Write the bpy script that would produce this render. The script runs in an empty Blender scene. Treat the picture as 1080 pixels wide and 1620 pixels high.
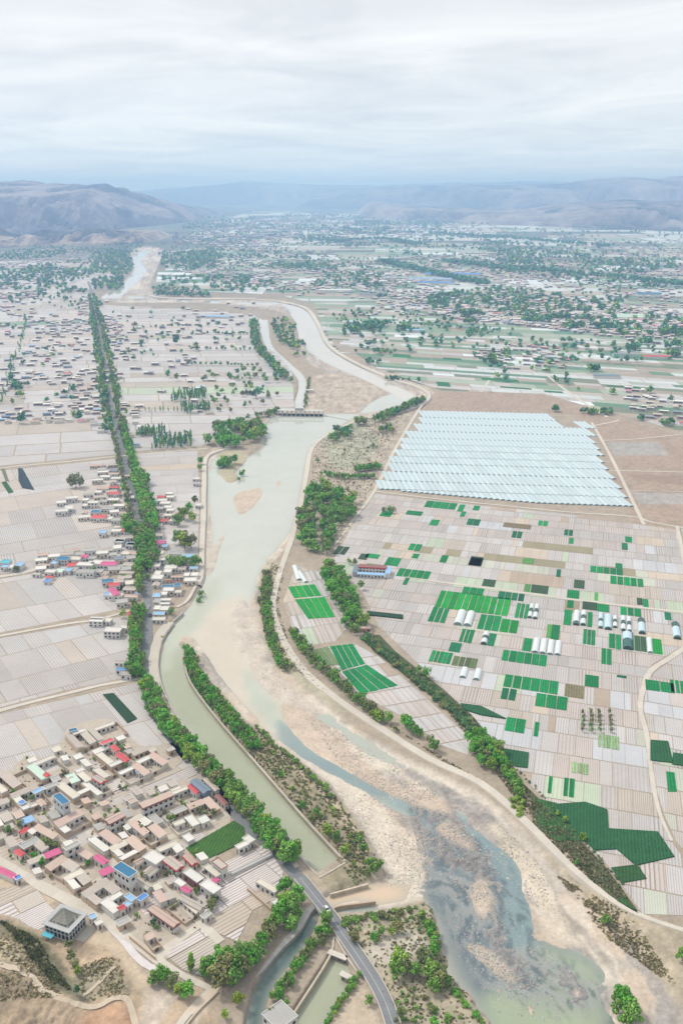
import bpy, math, random
import numpy as np
from mathutils import Vector, Matrix
rnd = random.Random(7)
R = math.radians
sc = bpy.context.scene
C = sc.collection
# ------------------------------------------------------------------ camera
CAM_H, FPX = 300.0, 1500.0
PITCH = math.atan(510/FPX)
cam = bpy.data.cameras.new('camera')
cam.sensor_fit = 'VERTICAL'; cam.sensor_height = 36; cam.lens = 36*FPX/1620
cam.clip_start = 1; cam.clip_end = 200000
co = bpy.data.objects.new('camera', cam); C.objects.link(co)
co.location = (0, 0, CAM_H); co.rotation_euler = (math.pi/2 - PITCH, 0, 0)
sc.camera = co
# ------------------------------------------------------------------ view, world, sun
sc.view_settings.view_transform = 'Standard'; sc.view_settings.look = 'None'
sc.view_settings.gamma = 1; sc.view_settings.exposure = 0.0
sc.cycles.max_bounces = 8; sc.cycles.diffuse_bounces = 2; sc.cycles.glossy_bounces = 2
sc.cycles.transparent_max_bounces = 8; sc.cycles.volume_bounces = 4
SUN_EL, SUN_AZ = R(52), R(-60)       # azimuth measured from +Y towards +X
w = bpy.data.worlds.new('World'); sc.world = w; w.use_nodes = True
nt = w.node_tree; nt.nodes.clear()
def N(nt, typ, **kw):
    n = nt.nodes.new(typ)
    for k, v in kw.items():
        if k.startswith('i_'):
            key = k[2:]; key = int(key) if key.isdigit() else key.replace('_', ' ')
            n.inputs[key].default_value = v
        else: setattr(n, k, v)
    return n
L = lambda nt, a, b: nt.links.new(a, b)
out = N(nt, 'ShaderNodeOutputWorld'); bg = N(nt, 'ShaderNodeBackground', i_Strength=0.1)
sky = N(nt, 'ShaderNodeTexSky', sky_type='NISHITA', sun_disc=False, sun_elevation=SUN_EL, sun_rotation=SUN_AZ, altitude=1800, air_density=1.0, dust_density=2.0)
tc = N(nt, 'ShaderNodeTexCoord'); sx = N(nt, 'ShaderNodeSeparateXYZ'); L(nt, tc.outputs['Generated'], sx.inputs[0])
def M(nt, op, a, b=None, c=None):
    n = N(nt, 'ShaderNodeMath', operation=op)
    for i, v in enumerate((a, b, c)):
        if v is None: continue
        if hasattr(v, 'is_output'): L(nt, v, n.inputs[i])
        else: n.inputs[i].default_value = v
    return n.outputs[0]
zz = M(nt, 'MAXIMUM', sx.outputs[2], 0.0); za = M(nt, 'ADD', zz, 0.06)
cx_ = M(nt, 'DIVIDE', sx.outputs[0], za); cy_ = M(nt, 'DIVIDE', sx.outputs[1], za)
cmb = N(nt, 'ShaderNodeCombineXYZ'); L(nt, cx_, cmb.inputs[0]); L(nt, cy_, cmb.inputs[1])
mp = N(nt, 'ShaderNodeMapping'); mp.inputs['Scale'].default_value = (0.40, 0.36, 1); mp.inputs['Rotation'].default_value = (0, 0, 0.12); mp.inputs['Location'].default_value=(3.1,1.7,0)
L(nt, cmb.outputs[0], mp.inputs[0])
n1 = N(nt, 'ShaderNodeTexNoise', i_Scale=1.6, i_Detail=7.0, i_Roughness=0.55, i_Distortion=1.1); L(nt, mp.outputs[0], n1.inputs['Vector'])
cr = N(nt, 'ShaderNodeValToRGB'); L(nt, n1.outputs[0], cr.inputs[0])
cr.color_ramp.elements[0].position = 0.3; cr.color_ramp.elements[0].color = (7.5, 7.8, 8.15, 1)
cr.color_ramp.elements[1].position = 0.72; cr.color_ramp.elements[1].color = (10.5, 10.5, 10.4, 1)
# clouds thin out to blue haze near the horizon
mr = N(nt, 'ShaderNodeMapRange', clamp=True); L(nt, zz, mr.inputs[0])
mr.inputs[1].default_value = 0.0; mr.inputs[2].default_value = 0.12; mr.inputs[3].default_value = 0.80; mr.inputs[4].default_value = 0.98
mx = N(nt, 'ShaderNodeMix', data_type='RGBA'); L(nt, mr.outputs[0], mx.inputs[0])
hb = N(nt, 'ShaderNodeMapRange', clamp=True); L(nt, zz, hb.inputs[0]); hb.inputs[1].default_value = 0.0; hb.inputs[2].default_value = 0.16; hb.inputs[3].default_value = 1.12; hb.inputs[4].default_value = 1.0
hv = N(nt, 'ShaderNodeVectorMath', operation='SCALE'); L(nt, cr.outputs[0], hv.inputs[0]); L(nt, hb.outputs[0], hv.inputs['Scale'])
L(nt, sky.outputs[0], mx.inputs[6]); L(nt, hv.outputs[0], mx.inputs[7])
L(nt, mx.outputs[2], bg.inputs[0]); L(nt, bg.outputs[0], out.inputs[0])
sl = bpy.data.lights.new('sun', 'SUN'); sl.energy = 2.6; sl.angle = R(10); sl.color = (1.0, 0.95, 0.88)
so = bpy.data.objects.new('sun', sl); C.objects.link(so)
sd_ = Vector((math.sin(SUN_AZ)*math.cos(SUN_EL), math.cos(SUN_AZ)*math.cos(SUN_EL), math.sin(SUN_EL)))
so.rotation_euler = sd_.to_track_quat('Z', 'Y').to_euler(); so.location = (0, 0, 2000)
# ------------------------------------------------------------------ plan measuring: a point of the survey photo -> a point on the ground
sp_, cp_ = math.sin(PITCH), math.cos(PITCH)
def G(x, y, z=0.0):
    dx = (x-540)/FPX; dy = (810-y)/FPX
    t = (z-CAM_H)/(-sp_ + dy*cp_)
    return (dx*t, (cp_+dy*sp_)*t)
def GP(pts, z=0.0): return np.array([G(a, b, z) for a, b in pts])
def PXY(x, y, z=0.0):
    v = z-CAM_H; dep = y*cp_ - v*sp_; up = y*sp_ + v*cp_
    return 540+FPX*x/dep, 810-FPX*up/dep
# ------------------------------------------------------------------ numpy noise
def h2(ix, iy, seed=0):
    n = (ix.astype(np.int64)*374761393 + iy.astype(np.int64)*668265263 + seed*1442695041) & 0x7fffffff
    n = ((n ^ (n >> 13))*1274126177) & 0x7fffffff
    return ((n ^ (n >> 16)) & 0xffff)/65535.0
def vn(x, y, s, seed=0):
    x = x/s; y = y/s; ix = np.floor(x); iy = np.floor(y); fx = x-ix; fy = y-iy
    fx = fx*fx*(3-2*fx); fy = fy*fy*(3-2*fy)
    a = h2(ix, iy, seed); b = h2(ix+1, iy, seed); c = h2(ix, iy+1, seed); d = h2(ix+1, iy+1, seed)
    return (a*(1-fx)+b*fx)*(1-fy)+(c*(1-fx)+d*fx)*fy
def fbm(x, y, s, o=4, seed=0):
    r = 0; a = 1; t = 0
    for i in range(o): r = r+a*vn(x, y, s, seed+i*17); t += a; a *= .5; s /= 2.03
    return r/t-0.5
def sstep(a, b, x):
    t = np.clip((x-a)/(b-a), 0, 1); return t*t*(3-2*t)
BIG = 1e6
def sdf(px, py, poly, margin):
    """signed distance (negative inside) near a polygon; BIG farther than margin"""
    P = np.asarray(poly); out = np.full(px.shape, BIG)
    x0, y0 = P.min(0)-margin; x1, y1 = P.max(0)+margin
    idx = np.nonzero((px > x0) & (px < x1) & (py > y0) & (py < y1))[0]
    if len(idx) == 0: return out
    X = px[idx]; Y = py[idx]; d = np.full(X.shape, BIG); ins = np.zeros(X.shape, bool)
    n = len(P)
    for i in range(n):
        ax, ay = P[i]; bx, by = P[(i+1) % n]
        ex, ey = bx-ax, by-ay; L2 = ex*ex+ey*ey+1e-9
        t = np.clip(((X-ax)*ex+(Y-ay)*ey)/L2, 0, 1)
        d = np.minimum(d, np.hypot(X-ax-t*ex, Y-ay-t*ey))
        c = ((ay > Y) != (by > Y)); xi = ax+(Y-ay)*ex/(ey if abs(ey) > 1e-9 else 1e-9)
        ins ^= (c & (X < xi))
    out[idx] = np.where(ins, -d, d); return out
def inpoly(x, y, P):
    ins = False; n = len(P); j = n-1
    for i in range(n):
        if (P[i][1] > y) != (P[j][1] > y) and x < (P[j][0]-P[i][0])*(y-P[i][1])/(P[j][1]-P[i][1])+P[i][0]: ins = not ins
        j = i
    return ins
def pline(pts, widths, z=0):
    """px polyline + width(s) in metres -> world polygon"""
    P = smooth(GP(pts, z)); n = len(P)
    if not hasattr(widths, '__len__'): W = np.full(n, widths)
    else: W = np.interp(np.linspace(0, 1, n), np.linspace(0, 1, len(widths)), widths)
    T = np.gradient(P, axis=0); T /= np.linalg.norm(T, axis=1)[:, None]+1e-9
    Nn = np.stack([-T[:, 1], T[:, 0]], 1)
    return np.concatenate([P+Nn*W[:, None]/2, (P-Nn*W[:, None]/2)[::-1]])
def smooth(P, sub=4):
    P = np.asarray(P, float)
    if len(P) < 3: return P
    Q = np.vstack([2*P[0]-P[1], P, 2*P[-1]-P[-2]]); o = []
    for i in range(1, len(Q)-2):
        for k in range(sub):
            t = k/sub; a, b, c, d = Q[i-1], Q[i], Q[i+1], Q[i+2]
            o.append(.5*((2*b)+(-a+c)*t+(2*a-5*b+4*c-d)*t*t+(-a+3*b-3*c+d)*t**3))
    o.append(P[-1]); return np.array(o)
def closed(P, sub=3):
    P = np.asarray(P, float); n = len(P); o = []
    for i in range(n):
        a, b, c, d = P[i-1], P[i], P[(i+1) % n], P[(i+2) % n]
        for k in range(sub):
            t = k/sub; o.append(.5*((2*b)+(-a+c)*t+(2*a-5*b+4*c-d)*t*t+(-a+3*b-3*c+d)*t**3))
    return np.array(o)
def G3(pts, z=-2.0): return closed(GP(pts, z))
# ------------------------------------------------------------------ materials
def mat(name, rough=0.85, attr='col', obj_col=False, noise=0.12, nscale=0.5, bump=0.0, bscale=2.0, spec=0.3, base=None, noise2=0.0, n2scale=0.05, bdist=0.4):
    m = bpy.data.materials.new(name); m.use_nodes = True; t = m.node_tree; t.nodes.clear()
    o = N(t, 'ShaderNodeOutputMaterial'); p = N(t, 'ShaderNodeBsdfPrincipled', i_Roughness=rough); p.inputs['Specular IOR Level'].default_value = spec
    L(t, p.outputs[0], o.inputs[0])
    if base is not None:
        a = N(t, 'ShaderNodeRGB'); a.outputs[0].default_value = (*base, 1); col = a.outputs[0]
    elif obj_col:
        a = N(t, 'ShaderNodeObjectInfo'); col = a.outputs['Color']
        a2 = N(t, 'ShaderNodeAttribute', attribute_name='col'); mm = N(t, 'ShaderNodeMix', data_type='RGBA', blend_type='MULTIPLY', i_0=1.0)
        L(t, col, mm.inputs[6]); L(t, a2.outputs['Color'], mm.inputs[7]); col = mm.outputs[2]
    else:
        a = N(t, 'ShaderNodeAttribute', attribute_name=attr); col = a.outputs['Color']
    geo = N(t, 'ShaderNodeNewGeometry')
    def nz(col, amp, s):
        n = N(t, 'ShaderNodeTexNoise', i_Scale=s, i_Detail=5.0, i_Roughness=0.6); L(t, geo.outputs['Position'], n.inputs['Vector'])
        v = M(t, 'MULTIPLY_ADD', n.outputs[0], amp*2, 1-amp); h = N(t, 'ShaderNodeVectorMath', operation='SCALE'); L(t, col, h.inputs[0]); L(t, v, h.inputs['Scale']); return h.outputs[0], n
    if noise: col, nn = nz(col, noise, nscale)
    if noise2: col, _ = nz(col, noise2, n2scale)
    L(t, col, p.inputs['Base Color'])
    if bump:
        nb = N(t, 'ShaderNodeTexNoise', i_Scale=bscale, i_Detail=4.0); L(t, geo.outputs['Position'], nb.inputs['Vector'])
        b = N(t, 'ShaderNodeBump', i_Strength=bump, i_Distance=bdist); L(t, nb.outputs[0], b.inputs['Height']); L(t, b.outputs[0], p.inputs['Normal'])
    return m
M_GROUND = mat('soil', 0.95, noise=0.34, nscale=0.55, bump=0.9, bscale=0.9, noise2=0.26, n2scale=0.16)
M_GROUND2 = mat('trodden_earth', 0.95, noise=0.25, nscale=0.35, bump=0.4, bscale=1.5, noise2=0.14, n2scale=0.07)
M_WATER = mat('turbid_water', 0.07, noise=0.09, nscale=0.04, bump=0.10, bscale=0.35, spec=0.5, bdist=0.25)
M_ROAD = mat('road', 0.8, noise=0.12, nscale=0.7, noise2=0.08, n2scale=0.08)
M_WALL = mat('masonry', 0.9, noise=0.16, nscale=0.6, noise2=0.08, n2scale=2.5)
M_ROOF = mat('roofing', 0.75, noise=0.16, nscale=1.3, noise2=0.10, n2scale=0.25)
M_GLASS = mat('window_glass', 0.15, base=(0.03, 0.04, 0.05), noise=0)
M_DARK = mat('dark_metal', 0.5, base=(0.08, 0.085, 0.09), noise=0.1)
M_CONC = mat('concrete', 0.85, base=(0.42, 0.38, 0.32), noise=0.2, nscale=0.5)
M_FILM = mat('plastic_film', 0.3, noise=0.06, nscale=0.4, spec=0.5)
M_LEAF = mat('leaves', 0.75, obj_col=True, noise=0.35, nscale=0.22, spec=0.2)
M_LEAFV = mat('far_leaves', 0.8, noise=0.2, nscale=0.3, spec=0.2)
M_CROP = mat('crop', 0.8, noise=0.42, nscale=0.5, noise2=0.28, n2scale=0.12, bump=0.6, bscale=1.5, spec=0.2)
def crop_rows():
    t = M_CROP.node_tree; p = next(n for n in t.nodes if n.type == 'BSDF_PRINCIPLED'); src = p.inputs['Base Color'].links[0].from_socket
    g = N(t, 'ShaderNodeNewGeometry'); d = N(t, 'ShaderNodeVectorMath', operation='DOT_PRODUCT'); L(t, g.outputs['Position'], d.inputs[0]); d.inputs[1].default_value = (.975, -.24, 0)
    nz = N(t, 'ShaderNodeTexNoise', i_Scale=0.3, i_Detail=2.0); L(t, g.outputs['Position'], nz.inputs['Vector'])
    f = M(t, 'FRACT', M(t, 'MULTIPLY', M(t, 'ADD', d.outputs['Value'], nz.outputs[0]), 0.62)); tr = M(t, 'ABSOLUTE', M(t, 'SUBTRACT', f, .5)); k = M(t, 'MULTIPLY_ADD', tr, -1.1, 1.28)
    v = N(t, 'ShaderNodeVectorMath', operation='SCALE'); L(t, src, v.inputs[0]); L(t, k, v.inputs['Scale']); L(t, v.outputs[0], p.inputs['Base Color'])
crop_rows()
M_BARK = mat('bark', 0.9, base=(0.16, 0.12, 0.09), noise=0.2)
M_ROCK = mat('rock', 0.9, noise=0.5, nscale=0.012, bump=1.0, bscale=0.012, noise2=0.5, n2scale=0.0035, bdist=60)
M_PAINT = mat('car_paint', 0.25, noise=0, spec=0.6)
# field material: mulch film strips with soil furrows between them, across the uv
def field_mat():
    m = bpy.data.materials.new('mulch_film_rows'); m.use_nodes = True; t = m.node_tree; t.nodes.clear()
    o = N(t, 'ShaderNodeOutputMaterial'); p = N(t, 'ShaderNodeBsdfPrincipled', i_Roughness=0.62); L(t, p.outputs[0], o.inputs[0])
    p.inputs['Specular IOR Level'].default_value = 0.3
    a = N(t, 'ShaderNodeAttribute', attribute_name='col'); s = N(t, 'ShaderNodeAttribute', attribute_name='soil')
    uv = N(t, 'ShaderNodeUVMap', uv_map='uv'); x = N(t, 'ShaderNodeSeparateXYZ'); L(t, uv.outputs[0], x.inputs[0])
    geo = N(t, 'ShaderNodeNewGeometry')
    nw = N(t, 'ShaderNodeTexNoise', i_Scale=0.12, i_Detail=2.0); L(t, geo.outputs['Position'], nw.inputs['Vector'])
    xx = M(t, 'MULTIPLY_ADD', nw.outputs[0], 0.25, x.outputs[0])
    fr = M(t, 'FRACT', xx); tri = M(t, 'ABSOLUTE', M(t, 'SUBTRACT', fr, 0.5))
    rmp = N(t, 'ShaderNodeMapRange', clamp=True); L(t, tri, rmp.inputs[0]); rmp.inputs[1].default_value = .26; rmp.inputs[2].default_value = .40
    amt = M(t, 'MULTIPLY', rmp.outputs[0], s.outputs['Alpha'])
    n = N(t, 'ShaderNodeTexNoise', i_Scale=0.35, i_Detail=6.0, i_Roughness=0.65); L(t, geo.outputs['Position'], n.inputs['Vector'])
    n2 = N(t, 'ShaderNodeTexNoise', i_Scale=0.03, i_Detail=4.0, i_Roughness=0.6); L(t, geo.outputs['Position'], n2.inputs['Vector'])
    k = M(t, 'MULTIPLY_ADD', n.outputs[0], 0.34, 0.83); k2 = M(t, 'MULTIPLY_ADD', n2.outputs[0], 0.36, 0.82); k = M(t, 'MULTIPLY', k, k2)
    # dust and soil blown on the film
    dr = N(t, 'ShaderNodeMapRange', clamp=True); L(t, n.outputs[0], dr.inputs[0]); dr.inputs[1].default_value = .52; dr.inputs[2].default_value = .75; dr.inputs[4].default_value = .45
    amt = M(t, 'MAXIMUM', amt, dr.outputs[0])
    mx = N(t, 'ShaderNodeMix', data_type='RGBA'); L(t, amt, mx.inputs[0]); L(t, a.outputs['Color'], mx.inputs[6]); L(t, s.outputs['Color'], mx.inputs[7])
    v = N(t, 'ShaderNodeVectorMath', operation='SCALE'); L(t, mx.outputs[2], v.inputs[0]); L(t, k, v.inputs['Scale']); L(t, v.outputs[0], p.inputs['Base Color'])
    return m
M_FIELD = field_mat()
# ------------------------------------------------------------------ mesh builder
class MB:
    def __init__(s): s.v = []; s.f = []; s.c = []; s.uv = []; s.s = []
    def face(s, pts, col, uv=None, soil=None):
        b = len(s.v); s.v.extend(pts); s.f.append(tuple(range(b, b+len(pts)))); s.c.append(col)
        s.uv.extend(uv if uv else [(0, 0)]*len(pts)); s.s.append(soil or (0, 0, 0, 0))
    def prism(s, bot, top, col, cap=True, base=False):
        n = len(bot)
        for i in range(n):
            j = (i+1) % n; s.face([bot[i], bot[j], top[j], top[i]], col)
        if cap: s.face(list(top), col)
        if base: s.face(list(bot)[::-1], col)
    def box(s, cx, cy, z0, z1, lx, ly, col, T=None, base=True):
        p = [(cx-lx/2, cy-ly/2), (cx+lx/2, cy-ly/2), (cx+lx/2, cy+ly/2), (cx-lx/2, cy+ly/2)]
        if T: p = [T(*q) for q in p]
        s.prism([(x, y, z0) for x, y in p], [(x, y, z1) for x, y in p], col, True, base)
    def build(s, name, m, parent=None, sm=False, fields=False):
        me = bpy.data.meshes.new(name); me.from_pydata(s.v, [], s.f)
        a = me.attributes.new('col', 'FLOAT_COLOR', 'FACE')
        a.data.foreach_set('color', np.array([(c[0], c[1], c[2], 1.0) for c in s.c], np.float32).ravel())
        if fields:
            a = me.attributes.new('soil', 'FLOAT_COLOR', 'FACE'); a.data.foreach_set('color', np.array(s.s, np.float32).ravel())
            u = me.uv_layers.new(name='uv'); u.data.foreach_set('uv', np.array(s.uv, np.float32).ravel())
        me.materials.append(m)
        if sm: me.polygons.foreach_set('use_smooth', [True]*len(me.polygons))
        o = bpy.data.objects.new(name, me); C.objects.link(o)
        if parent: o.parent = parent
        return o
def kind(o, k='structure', label=None):
    o['kind'] = k
    if label: o['label'] = label
    return o
def empty(name, x, y, z=0, rz=0):
    o = bpy.data.objects.new(name, None); o.empty_display_size = 1; C.objects.link(o); o.location = (x, y, z); o.rotation_euler = (0, 0, rz); return o
RANK = []      # (object, look, kind noun, place phrase)
def tag(o, label, cat, group=None):
    o['label'] = label; o['category'] = cat
    if group: o['group'] = group
    return o
def rtag(o, look, noun, place, cat, group=None):
    o['category'] = cat
    if group: o['group'] = group
    RANK.append((o, look, noun, place)); return o
def grid_mesh(name, X, Y, Z, col, m, mask=None, smooth_=True):
    ny, nx = X.shape
    idx = np.arange(ny*nx).reshape(ny, nx)
    q = np.stack([idx[:-1, :-1], idx[:-1, 1:], idx[1:, 1:], idx[1:, :-1]], -1).reshape(-1, 4)
    if mask is not None: q = q[mask.ravel()]
    used = np.unique(q); remap = np.full(ny*nx, -1); remap[used] = np.arange(len(used)); q = remap[q]
    V = np.stack([X.ravel(), Y.ravel(), Z.ravel()], 1)[used]; CC = col.reshape(-1, 3)[used]
    me = bpy.data.meshes.new(name); me.vertices.add(len(V)); me.vertices.foreach_set('co', V.astype(np.float32).ravel())
    me.loops.add(q.size); me.loops.foreach_set('vertex_index', q.astype(np.int32).ravel())
    me.polygons.add(len(q)); me.polygons.foreach_set('loop_start', np.arange(0, q.size, 4, dtype=np.int32)); me.polygons.foreach_set('loop_total', np.full(len(q), 4, np.int32))
    me.update(calc_edges=True)
    a = me.attributes.new('col', 'FLOAT_COLOR', 'POINT'); a.data.foreach_set('color', np.concatenate([CC, np.ones((len(CC), 1))], 1).astype(np.float32).ravel())
    me.materials.append(m)
    if smooth_: me.polygons.foreach_set('use_smooth', np.ones(len(q), bool))
    o = bpy.data.objects.new(name, me); C.objects.link(o); return o
# ------------------------------------------------------------------ the ground sheet: river bed, channels, bars, banks, loess hill
WZ = -2.0
ys = np.concatenate([np.arange(304.0, 1790.0, 2.4), np.arange(1792.0, 2300.0, 8)])[::-1]
Yr = [G(540, y)[1] for y in ys]; Tr = [CAM_H/(sp_-((810-y)/FPX)*cp_) for y in ys]
Yr = [-900, -600, -400, -250, -100, 0] + Yr + [90000, 160000]; Tr = [Tr[0]]*6 + Tr + [Tr[-1]*1.3, Tr[-1]*2.3]
Yr = np.array(Yr); Tr = np.array(Tr)
cxs = np.concatenate([-120-np.geomspace(4, 6500, 34)[::-1], np.arange(-120, 1201, 2.4), 1200+np.geomspace(4, 6500, 34)])
GX = ((cxs-540)/FPX)[None, :]*Tr[:, None]; GY = np.repeat(Yr[:, None], len(cxs), 1)
gx = GX.ravel(); gy = GY.ravel()
z = np.zeros_like(gx)
SOIL = np.array((0.37, 0.305, 0.235)); col = np.tile(SOIL, (len(gx), 1))
nlow = fbm(gx, gy, 40, 4, 3); nmid = fbm(gx, gy, 9, 4, 11); nfin = fbm(gx, gy, 2.4, 3, 23)
far = sstep(1500, 6000, gy)
col = col*(1+0.35*nmid[:, None]) + far[:, None]*(np.array((0.13, 0.155, 0.12))*(1+1.5*fbm(gx, gy, 420, 4, 71)[:, None])-col)
wig = nmid*5+nfin*1.5          # shoreline raggedness in metres
def blend(d, feather, wob=1.0): return 1-sstep(-feather, feather, d+wig*wob)
def paint(poly, c, feather=1.5, st=1.0, wob=0.6, tex=0.0):
    d = sdf(gx, gy, poly, feather*3+8); k = (blend(d, feather, wob)*(d < BIG/2)*st)[:, None]
    cc = np.array(c)*(1+tex*(nfin+nmid)[:, None]*2)
    col[:] = col*(1-k)+cc*k
# river corridor, dry gravel bed 0.5 m above the water
RIV = G3([(655,600),(690,632),(640,655),(560,668),(522,686),(492,712),(487,760),(476,810),(462,850),(440,880),(425,900),(420,960),(430,1010),(445,1048),(480,1085),(520,1120),(570,1160),(630,1195),(700,1228),(765,1262),(830,1318),(890,1375),(940,1420),(975,1452),(1010,1500),(1060,1560),(1090,1680),(1250,2200),(700,2200),(800,1680),(765,1600),(728,1560),(705,1520),(695,1470),(680,1430),(640,1440),(560,1445),(520,1432),(522,1410),(600,1385),(606,1368),(590,1340),(565,1300),(520,1240),(470,1200),(400,1150),(330,1075),(300,1025),(285,1015),(262,1040),(240,1040),(250,1000),(290,965),(318,920),(318,870),(320,800),(325,730),(345,700),(395,722),(415,700),(420,660),(500,655),(560,640),(610,625),(560,595),(520,590),(490,575),(470,545),(475,515),(440,492),(380,484),(300,478),(235,478),(160,474),(190,450),(212,425),(200,402),(228,390),(258,396),(248,425),(238,460),(300,470),(380,472),(440,475),(490,490),(510,525),(540,560),(580,580)], -1)
d = sdf(gx, gy, RIV, 30); inr = 1-sstep(-2.0, 2.5, d+wig*.3); z = z*(1-inr)+(-1.55)*inr
sand = np.array((0.52, 0.425, 0.335)); k = (inr*(d < BIG/2))[:, None]
gravel = np.array((0.44, 0.39, 0.345))
cb = sand*(1+0.25*nmid[:, None]); gm = sstep(-0.08, 0.16, fbm(gx, gy, 26, 4, 77))[:, None]; cb = cb*(1-gm)+gravel*(1+.5*nfin[:, None])*gm
col = col*(1-k)+cb*k
dr_ = np.clip(d, -200, 30); al = gx*math.cos(R(-60))+gy*math.sin(R(-60))
st1 = fbm(dr_+nmid*6, al*.12, 5.0, 4, 201); st2 = fbm(dr_*.6+nmid*8+nlow*20, al*.10, 11.0, 4, 207)
sk_ = sstep(.0, .14, st1)[:, None]*k*.85; col = col*(1-sk_)+sk_*np.array((0.33, 0.30, 0.275))*(1+.5*nfin[:, None])
sk_ = sstep(.04, .18, -st2)[:, None]*k*.8; col = col*(1-sk_)+sk_*np.array((0.66, 0.58, 0.48))
z += inr*(nmid*0.5+nfin*0.25+st1*.5+st2*.5)
# wet channels: (polygon, colour, depth)
SILT=(0.50,0.47,0.38); SILT2=(0.56,0.49,0.39); GRN=(0.345,0.36,0.25); PALE=(0.50,0.505,0.435); TEAL=(0.34,0.46,0.41); BLUE=(0.18,0.25,0.27); DTEAL=(0.055,0.11,0.10)
wet = []
def W(poly, c, depth=1.4, bank=3.0, wob=0.5): wet.append((poly, c, depth, bank, wob))
# main pool and river
W(G3([(432,660),(520,656),(560,655),(600,650),(640,640),(652,622),(600,628),(560,660),(524,684),(494,708),(484,740),(478,780),(466,830),(445,862),(425,885),(412,905),(405,930),(398,960),(395,1000),(400,1045),(425,1080),(450,1110),(440,1160),(400,1130),(345,1068),(315,1020),(300,1008),(285,1012),(300,1060),(330,1115),(360,1160),(275,1115),(262,1060),(262,1035),(252,1005),(268,985),(295,965),(315,930),(330,895),(335,850),(330,800),(328,760),(335,730),(350,718),(372,745),(392,722),(416,704),(422,680)]), PALE)
W(pline([(172,472),(200,452),(222,430),(216,412),(232,396)], [60,45,50,40,60], -2), (0.62,0.57,0.50), 1.0)
W(pline([(205,470),(300,476),(380,480),(450,482),(480,500),(500,540),(530,570),(590,600),(650,630)], [25,22,20,26,60,70,50,34,30], -2), (0.60,0.545,0.47), 1.0)
W(pline([(416,505),(424,545),(450,572),(474,595),(478,615),(470,650)], [26,17,17,17,15,19], -2), (0.56,0.54,0.48), 1.6)
W(pline([(415,508),(400,500),(340,497)], [10,8,8], -2), (0.6,0.55,0.48), 1)
# power canal
W(GP([(262,1025),(288,1022),(292,1045),(302,1078),(342,1132),(412,1212),(482,1292),(541,1359),(503,1384),(462,1345),(420,1300),(375,1252),(330,1200),(290,1150),(264,1108),(250,1070),(252,1040)], -2), GRN, 2.0, 1.2, 0.0)
# braided channels downstream
W(pline([(400,1060),(415,1110),(440,1150),(480,1185),(530,1218),(590,1250),(640,1275),(700,1290),(760,1325),(800,1365),(820,1420),(825,1480)], [20,14,11,10,10,9,12,16,13,12,11,10], -2), (0.25,0.33,0.32), 0.9, 2.0, 1.6)
W(pline([(455,1125),(500,1130),(545,1155),(590,1190),(640,1215)], [10,13,12,10,3], -2), (0.40,0.42,0.36), 0.8, 2.0, 2.0)
W(G3([(640,1255),(700,1290),(760,1310),(800,1360),(835,1420),(850,1480),(900,1500),(960,1540),(985,1640),(1100,2100),(780,2100),(800,1690),(760,1600),(725,1545),(705,1500),(690,1450),(668,1410),(672,1350),(662,1300)]), (0.155,0.19,0.20), 0.35, 3.0, 2.6)
W(G3([(820,1495),(870,1500),(940,1530),(965,1600),(960,1690),(1090,2150),(760,2150),(790,1690),(760,1590),(790,1560),(850,1570),(840,1530)]), (0.31,0.36,0.24), 0.9, 3, 2.6)
W(GP([(522,1414),(582,1400),(605,1396),(650,1400),(640,1425),(600,1432),(560,1424),(528,1434),(520,1440),(505,1450),(490,1450),(500,1428),(512,1420)], -2), (0.60,0.46,0.33), 0.8, 1.2, 0.2)
W(pline([(500,1440),(488,1462),(470,1490),(448,1520),(425,1550),(408,1590),(400,1640)], [5,8,9,9,8,8,8], -2), DTEAL, 1.3, 1.5, 0.3)
W(pline([(520,1445),(560,1437),(600,1438)], [4,5,2], -2), (0.25,0.3,0.28), 1.0, 1.5, 0.3)
W(GP([(521,1514),(548,1521),(557,1546),(549,1572),(528,1606),(505,1650),(440,1650),(466,1598)], -2), GRN, 2.0, 1.0, 0.0)
wcol = np.tile(np.array((0.40,0.39,0.33)), (len(gx), 1))
wd = np.full(gx.shape, BIG)
for poly, c, dep, bank, wob in wet:
    d = sdf(gx, gy, poly, 30)
    dd = d+wig*wob*0.5+(nlow*wob*5 if wob > 1.5 else 0)
    kk = 1-sstep(-bank, 0.6, dd); kk = kk*(d < BIG/2)
    z = np.where(d < BIG/2, z*(1-kk)+(WZ-dep)*kk, z)
    wk = (1-sstep(-6, 5, d))*(d < BIG/2); wcol = wcol*(1-wk[:, None])+np.array(c)*wk[:, None]; wd = np.minimum(wd, d)
def wpaint(poly, c, feather, st=1.0):
    d = sdf(gx, gy, poly, feather*3+5); k = ((1-sstep(-feather, feather, d+wig*0.8))*(d < BIG/2)*st)[:, None]; wcol[:] = wcol*(1-k)+np.array(c)*k
wpaint(G3([(300,1005),(330,960),(370,945),(395,960),(400,1050),(460,1130),(445,1175),(400,1140),(340,1070)]), (0.575,0.50,0.405), 10)
wpaint(G3([(385,1060),(405,1080),(440,1120),(470,1150),(520,1195),(500,1200),(440,1160),(395,1110)]), (0.40,0.46,0.38), 4, .7)
wpaint(G3([(255,1010),(300,970),(335,915),(350,930),(320,985),(290,1010),(262,1060)]), (0.45,0.46,0.36), 8)
wpaint(G3([(440,1140),(475,1160),(540,1200),(620,1240),(600,1262),(520,1225),(450,1180)]), (0.20,0.26,0.265), 3, .7)
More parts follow.
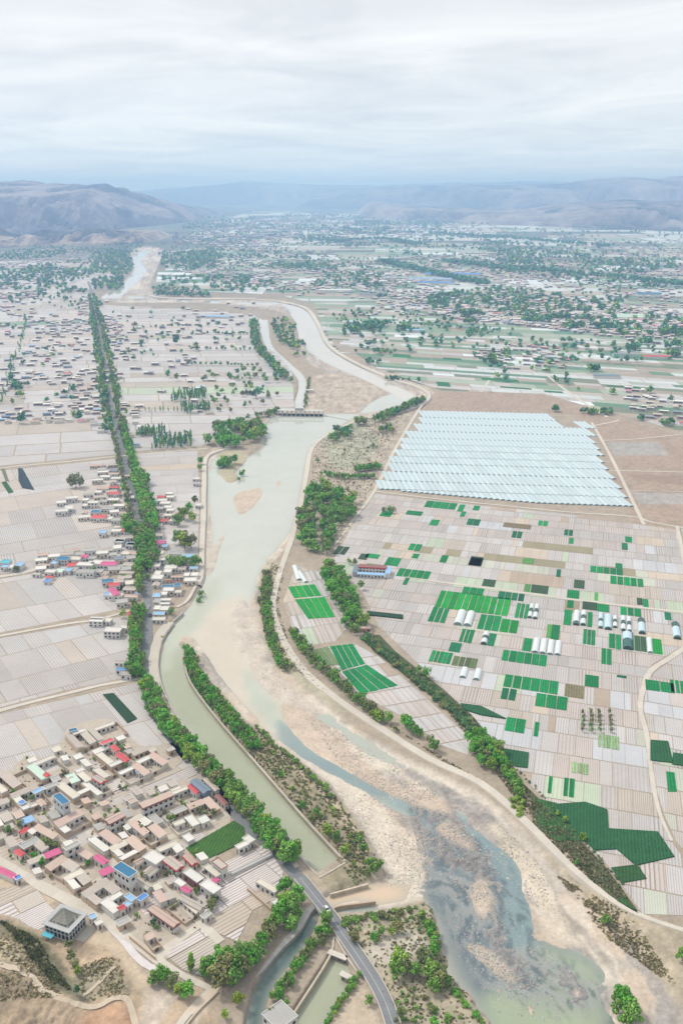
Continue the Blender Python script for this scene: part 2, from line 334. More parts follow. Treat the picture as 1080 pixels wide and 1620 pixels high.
# rapids: cobbles breaking the surface
rap = G3([(640,1262),(700,1285),(765,1320),(800,1370),(830,1430),(850,1500),(900,1520),(960,1560),(960,1600),(880,1600),(770,1560),(725,1500),(700,1440),(675,1400),(675,1340)])
d = sdf(gx, gy, rap, 20); RK = (1-sstep(-6, 6, d+wig))*(d < BIG/2)
thr = pline([(745,1305),(775,1335),(800,1375),(815,1420),(818,1470),(825,1500)], [10,9,9,10,12,12], -2); dth = sdf(gx, gy, thr, 10); TH = (1-sstep(-3, 3, dth+wig*.5))*(dth < BIG/2)
z += RK*(1-TH)*(0.30+nfin*2.3+nmid*.5+st1*1.6+st2*1.2)
for kq in (RK*(1-TH),):
    kq = kq[:, None]*0.9; col = col*(1-kq)+kq*np.array((0.225, 0.215, 0.21))*(1+1.0*nfin[:, None])
wpaint(thr, (0.19,0.27,0.28), 4, .9); mot = fbm(al*.35+gx*0, dr_+nmid*4, 1.8, 3, 91); mo2 = fbm(al*.2, dr_+nlow*30, 9, 3, 95)
kq = (RK*(1-TH*.8)*sstep(-.06, .10, mot+mo2*.6))[:, None]*.8; wcol = wcol*(1-kq)+kq*np.array((0.27, 0.275, 0.26))
kq = (RK*sstep(.02, .16, -mot))[:, None]*.75; wcol = wcol*(1-kq)+kq*np.array((0.10, 0.135, 0.15))
wcol *= (1+.5*mot*(RK*.8+.1))[:, None]
# bars and islands inside the river
def bar(poly, h, c=None, feather=3.0, wob=0.8):
    global z
    d = sdf(gx, gy, poly, 25); k = (1-sstep(-feather, feather, d+wig*wob*.6))*(d < BIG/2); z = z*(1-k)+(h+nmid*.25+nfin*.1)*k
    if c is not None:
        kk = k[:, None]; col[:] = col*(1-kk)+np.array(c)*(1+.3*nmid[:, None])*kk
SB = (0.53, 0.43, 0.34)
bar(G3([(368,785),(385,775),(414,772),(416,785),(400,805),(378,815),(368,800)]), WZ+0.35, SB, 4)
bar(G3([(434,762),(445,760),(444,768),(436,770)]), WZ+0.2, SB, 2)
bar(G3([(340,715),(365,712),(385,716),(390,730),(372,745),(380,757),(362,765),(346,750),(352,735)]), WZ+0.8, (0.42,0.37,0.25), 4)
bar(G3([(322,905),(330,880),(345,850),(362,840),(350,870),(342,900),(330,912)]), WZ+0.35, (0.52,0.46,0.38), 4)
bar(G3([(360,985),(372,955),(388,948),(398,962),(402,990),(410,1030),(425,1062),(460,1085),(500,1115),(520,1130),(480,1130),(430,1105),(395,1060),(370,1025)]), WZ+0.5, (0.54,0.47,0.40), 6)
bar(G3([(440,1122),(470,1120),(520,1150),(560,1190),(620,1235),(700,1262),(720,1290),(660,1275),(600,1250),(540,1215),(480,1180)]), WZ+0.5, SB, 3)
bar(G3([(742,1405),(760,1390),(776,1405),(778,1435),(765,1455),(746,1435)]), WZ+0.30, (0.52,0.43,0.34), 3)
bar(G3([(690,1310),(712,1300),(735,1325),(748,1345),(735,1342),(705,1325)]), WZ+0.35, SB, 2)
bar(G3([(750,1490),(790,1520),(815,1550),(800,1555),(760,1525),(735,1500)]), WZ+0.35, (0.50,0.42,0.33), 3)
bar(G3([(905,1570),(915,1563),(920,1575),(910,1580)]), WZ+0.3, SB, 1); bar(G3([(836,1592),(842,1596),(845,1608),(838,1604)]), WZ+0.3, SB, 1)
bar(G3([(735,1280),(790,1300),(850,1370),(880,1430),(905,1480),(960,1530),(930,1500),(870,1490),(850,1440),(830,1390),(800,1350),(750,1310)]), WZ+.55, (0.57,0.49,0.39), 3)
# colours of the banks
SCR = (0.30, 0.26, 0.17); STONE=(0.47,0.42,0.36)
paint(G3([(296,1030),(330,1080),(400,1150),(470,1204),(520,1245),(566,1302),(604,1370),(600,1388),(525,1408),(505,1388),(545,1362),(480,1288),(412,1208),(342,1128),(302,1074)],0), SCR, 2.5, .95, 1, .35)
paint(pline([(392,1130),(450,1195),(510,1250),(560,1320),(600,1395)], [4,5,5,5,5], -1), SB, 2, .8)
paint(G3([(600,1440),(680,1420),(700,1500),(730,1560),(770,1640),(640,1640),(600,1560),(560,1500),(530,1470),(540,1448)],0), (0.38,0.33,0.24), 3, .95, 1, .35)
paint(G3([(590,1490),(640,1470),(672,1480),(676,1500),(640,1520),(600,1530),(575,1505)],0), (0.52,0.46,0.39), 2, .95)
paint(G3([(540,1585),(570,1560),(590,1590),(600,1640),(535,1640)],0), (0.50,0.41,0.31), 2, .9)
paint(G3([(430,880),(410,905),(410,960),(425,1020),(440,1050),(480,1085),(540,1130),(540,1105),(480,1060),(446,1005),(436,950),(445,910)],0), (0.40,0.36,0.26), 2, .9, 1, .3)
paint(G3([(860,1350),(950,1440),(1010,1500),(1075,1580),(1080,1480),(1010,1452),(960,1420),(900,1372)],0), (0.44,0.37,0.27), 3, .95, 1, .25)
paint(pline([(785,1290),(840,1345),(870,1390),(890,1440),(930,1480),(960,1520)], [7,6,3,3,4,4], -1), (0.33,0.29,0.25), 1.5, .8, .8)
paint(G3([(720,1240),(765,1275),(830,1340),(880,1400),(880,1380),(830,1325),(765,1262)],0), (0.52,0.46,0.39), 1.5, .9)
paint(G3([(700,1245),(745,1275),(790,1330),(770,1330),(720,1290)],-1), (0.35,0.31,0.28), 2, .8, 1, .3)
paint(pline([(640,1215),(690,1245),(740,1270),(775,1300)], [5,9,10,8], -1), (0.33,0.30,0.28), 2, .85, 1, .4)
paint(G3([(500,690),(560,660),(640,650),(660,640),(600,760),(560,860),(520,890),(480,860),(478,830),(492,780),(496,720)],0), (0.41,0.345,0.27), 4, .95, 1, .35)
paint(G3([(510,660),(560,660),(600,700),(560,740),(520,730)],0), (0.34,0.36,0.26), 4, .6, 1, .4)
paint(G3([(560,595),(620,620),(600,645),(540,655),(480,650),(490,600),(520,590)],0), (0.46,0.385,0.31), 8, .85, 1, .4)
# big bare field around the greenhouses
BARE = (0.37, 0.28, 0.215)
paint(G3([(700,620),(860,625),(950,655),(1090,690),(1200,700),(1200,835),(1080,838),(1000,830),(935,674),(865,652),(668,652),(662,640)],0), BARE, 5, .95, 1, .15)
paint(GP([(958,700),(1040,699),(1058,720),(972,721)]), (0.37,0.35,0.325), 2, .85, .5, .2)
paint(GP([(998,779),(1095,781),(1095,797),(1012,798)]), (0.37,0.35,0.33), 2, .85, .5, .2)
paint(G3([(985,750),(1040,752),(1090,752),(1090,768),(1030,762)],0), (0.30,0.22,0.17), 4, .8, 1)
# loess hill at the lower left
HILL = [(-120,1450),(0,1462),(40,1480),(70,1505),(110,1560),(128,1585),(110,1640),(-120,1700)]
hp = G3(HILL, 0); d = sdf(gx, gy, hp, 60); hk = (1-sstep(-16, 8, d+wig))*(d < BIG/2)
ter = (nlow*16+nmid*3); z += hk*(5.0+nlow*9+nmid*5+nfin*1.6+(np.floor(ter)-ter)*1.1)
hp2 = G3([(120,1530),(180,1500),(210,1550),(205,1600),(150,1590)], 0); d2 = sdf(gx, gy, hp2, 40); z += (1-sstep(-8, 4, d2))*(d2 < BIG/2)*(2.0+nmid*3)
LO = (0.42, 0.32, 0.22)
paint(G3([(-120,1440),(60,1470),(150,1480),(190,1510),(240,1560),(330,1580),(300,1700),(-120,1700)],0), LO, 4, .95, 1, .35)
paint(pline([(-20,1462),(30,1475),(60,1500),(85,1540),(118,1570)], [9,9,10,11,8], 2), (0.15,0.145,0.085), 2.0, .9, .8, .3)
paint(G3([(-60,1550),(40,1545),(60,1570),(20,1600),(-60,1590)],2), (0.25,0.20,0.14), 4, .6, 1, .4)
paint(G3([(10,1480),(50,1500),(60,1530),(30,1545),(-10,1530)],2), (0.36,0.31,0.21), 4, .8, 1, .4)
paint(G3([(125,1530),(180,1528),(160,1560),(140,1590),(112,1580)],1), (0.24,0.22,0.16), 3, .85, 1, .3)
paint(G3([(165,1555),(195,1540),(205,1580),(150,1590)],1), (0.33,0.29,0.20), 3, .8, 1, .3)
paint(G3([(150,1590),(200,1585),(215,1640),(120,1640)],1), (0.45,0.27,0.17), 4, .8, 1, .3)
paint(G3([(235,1560),(290,1570),(330,1585),(280,1650),(225,1650)],0), (0.54,0.46,0.38), 3, .9, 1, .2)
paint(pline([(330,1560),(290,1590),(250,1640)], 7, 0), (0.50,0.38,0.27), 1.5, .9)
paint(pline([(150,1478),(178,1490),(200,1520),(232,1560)], [9,8,5,6], 0), (0.55,0.44,0.32), 1.5, .9)
paint(G3([(0,1385),(60,1395),(90,1425),(60,1450),(0,1445)],0), (0.50,0.40,0.29), 3, .8, 1, .3)
wetmask = z < (WZ+0.35)
H_ = z.reshape(GX.shape); ground = grid_mesh('ground', GX, GY, H_, np.clip(col, 0.01, .9).reshape(*GX.shape, 3), M_GROUND); kind(ground)
wm = (wd < 9).reshape(GX.shape); fm = wm[:-1, :-1] | wm[1:, :-1] | wm[:-1, 1:] | wm[1:, 1:]
wcol *= (1+0.10*fbm(gx, gy, 30, 4, 5))[:, None]
zw = np.full(GX.shape, WZ); water = grid_mesh('water', GX, GY, zw, np.clip(wcol, .01, .9).reshape(*GX.shape, 3), M_WATER, fm); kind(water)
def ground_z(x, y):
    r = np.interp(y, Yr, np.arange(len(Yr))); i = int(r); i = max(0, min(i, len(Yr)-2)); t = Tr[i]+(Tr[i+1]-Tr[i])*(r-i)
    c = np.interp(540+FPX*x/t, cxs, np.arange(len(cxs))); j = int(c); j = max(0, min(j, len(cxs)-2)); fx = c-j; fy = r-i
    return (H_[i, j]*(1-fx)+H_[i, j+1]*fx)*(1-fy)+(H_[i+1, j]*(1-fx)+H_[i+1, j+1]*fx)*fy
# ------------------------------------------------------------------ mountains
def hills(name, crest, D, base_front, back, colr, seed, gul=1.0, steep=1.0, K=1.39):
    """crest: (photo x, photo y of skyline); D: distance(s) of the crest"""
    cx = [c[0] for c in crest]; cy = [c[1] for c in crest]
    Dd = [q*K for q in D] if hasattr(D, '__len__') else [D*K]*len(cx)
    u = np.linspace(cx[0], cx[-1], 620); v = np.linspace(0, 1, 130)
    Dc = np.interp(u, cx, Dd); hy = np.interp(u, cx, cy)
    bf = np.interp(u, cx, [q*K for q in base_front]) if hasattr(base_front, '__len__') else np.full(len(u), base_front*K)
    Dc = Dc+(fbm(u*8, u*0, 600, 4, seed+3))*400
    dy = (810-hy)/FPX; hz = CAM_H + Dc*(-sp_+dy*cp_)/(cp_+dy*sp_)
    U, V = np.meshgrid(u, v); Yv = np.where(V < .7, bf+(Dc-bf)*(V/.7), Dc+back*K*(V-.7)/.3)
    Xv = (U-540)/FPX*Dc/cp_*(0.75+0.25*Yv/Dc)
    t = np.where(V < .7, V/.7, 1-(V-.7)/.3)
    xf, yf = Xv.ravel(), Yv.ravel()
    f = fbm(xf, yf, 1600*gul, 5, seed).reshape(Xv.shape)
    def ridge(s, k, sd): return (1-np.abs(2*vn(xf+f.ravel()*s*1.4, yf*k, s, sd)-1)).reshape(Xv.shape)
    r1 = ridge(760*gul, .28, seed+5); r2 = ridge(330*gul, .33, seed+9); r3 = ridge(140*gul, .4, seed+13); r4 = ridge(60*gul, .5, seed+17)
    tt = np.clip(t+f*.35*(1-t)*t*4, 0, 1)
    prof = tt**.8*(1-.45*steep*(1-tt))+0.0
    amp = (1-t**5)*np.minimum(1, t*3.5)
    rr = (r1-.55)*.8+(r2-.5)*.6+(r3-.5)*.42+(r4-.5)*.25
    Z = hz*prof+hz.mean()*rr*amp*.9
    Z = np.minimum(Z, hz*(.55+.45*t)+8)+hz*(fbm(Xv.ravel(), Yv.ravel()*.2, 420, 5, seed+21).reshape(Xv.shape))*.13*t
    ed = np.clip(np.minimum(U-u[0], u[-1]-U)/22, 0, 1)
    Z = Z*sstep(0, 1, ed)-25*(1-np.minimum(1, t*20))-25*(1-np.clip(ed*8, 0, 1))
    cc = np.array(colr)*(1+1.2*f[..., None]+2.8*rr[..., None]*np.array((1, 1, 1)))  # relief shading put into the rock colour: ridges lightened, gullies darkened
    veg = sstep(.0, .1, fbm(xf, yf, 300, 4, seed+40).reshape(Xv.shape)-rr*.4)[..., None]*.8
    cc = cc*(1-veg)+np.array((0.03, 0.04, 0.035))*veg
    return kind(grid_mesh(name, Xv, Yv, Z, np.clip(cc, .02, .9), M_ROCK))
MC = (0.10, 0.083, 0.082)
hills('hills', [(-500,270),(-200,290),(0,290),(40,288),(90,284),(120,289),(150,292),(180,293),(208,290),(240,303),(268,318),(300,328),(335,341),(350,346)], [7600,7600,7400,7300,7200,7100,7000,6900,6800,7000,7200,7400,7800,8200], [4400,4400,4500,4600,4700,4800,4900,5000,5100,5200,5600,6100,6900,7600], 2500, MC, 3, .9, 1.2)
hills('hills', [(-500,340),(-60,350),(0,352),(30,353),(60,368),(90,372),(110,363),(150,366),(190,360),(230,366),(262,368),(285,376)], [4300,4300,4250,4250,4250,4300,4350,4400,4400,4450,4500,4500], [3150,3250,3300,3350,3600,3800,3900,3950,4000,4050,4150,4300], 500, (0.16,0.125,0.10), 15, .45, 1)
hills('hills', [(560,318),(640,324),(720,330),(800,332),(860,322),(930,316),(1000,318),(1080,312),(1300,300),(1700,300)], [9500,9000,8000,7600,7400,7300,7200,7000,7000,7000], [8000,7000,6400,6000,5600,5300,5000,4800,4500,4500], 1500, (0.12,0.10,0.095), 31, .9, .6)
hills('hills', [(480,312),(540,303),(600,295),(660,293),(700,292),(760,293),(850,291),(900,284),(950,279),(985,284),(1010,279),(1080,276),(1300,270),(1800,268)], [15000,14500,14000,13000,12500,12000,11500,11000,10500,10500,10500,10300,10000,10000], [12000,11500,11000,10500,10000,9500,9300,9000,8600,8400,8200,8000,7800,7800], 3000, MC, 47, 1.2, .9)
hills('hills', [(150,310),(250,302),(330,296),(400,288),(450,289),(500,292),(540,293),(600,293),(700,289),(800,287),(950,291),(1300,290)], 17500, 14500, 3000, MC, 61, 2.0, .7)
# ------------------------------------------------------------------ roads and paths
def ribbon(name, pts, width, c, zt=0.14, skirt=0.0, m=None, edge=None, lift=None, sub=4):
    P = smooth(GP(pts, zt), sub); n = len(P)
    Wd = np.full(n, width) if not hasattr(width, '__len__') else np.interp(np.linspace(0, 1, n), np.linspace(0, 1, len(width)), width)
    T = np.gradient(P, axis=0); T /= np.linalg.norm(T, axis=1)[:, None]+1e-9; Q = np.stack([-T[:, 1], T[:, 0]], 1)
    Wd = Wd*(1+0.10*np.array([rnd.uniform(-1, 1) for _ in range(n)])) if edge is None else Wd
    A = P+Q*Wd[:, None]/2; B = P-Q*Wd[:, None]/2; mb = MB()
    zz = [zt+(max(0, ground_z(*p)) if lift else 0) for p in P]
    for i in range(n-1):
        k = rnd.uniform(.94, 1.05); cc = (c[0]*k, c[1]*k, c[2]*k)
        mb.face([(*A[i], zz[i]), (*B[i], zz[i]), (*B[i+1], zz[i+1]), (*A[i+1], zz[i+1])], cc)
        if skirt:
            sk = (STONE[0]*k, STONE[1]*k, STONE[2]*k)
            for S, sgn in ((A, 1), (B, -1)):
                a = S[i]+Q[i]*sgn*skirt*.8; b = S[i+1]+Q[i+1]*sgn*skirt*.8
                f = [(*S[i], zz[i]), (*S[i+1], zz[i+1]), (*b, zt-skirt), (*a, zt-skirt)]
                mb.face(f if sgn > 0 else f[::-1], sk)
    o = mb.build(name, m or M_ROAD); kind(o); return o
DIRT = (0.5,0.42,0.33); PALEC = (0.57, 0.515, 0.44); ASPH = (0.20, 0.205, 0.21); TAN = (0.52, 0.42, 0.31)
ribbon('embankment_road', [(234,466),(262,471),(330,473),(400,473),(445,477),(484,487),(503,512),(520,545),(560,572),(620,598),(660,611),(679,625),(664,640),(615,655),(568,664),(524,684),(494,708),(484,755),(474,805),(462,850),(446,895),(435,935),(432,965),(446,1008),(482,1062),(540,1110),(600,1150),(680,1200),(760,1238),(830,1298),(900,1368),(960,1418),(1010,1446),(1085,1472),(1160,1490)], [14,13,12,10,8,7,6,5.5,5,5,4.5,4.5,4.5,4.5,4.5,5,5,5,4.5,4,3,2.5,2.5], PALEC, .5, 1.6)
ribbon('bank_road', [(372,705),(345,713),(326,724),(323,760),(322,810),(320,860),(318,905),(312,925)], 4.5, PALEC, .45, 2.2)
ribbon('bank_road', [(310,926),(296,950),(280,960)], 2.5, PALEC, .4, 0)
ribbon('bank_road', [(268,984),(252,1006),(243,1042),(246,1080),(262,1118),(300,1165),(345,1218),(395,1272),(440,1330),(470,1372)], [7,6.5,6,5,4,3,2,2,2,2], (0.50,0.45,0.38), .4, 1.0)
ribbon('road', [(140,445),(145,462),(155,520),(165,570),(173,625),(187,685),(201,745),(213,790),(224,840),(231,900),(234,950),(234,1000),(231,1040),(229,1075),(240,1120),(285,1185),(330,1235),(375,1290),(430,1345),(462,1377),(478,1396)], [9,9,8,7,6.5,6.5,6.5,6.5,6.5,6.5,6.5,7,6.5,6,6,6,6,6,6,6,6], ASPH, .2, 0, edge=1)
for p, wd_ in (([( -120,768),(0,741),(100,731),(183,722),(250,716),(330,709)], 4), ([(-120,924),(0,912),(45,904),(75,895)], 5), ([(-120,1030),(0,1006),(110,986),(150,981),(205,966)], 3), ([(-120,1165),(0,1124),(110,1096),(160,1084),(222,1073)], [4,3.5,3.5,3]),
               ([(-140,1290),(-30,1345),(30,1378),(67,1402),(112,1425),(155,1447),(200,1480),(245,1515),(290,1543),(335,1565)], [4,4,4,5,6.5,5,4,4,3,3]), ([(112,1425),(140,1402),(172,1380),(182,1362),(172,1340),(140,1315),(135,1300)], 3), ([(210,1352),(240,1336),(300,1312),(358,1288)], 3.4),
               ([(250,1390),(262,1400),(285,1425),(318,1460),(350,1490)], [2.5,2.5,3.5,4]), ([(245,1515),(275,1492),(318,1462)], [6,4,3]),
               ([(679,627),(662,648),(625,710),(593,775),(560,820),(530,862)], [4,4,3.6,3.6,2.5,2]), ([(593,777),(700,790),(800,800),(900,810),(1000,817),(1030,826),(1090,836)], 3),
               ([(935,668),(960,712),(985,762),(1018,830)], 3.6), ([(935,674),(970,667),(978,664)], 4), ([(950,697),(1010,694),(1085,686)], 3.2), ([(962,744),(1090,747)], 2.6), ([(1000,776),(1090,778)], 1.6),
               ([(590,902),(680,918),(800,934),(920,950),(1085,969)], 3), ([(1085,1022),(1060,1040),(1030,1060),(1018,1085),(1012,1120),(1022,1160),(1028,1210),(1034,1250),(1044,1290),(1062,1330)], [4,4,4,3.4,3,3,2.5,2.5,2,1.5]),
               ([(1070,832),(1078,870),(1090,930)], 3.5), ([(1010,590),(870,590),(790,590),(760,620)], 4), ([(860,590),(905,625),(960,660)], 5),
               ([(-60,1530),(20,1548),(50,1558),(75,1582),(110,1592),(150,1594),(185,1584),(205,1590),(220,1640)], 2.6), ([(130,1580),(155,1562),(185,1532)], 1.5), ([(335,1565),(300,1600),(270,1640)], 3)):
    hill_ = p[0] in ((-60,1530), (130,1580))
    ribbon('path', p, wd_, PALEC if not hill_ else (0.52,0.43,0.33), .24 + .004*rnd.random(), 0, lift=hill_, sub=8 if hill_ else 4)
# grey film strips beside the village road
ribbon('ditch', [(168,1460),(195,1487),(215,1512),(235,1528),(255,1535)], 3.2, (0.62,0.57,0.56), .2, 0)
ribbon('dyke', [(300,1602),(345,1560)], 3.0, (0.60,0.50,0.39), .25, 0)
# ------------------------------------------------------------------ canal walls and training walls (each a wall of its own)
def wall_along(name, pts, wdt, h0, h1, label, c=(0.46,0.41,0.33), m=None, cat='wall'):
    P = smooth(GP(pts, h1)); n = len(P); T = np.gradient(P, axis=0); T /= np.linalg.norm(T, axis=1)[:, None]+1e-9; Q = np.stack([-T[:, 1], T[:, 0]], 1)
    A = P+Q*wdt/2; B = P-Q*wdt/2; mb = MB()
    for i in range(n-1):
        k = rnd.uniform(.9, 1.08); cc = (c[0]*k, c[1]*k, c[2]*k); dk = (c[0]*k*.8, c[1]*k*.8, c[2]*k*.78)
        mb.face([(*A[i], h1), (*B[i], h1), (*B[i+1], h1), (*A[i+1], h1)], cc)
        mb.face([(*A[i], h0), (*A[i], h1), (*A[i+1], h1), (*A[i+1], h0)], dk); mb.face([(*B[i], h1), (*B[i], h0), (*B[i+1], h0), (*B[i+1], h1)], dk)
    for i in (0, n-1): mb.face([(*A[i], h0), (*B[i], h0), (*B[i], h1), (*A[i], h1)], c)
    o = mb.build(name, m or M_WALL); tag(o, label, cat); return o
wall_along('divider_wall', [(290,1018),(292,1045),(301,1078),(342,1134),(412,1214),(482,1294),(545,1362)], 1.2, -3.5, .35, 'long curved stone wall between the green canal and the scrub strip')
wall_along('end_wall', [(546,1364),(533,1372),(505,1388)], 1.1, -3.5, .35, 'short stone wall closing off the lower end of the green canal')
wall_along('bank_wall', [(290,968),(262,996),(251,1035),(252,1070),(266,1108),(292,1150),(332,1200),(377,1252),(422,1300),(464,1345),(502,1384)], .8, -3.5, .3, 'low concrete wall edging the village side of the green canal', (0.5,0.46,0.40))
wall_along('training_wall', [(522,1414),(545,1408),(582,1398)], .9, -3.2, .1, 'upper stone wall beside the muddy inlet', (0.55,0.47,0.38))
wall_along('training_wall', [(520,1440),(535,1433),(565,1429),(594,1425)], .9, -3.2, .1, 'lower stone wall beside the muddy inlet', (0.47,0.36,0.27))
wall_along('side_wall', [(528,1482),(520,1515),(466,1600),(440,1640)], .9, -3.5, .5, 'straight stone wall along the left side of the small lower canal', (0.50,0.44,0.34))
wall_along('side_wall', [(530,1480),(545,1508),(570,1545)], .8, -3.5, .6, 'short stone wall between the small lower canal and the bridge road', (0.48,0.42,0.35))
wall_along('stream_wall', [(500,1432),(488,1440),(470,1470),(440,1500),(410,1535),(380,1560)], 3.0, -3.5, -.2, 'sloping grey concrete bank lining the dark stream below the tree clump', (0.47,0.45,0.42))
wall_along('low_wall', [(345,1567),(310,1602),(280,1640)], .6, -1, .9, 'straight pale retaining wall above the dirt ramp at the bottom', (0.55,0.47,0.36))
# ------------------------------------------------------------------ fields
FMB = MB(); CMB = MB()
FW=(0.53,0.505,0.495); FW2=(0.475,0.45,0.44); FP=(0.52,0.46,0.435); FB=(0.53,0.535,0.555); FG=(0.46,0.53,0.40); FG2=(0.33,0.50,0.25); SO=(0.43,0.34,0.265); SO2=(0.55,0.46,0.37); SODK=(0.30,0.24,0.19)
SOILC=(0.34,0.275,0.215)
PAL_L = [(30,FW,.8),(24,FW2,.9),(8,(0.58,0.52,0.48),.8),(8,(0.50,0.49,0.49),.8),(6,(0.52,0.455,0.40),.6),(1.2,SO2,.2)]
PAL_R = [(20,FW,.7),(15,FP,.95),(20,FW2,.9),(5,(0.47,0.45,0.44),.8),(5,(0.50,0.44,0.38),.8),(7,FB,.3),(4,FG,.4),(4,(0.50,0.515,0.43),.5),(4,SO2,.3),(3,SO,.2),(.5,FG2,.3),(.8,(0.30,0.26,0.16),.1)]
PAL_F = [(18,(0.57,0.60,0.59),.3),(10,(0.50,0.47,0.45),.3),(8,(0.36,0.42,0.32),.3),(14,(0.22,0.32,0.21),.2),(12,(0.45,0.40,0.33),.2),(10,(0.37,0.31,0.25),.2),(10,(0.10,0.22,0.13),.1),(6,(0.16,0.20,0.13),.1),(5,(0.68,0.72,0.74),.0)]
PAL_FL = [(30,FW,.4),(22,FW2,.5),(10,(0.55,0.49,0.45),.4),(8,(0.47,0.41,0.35),.2),(4,(0.42,0.37,0.31),.2),(1,FG,.2),(1.5,(0.2,0.3,0.2),.1)]
def pick(pal):
    t = rnd.uniform(0, sum(p[0] for p in pal))
    for p in pal:
        t -= p[0]
        if t <= 0: return p
    return pal[0]
def clip(poly, a0, a1, b0, b1):
    for ax, lim, s in ((0, a0, 1), (0, a1, -1), (1, b0, 1), (1, b1, -1)):
        o = []; n = len(poly)
        for i in range(n):
            p, q = poly[i], poly[(i+1) % n]; dp = s*(p[ax]-lim); dq = s*(q[ax]-lim)
            if dp >= 0: o.append(p)
            if (dp >= 0) != (dq >= 0):
                t = dp/(dp-dq); o.append((p[0]+t*(q[0]-p[0]), p[1]+t*(q[1]-p[1])))
        poly = o
        if len(poly) < 3: return None
    return poly
def angp(p, q): a = G(*p); b = G(*q); return math.atan2(b[1]-a[1], b[0]-a[0])
EXCL = []
zi = [0]
def zone(pxpoly, u, v, rowh, colw, pal, gap=(.9, .3), across=True, period=1.25, run=.35, world=None, z=None, drop=0.0):
    """u, v: world angles of rows and of the dividing lines"""
    P = world if world is not None else [tuple(p) for p in GP(pxpoly)]
    ux, uy = math.cos(u), math.sin(u); vx, vy = math.cos(v), math.sin(v); det = ux*vy-uy*vx
    to = lambda p: ((p[0]*vy-p[1]*vx)/det, (ux*p[1]-uy*p[0])/det)
    Q = [to(p) for p in P]; a0 = min(q[0] for q in Q); a1 = max(q[0] for q in Q); b0 = min(q[1] for q in Q); b1 = max(q[1] for q in Q)
    zi[0] += 1; zz = z if z is not None else 0.03+0.003*zi[0]
    b = b0-rnd.uniform(0, rowh[0])
    while b < b1:
        h = rnd.uniform(*rowh); a = a0-rnd.uniform(0, colw[0]); cur = pick(pal); rowp = pick(pal)
        while a < a1:
            wd_ = rnd.uniform(*colw)
            if rnd.random() > run: cur = pick(pal) if rnd.random() > .4 else rowp
            ga, gb = gap[1]*rnd.choice((.6, 1, 1.6)), gap[0]
            c = clip(Q, a+ga/2, a+wd_-ga/2, b+gb/2, b+h-gb/2)
            if c and len(c) >= 3 and rnd.random() >= drop:
                W_ = [(p[0]*ux+p[1]*vx, p[0]*uy+p[1]*vy) for p in c]
                mx_ = sum(p[0] for p in W_)/len(W_); my_ = sum(p[1] for p in W_)/len(W_)
                if not any(inpoly(mx_, my_, E) for E in EXCL):
                    k = rnd.uniform(.93, 1.05); cc = tuple(x*k for x in cur[1]); s = cur[2]*rnd.uniform(.6, 1.2)
                    ph = rnd.random(); per = period*rnd.choice((.85, 1, 1, 1.3, 1.8))
                    if across: uvs = [((p[0]*math.sin(v-u))/per+ph, p[1]) for p in c]
                    else: uvs = [((p[1]*math.sin(v-u))/per+ph, p[0]) for p in c]
                    kk = rnd.uniform(.8, 1.2)
                    FMB.face([(x, y, zz) for x, y in W_], cc, uvs, (SOILC[0]*kk, SOILC[1]*kk, SOILC[2]*kk, min(1, s)))
            a += wd_
        b += h
# keep fields off the river, the banks, the lanes
EX = lambda pts: EXCL.append([tuple(p) for p in GP(pts)])
EX([(655,600),(690,632),(640,655),(560,668),(522,690),(496,712),(490,760),(480,810),(470,850),(455,880),(440,900),(440,960),(450,1010),(485,1060),(540,1105),(300,1170),(240,1100),(238,1040),(250,1000),(290,965),(312,930),(312,870),(314,800),(318,730),(345,700),(395,712),(412,690),(420,655),(470,652),(470,600),(440,560),(412,520),(410,500),(235,485),(150,480),(175,450),(205,425),(192,400),(228,385),(266,396),(258,425),(245,455),(300,462),(380,465),(440,470),(495,485),(515,525),(545,560),(580,575)])
A_ = angp
uL = A_((0,1125),(220,1072)); vL = A_((7,1132),(42,1185))
zone([(-160,1190),(0,1130),(222,1079),(232,1108),(300,1195),(352,1262),(345,1282),(210,1345),(120,1400),(60,1392),(-30,1340),(-160,1290)], uL, vL, (34,52), (9,20), PAL_L, (.7,.25), period=1.1)
zone([(-160,1045),(0,1010),(150,985),(208,972),(214,1040),(216,1068),(100,1093),(0,1119),(-160,1160)], A_((0,1060),(200,1010)), A_((0,1090),(16,1115)), (22,42), (10,26), PAL_L, (1.0,.4), period=1.1)
zone([(-160,930),(0,916),(70,905),(150,905),(180,925),(198,962),(0,1001),(-160,1025)], A_((0,960),(148,934)), A_((20,960),(45,990)), (34,56), (9,24), PAL_L, (1.1,.4), period=1.1)
zone([(-160,775),(0,745),(183,726),(205,790),(212,850),(215,905),(70,903),(0,908),(-160,918)], A_((0,862),(120,842)), A_((0,760),(10,790)), (24,52), (16,60), PAL_L, (1.3,.5), period=1.3)
zone([(-200,470),(140,462),(150,520),(168,600),(190,718),(0,737),(-200,765)], A_((0,700),(180,690)), A_((100,600),(90,690)), (34,75), (40,110), PAL_FL, (3.4,1.6), across=False)
zone([(152,482),(405,492),(412,545),(440,560),(462,590),(466,650),(415,655),(320,705),(200,715),(180,620)], A_((200,620),(400,618)), A_((200,620),(195,690)), (32,66), (40,110), PAL_FL, (3.2,1.6), across=False)
zone([(212,718),(312,713),(316,790),(312,905),(240,905),(232,840),(222,790)], A_((230,760),(310,755)), A_((240,730),(246,780)), (20,36), (30,80), PAL_L, (.8,.4), across=False)
zone([(490,590),(560,600),(590,625),(540,640),(482,648)], 0.02, 1.5, (25,50), (60,120), [(3,(0.57,0.51,0.47),.2),(1,(0.52,0.42,0.36),.2)], (1.5,.6), across=False)
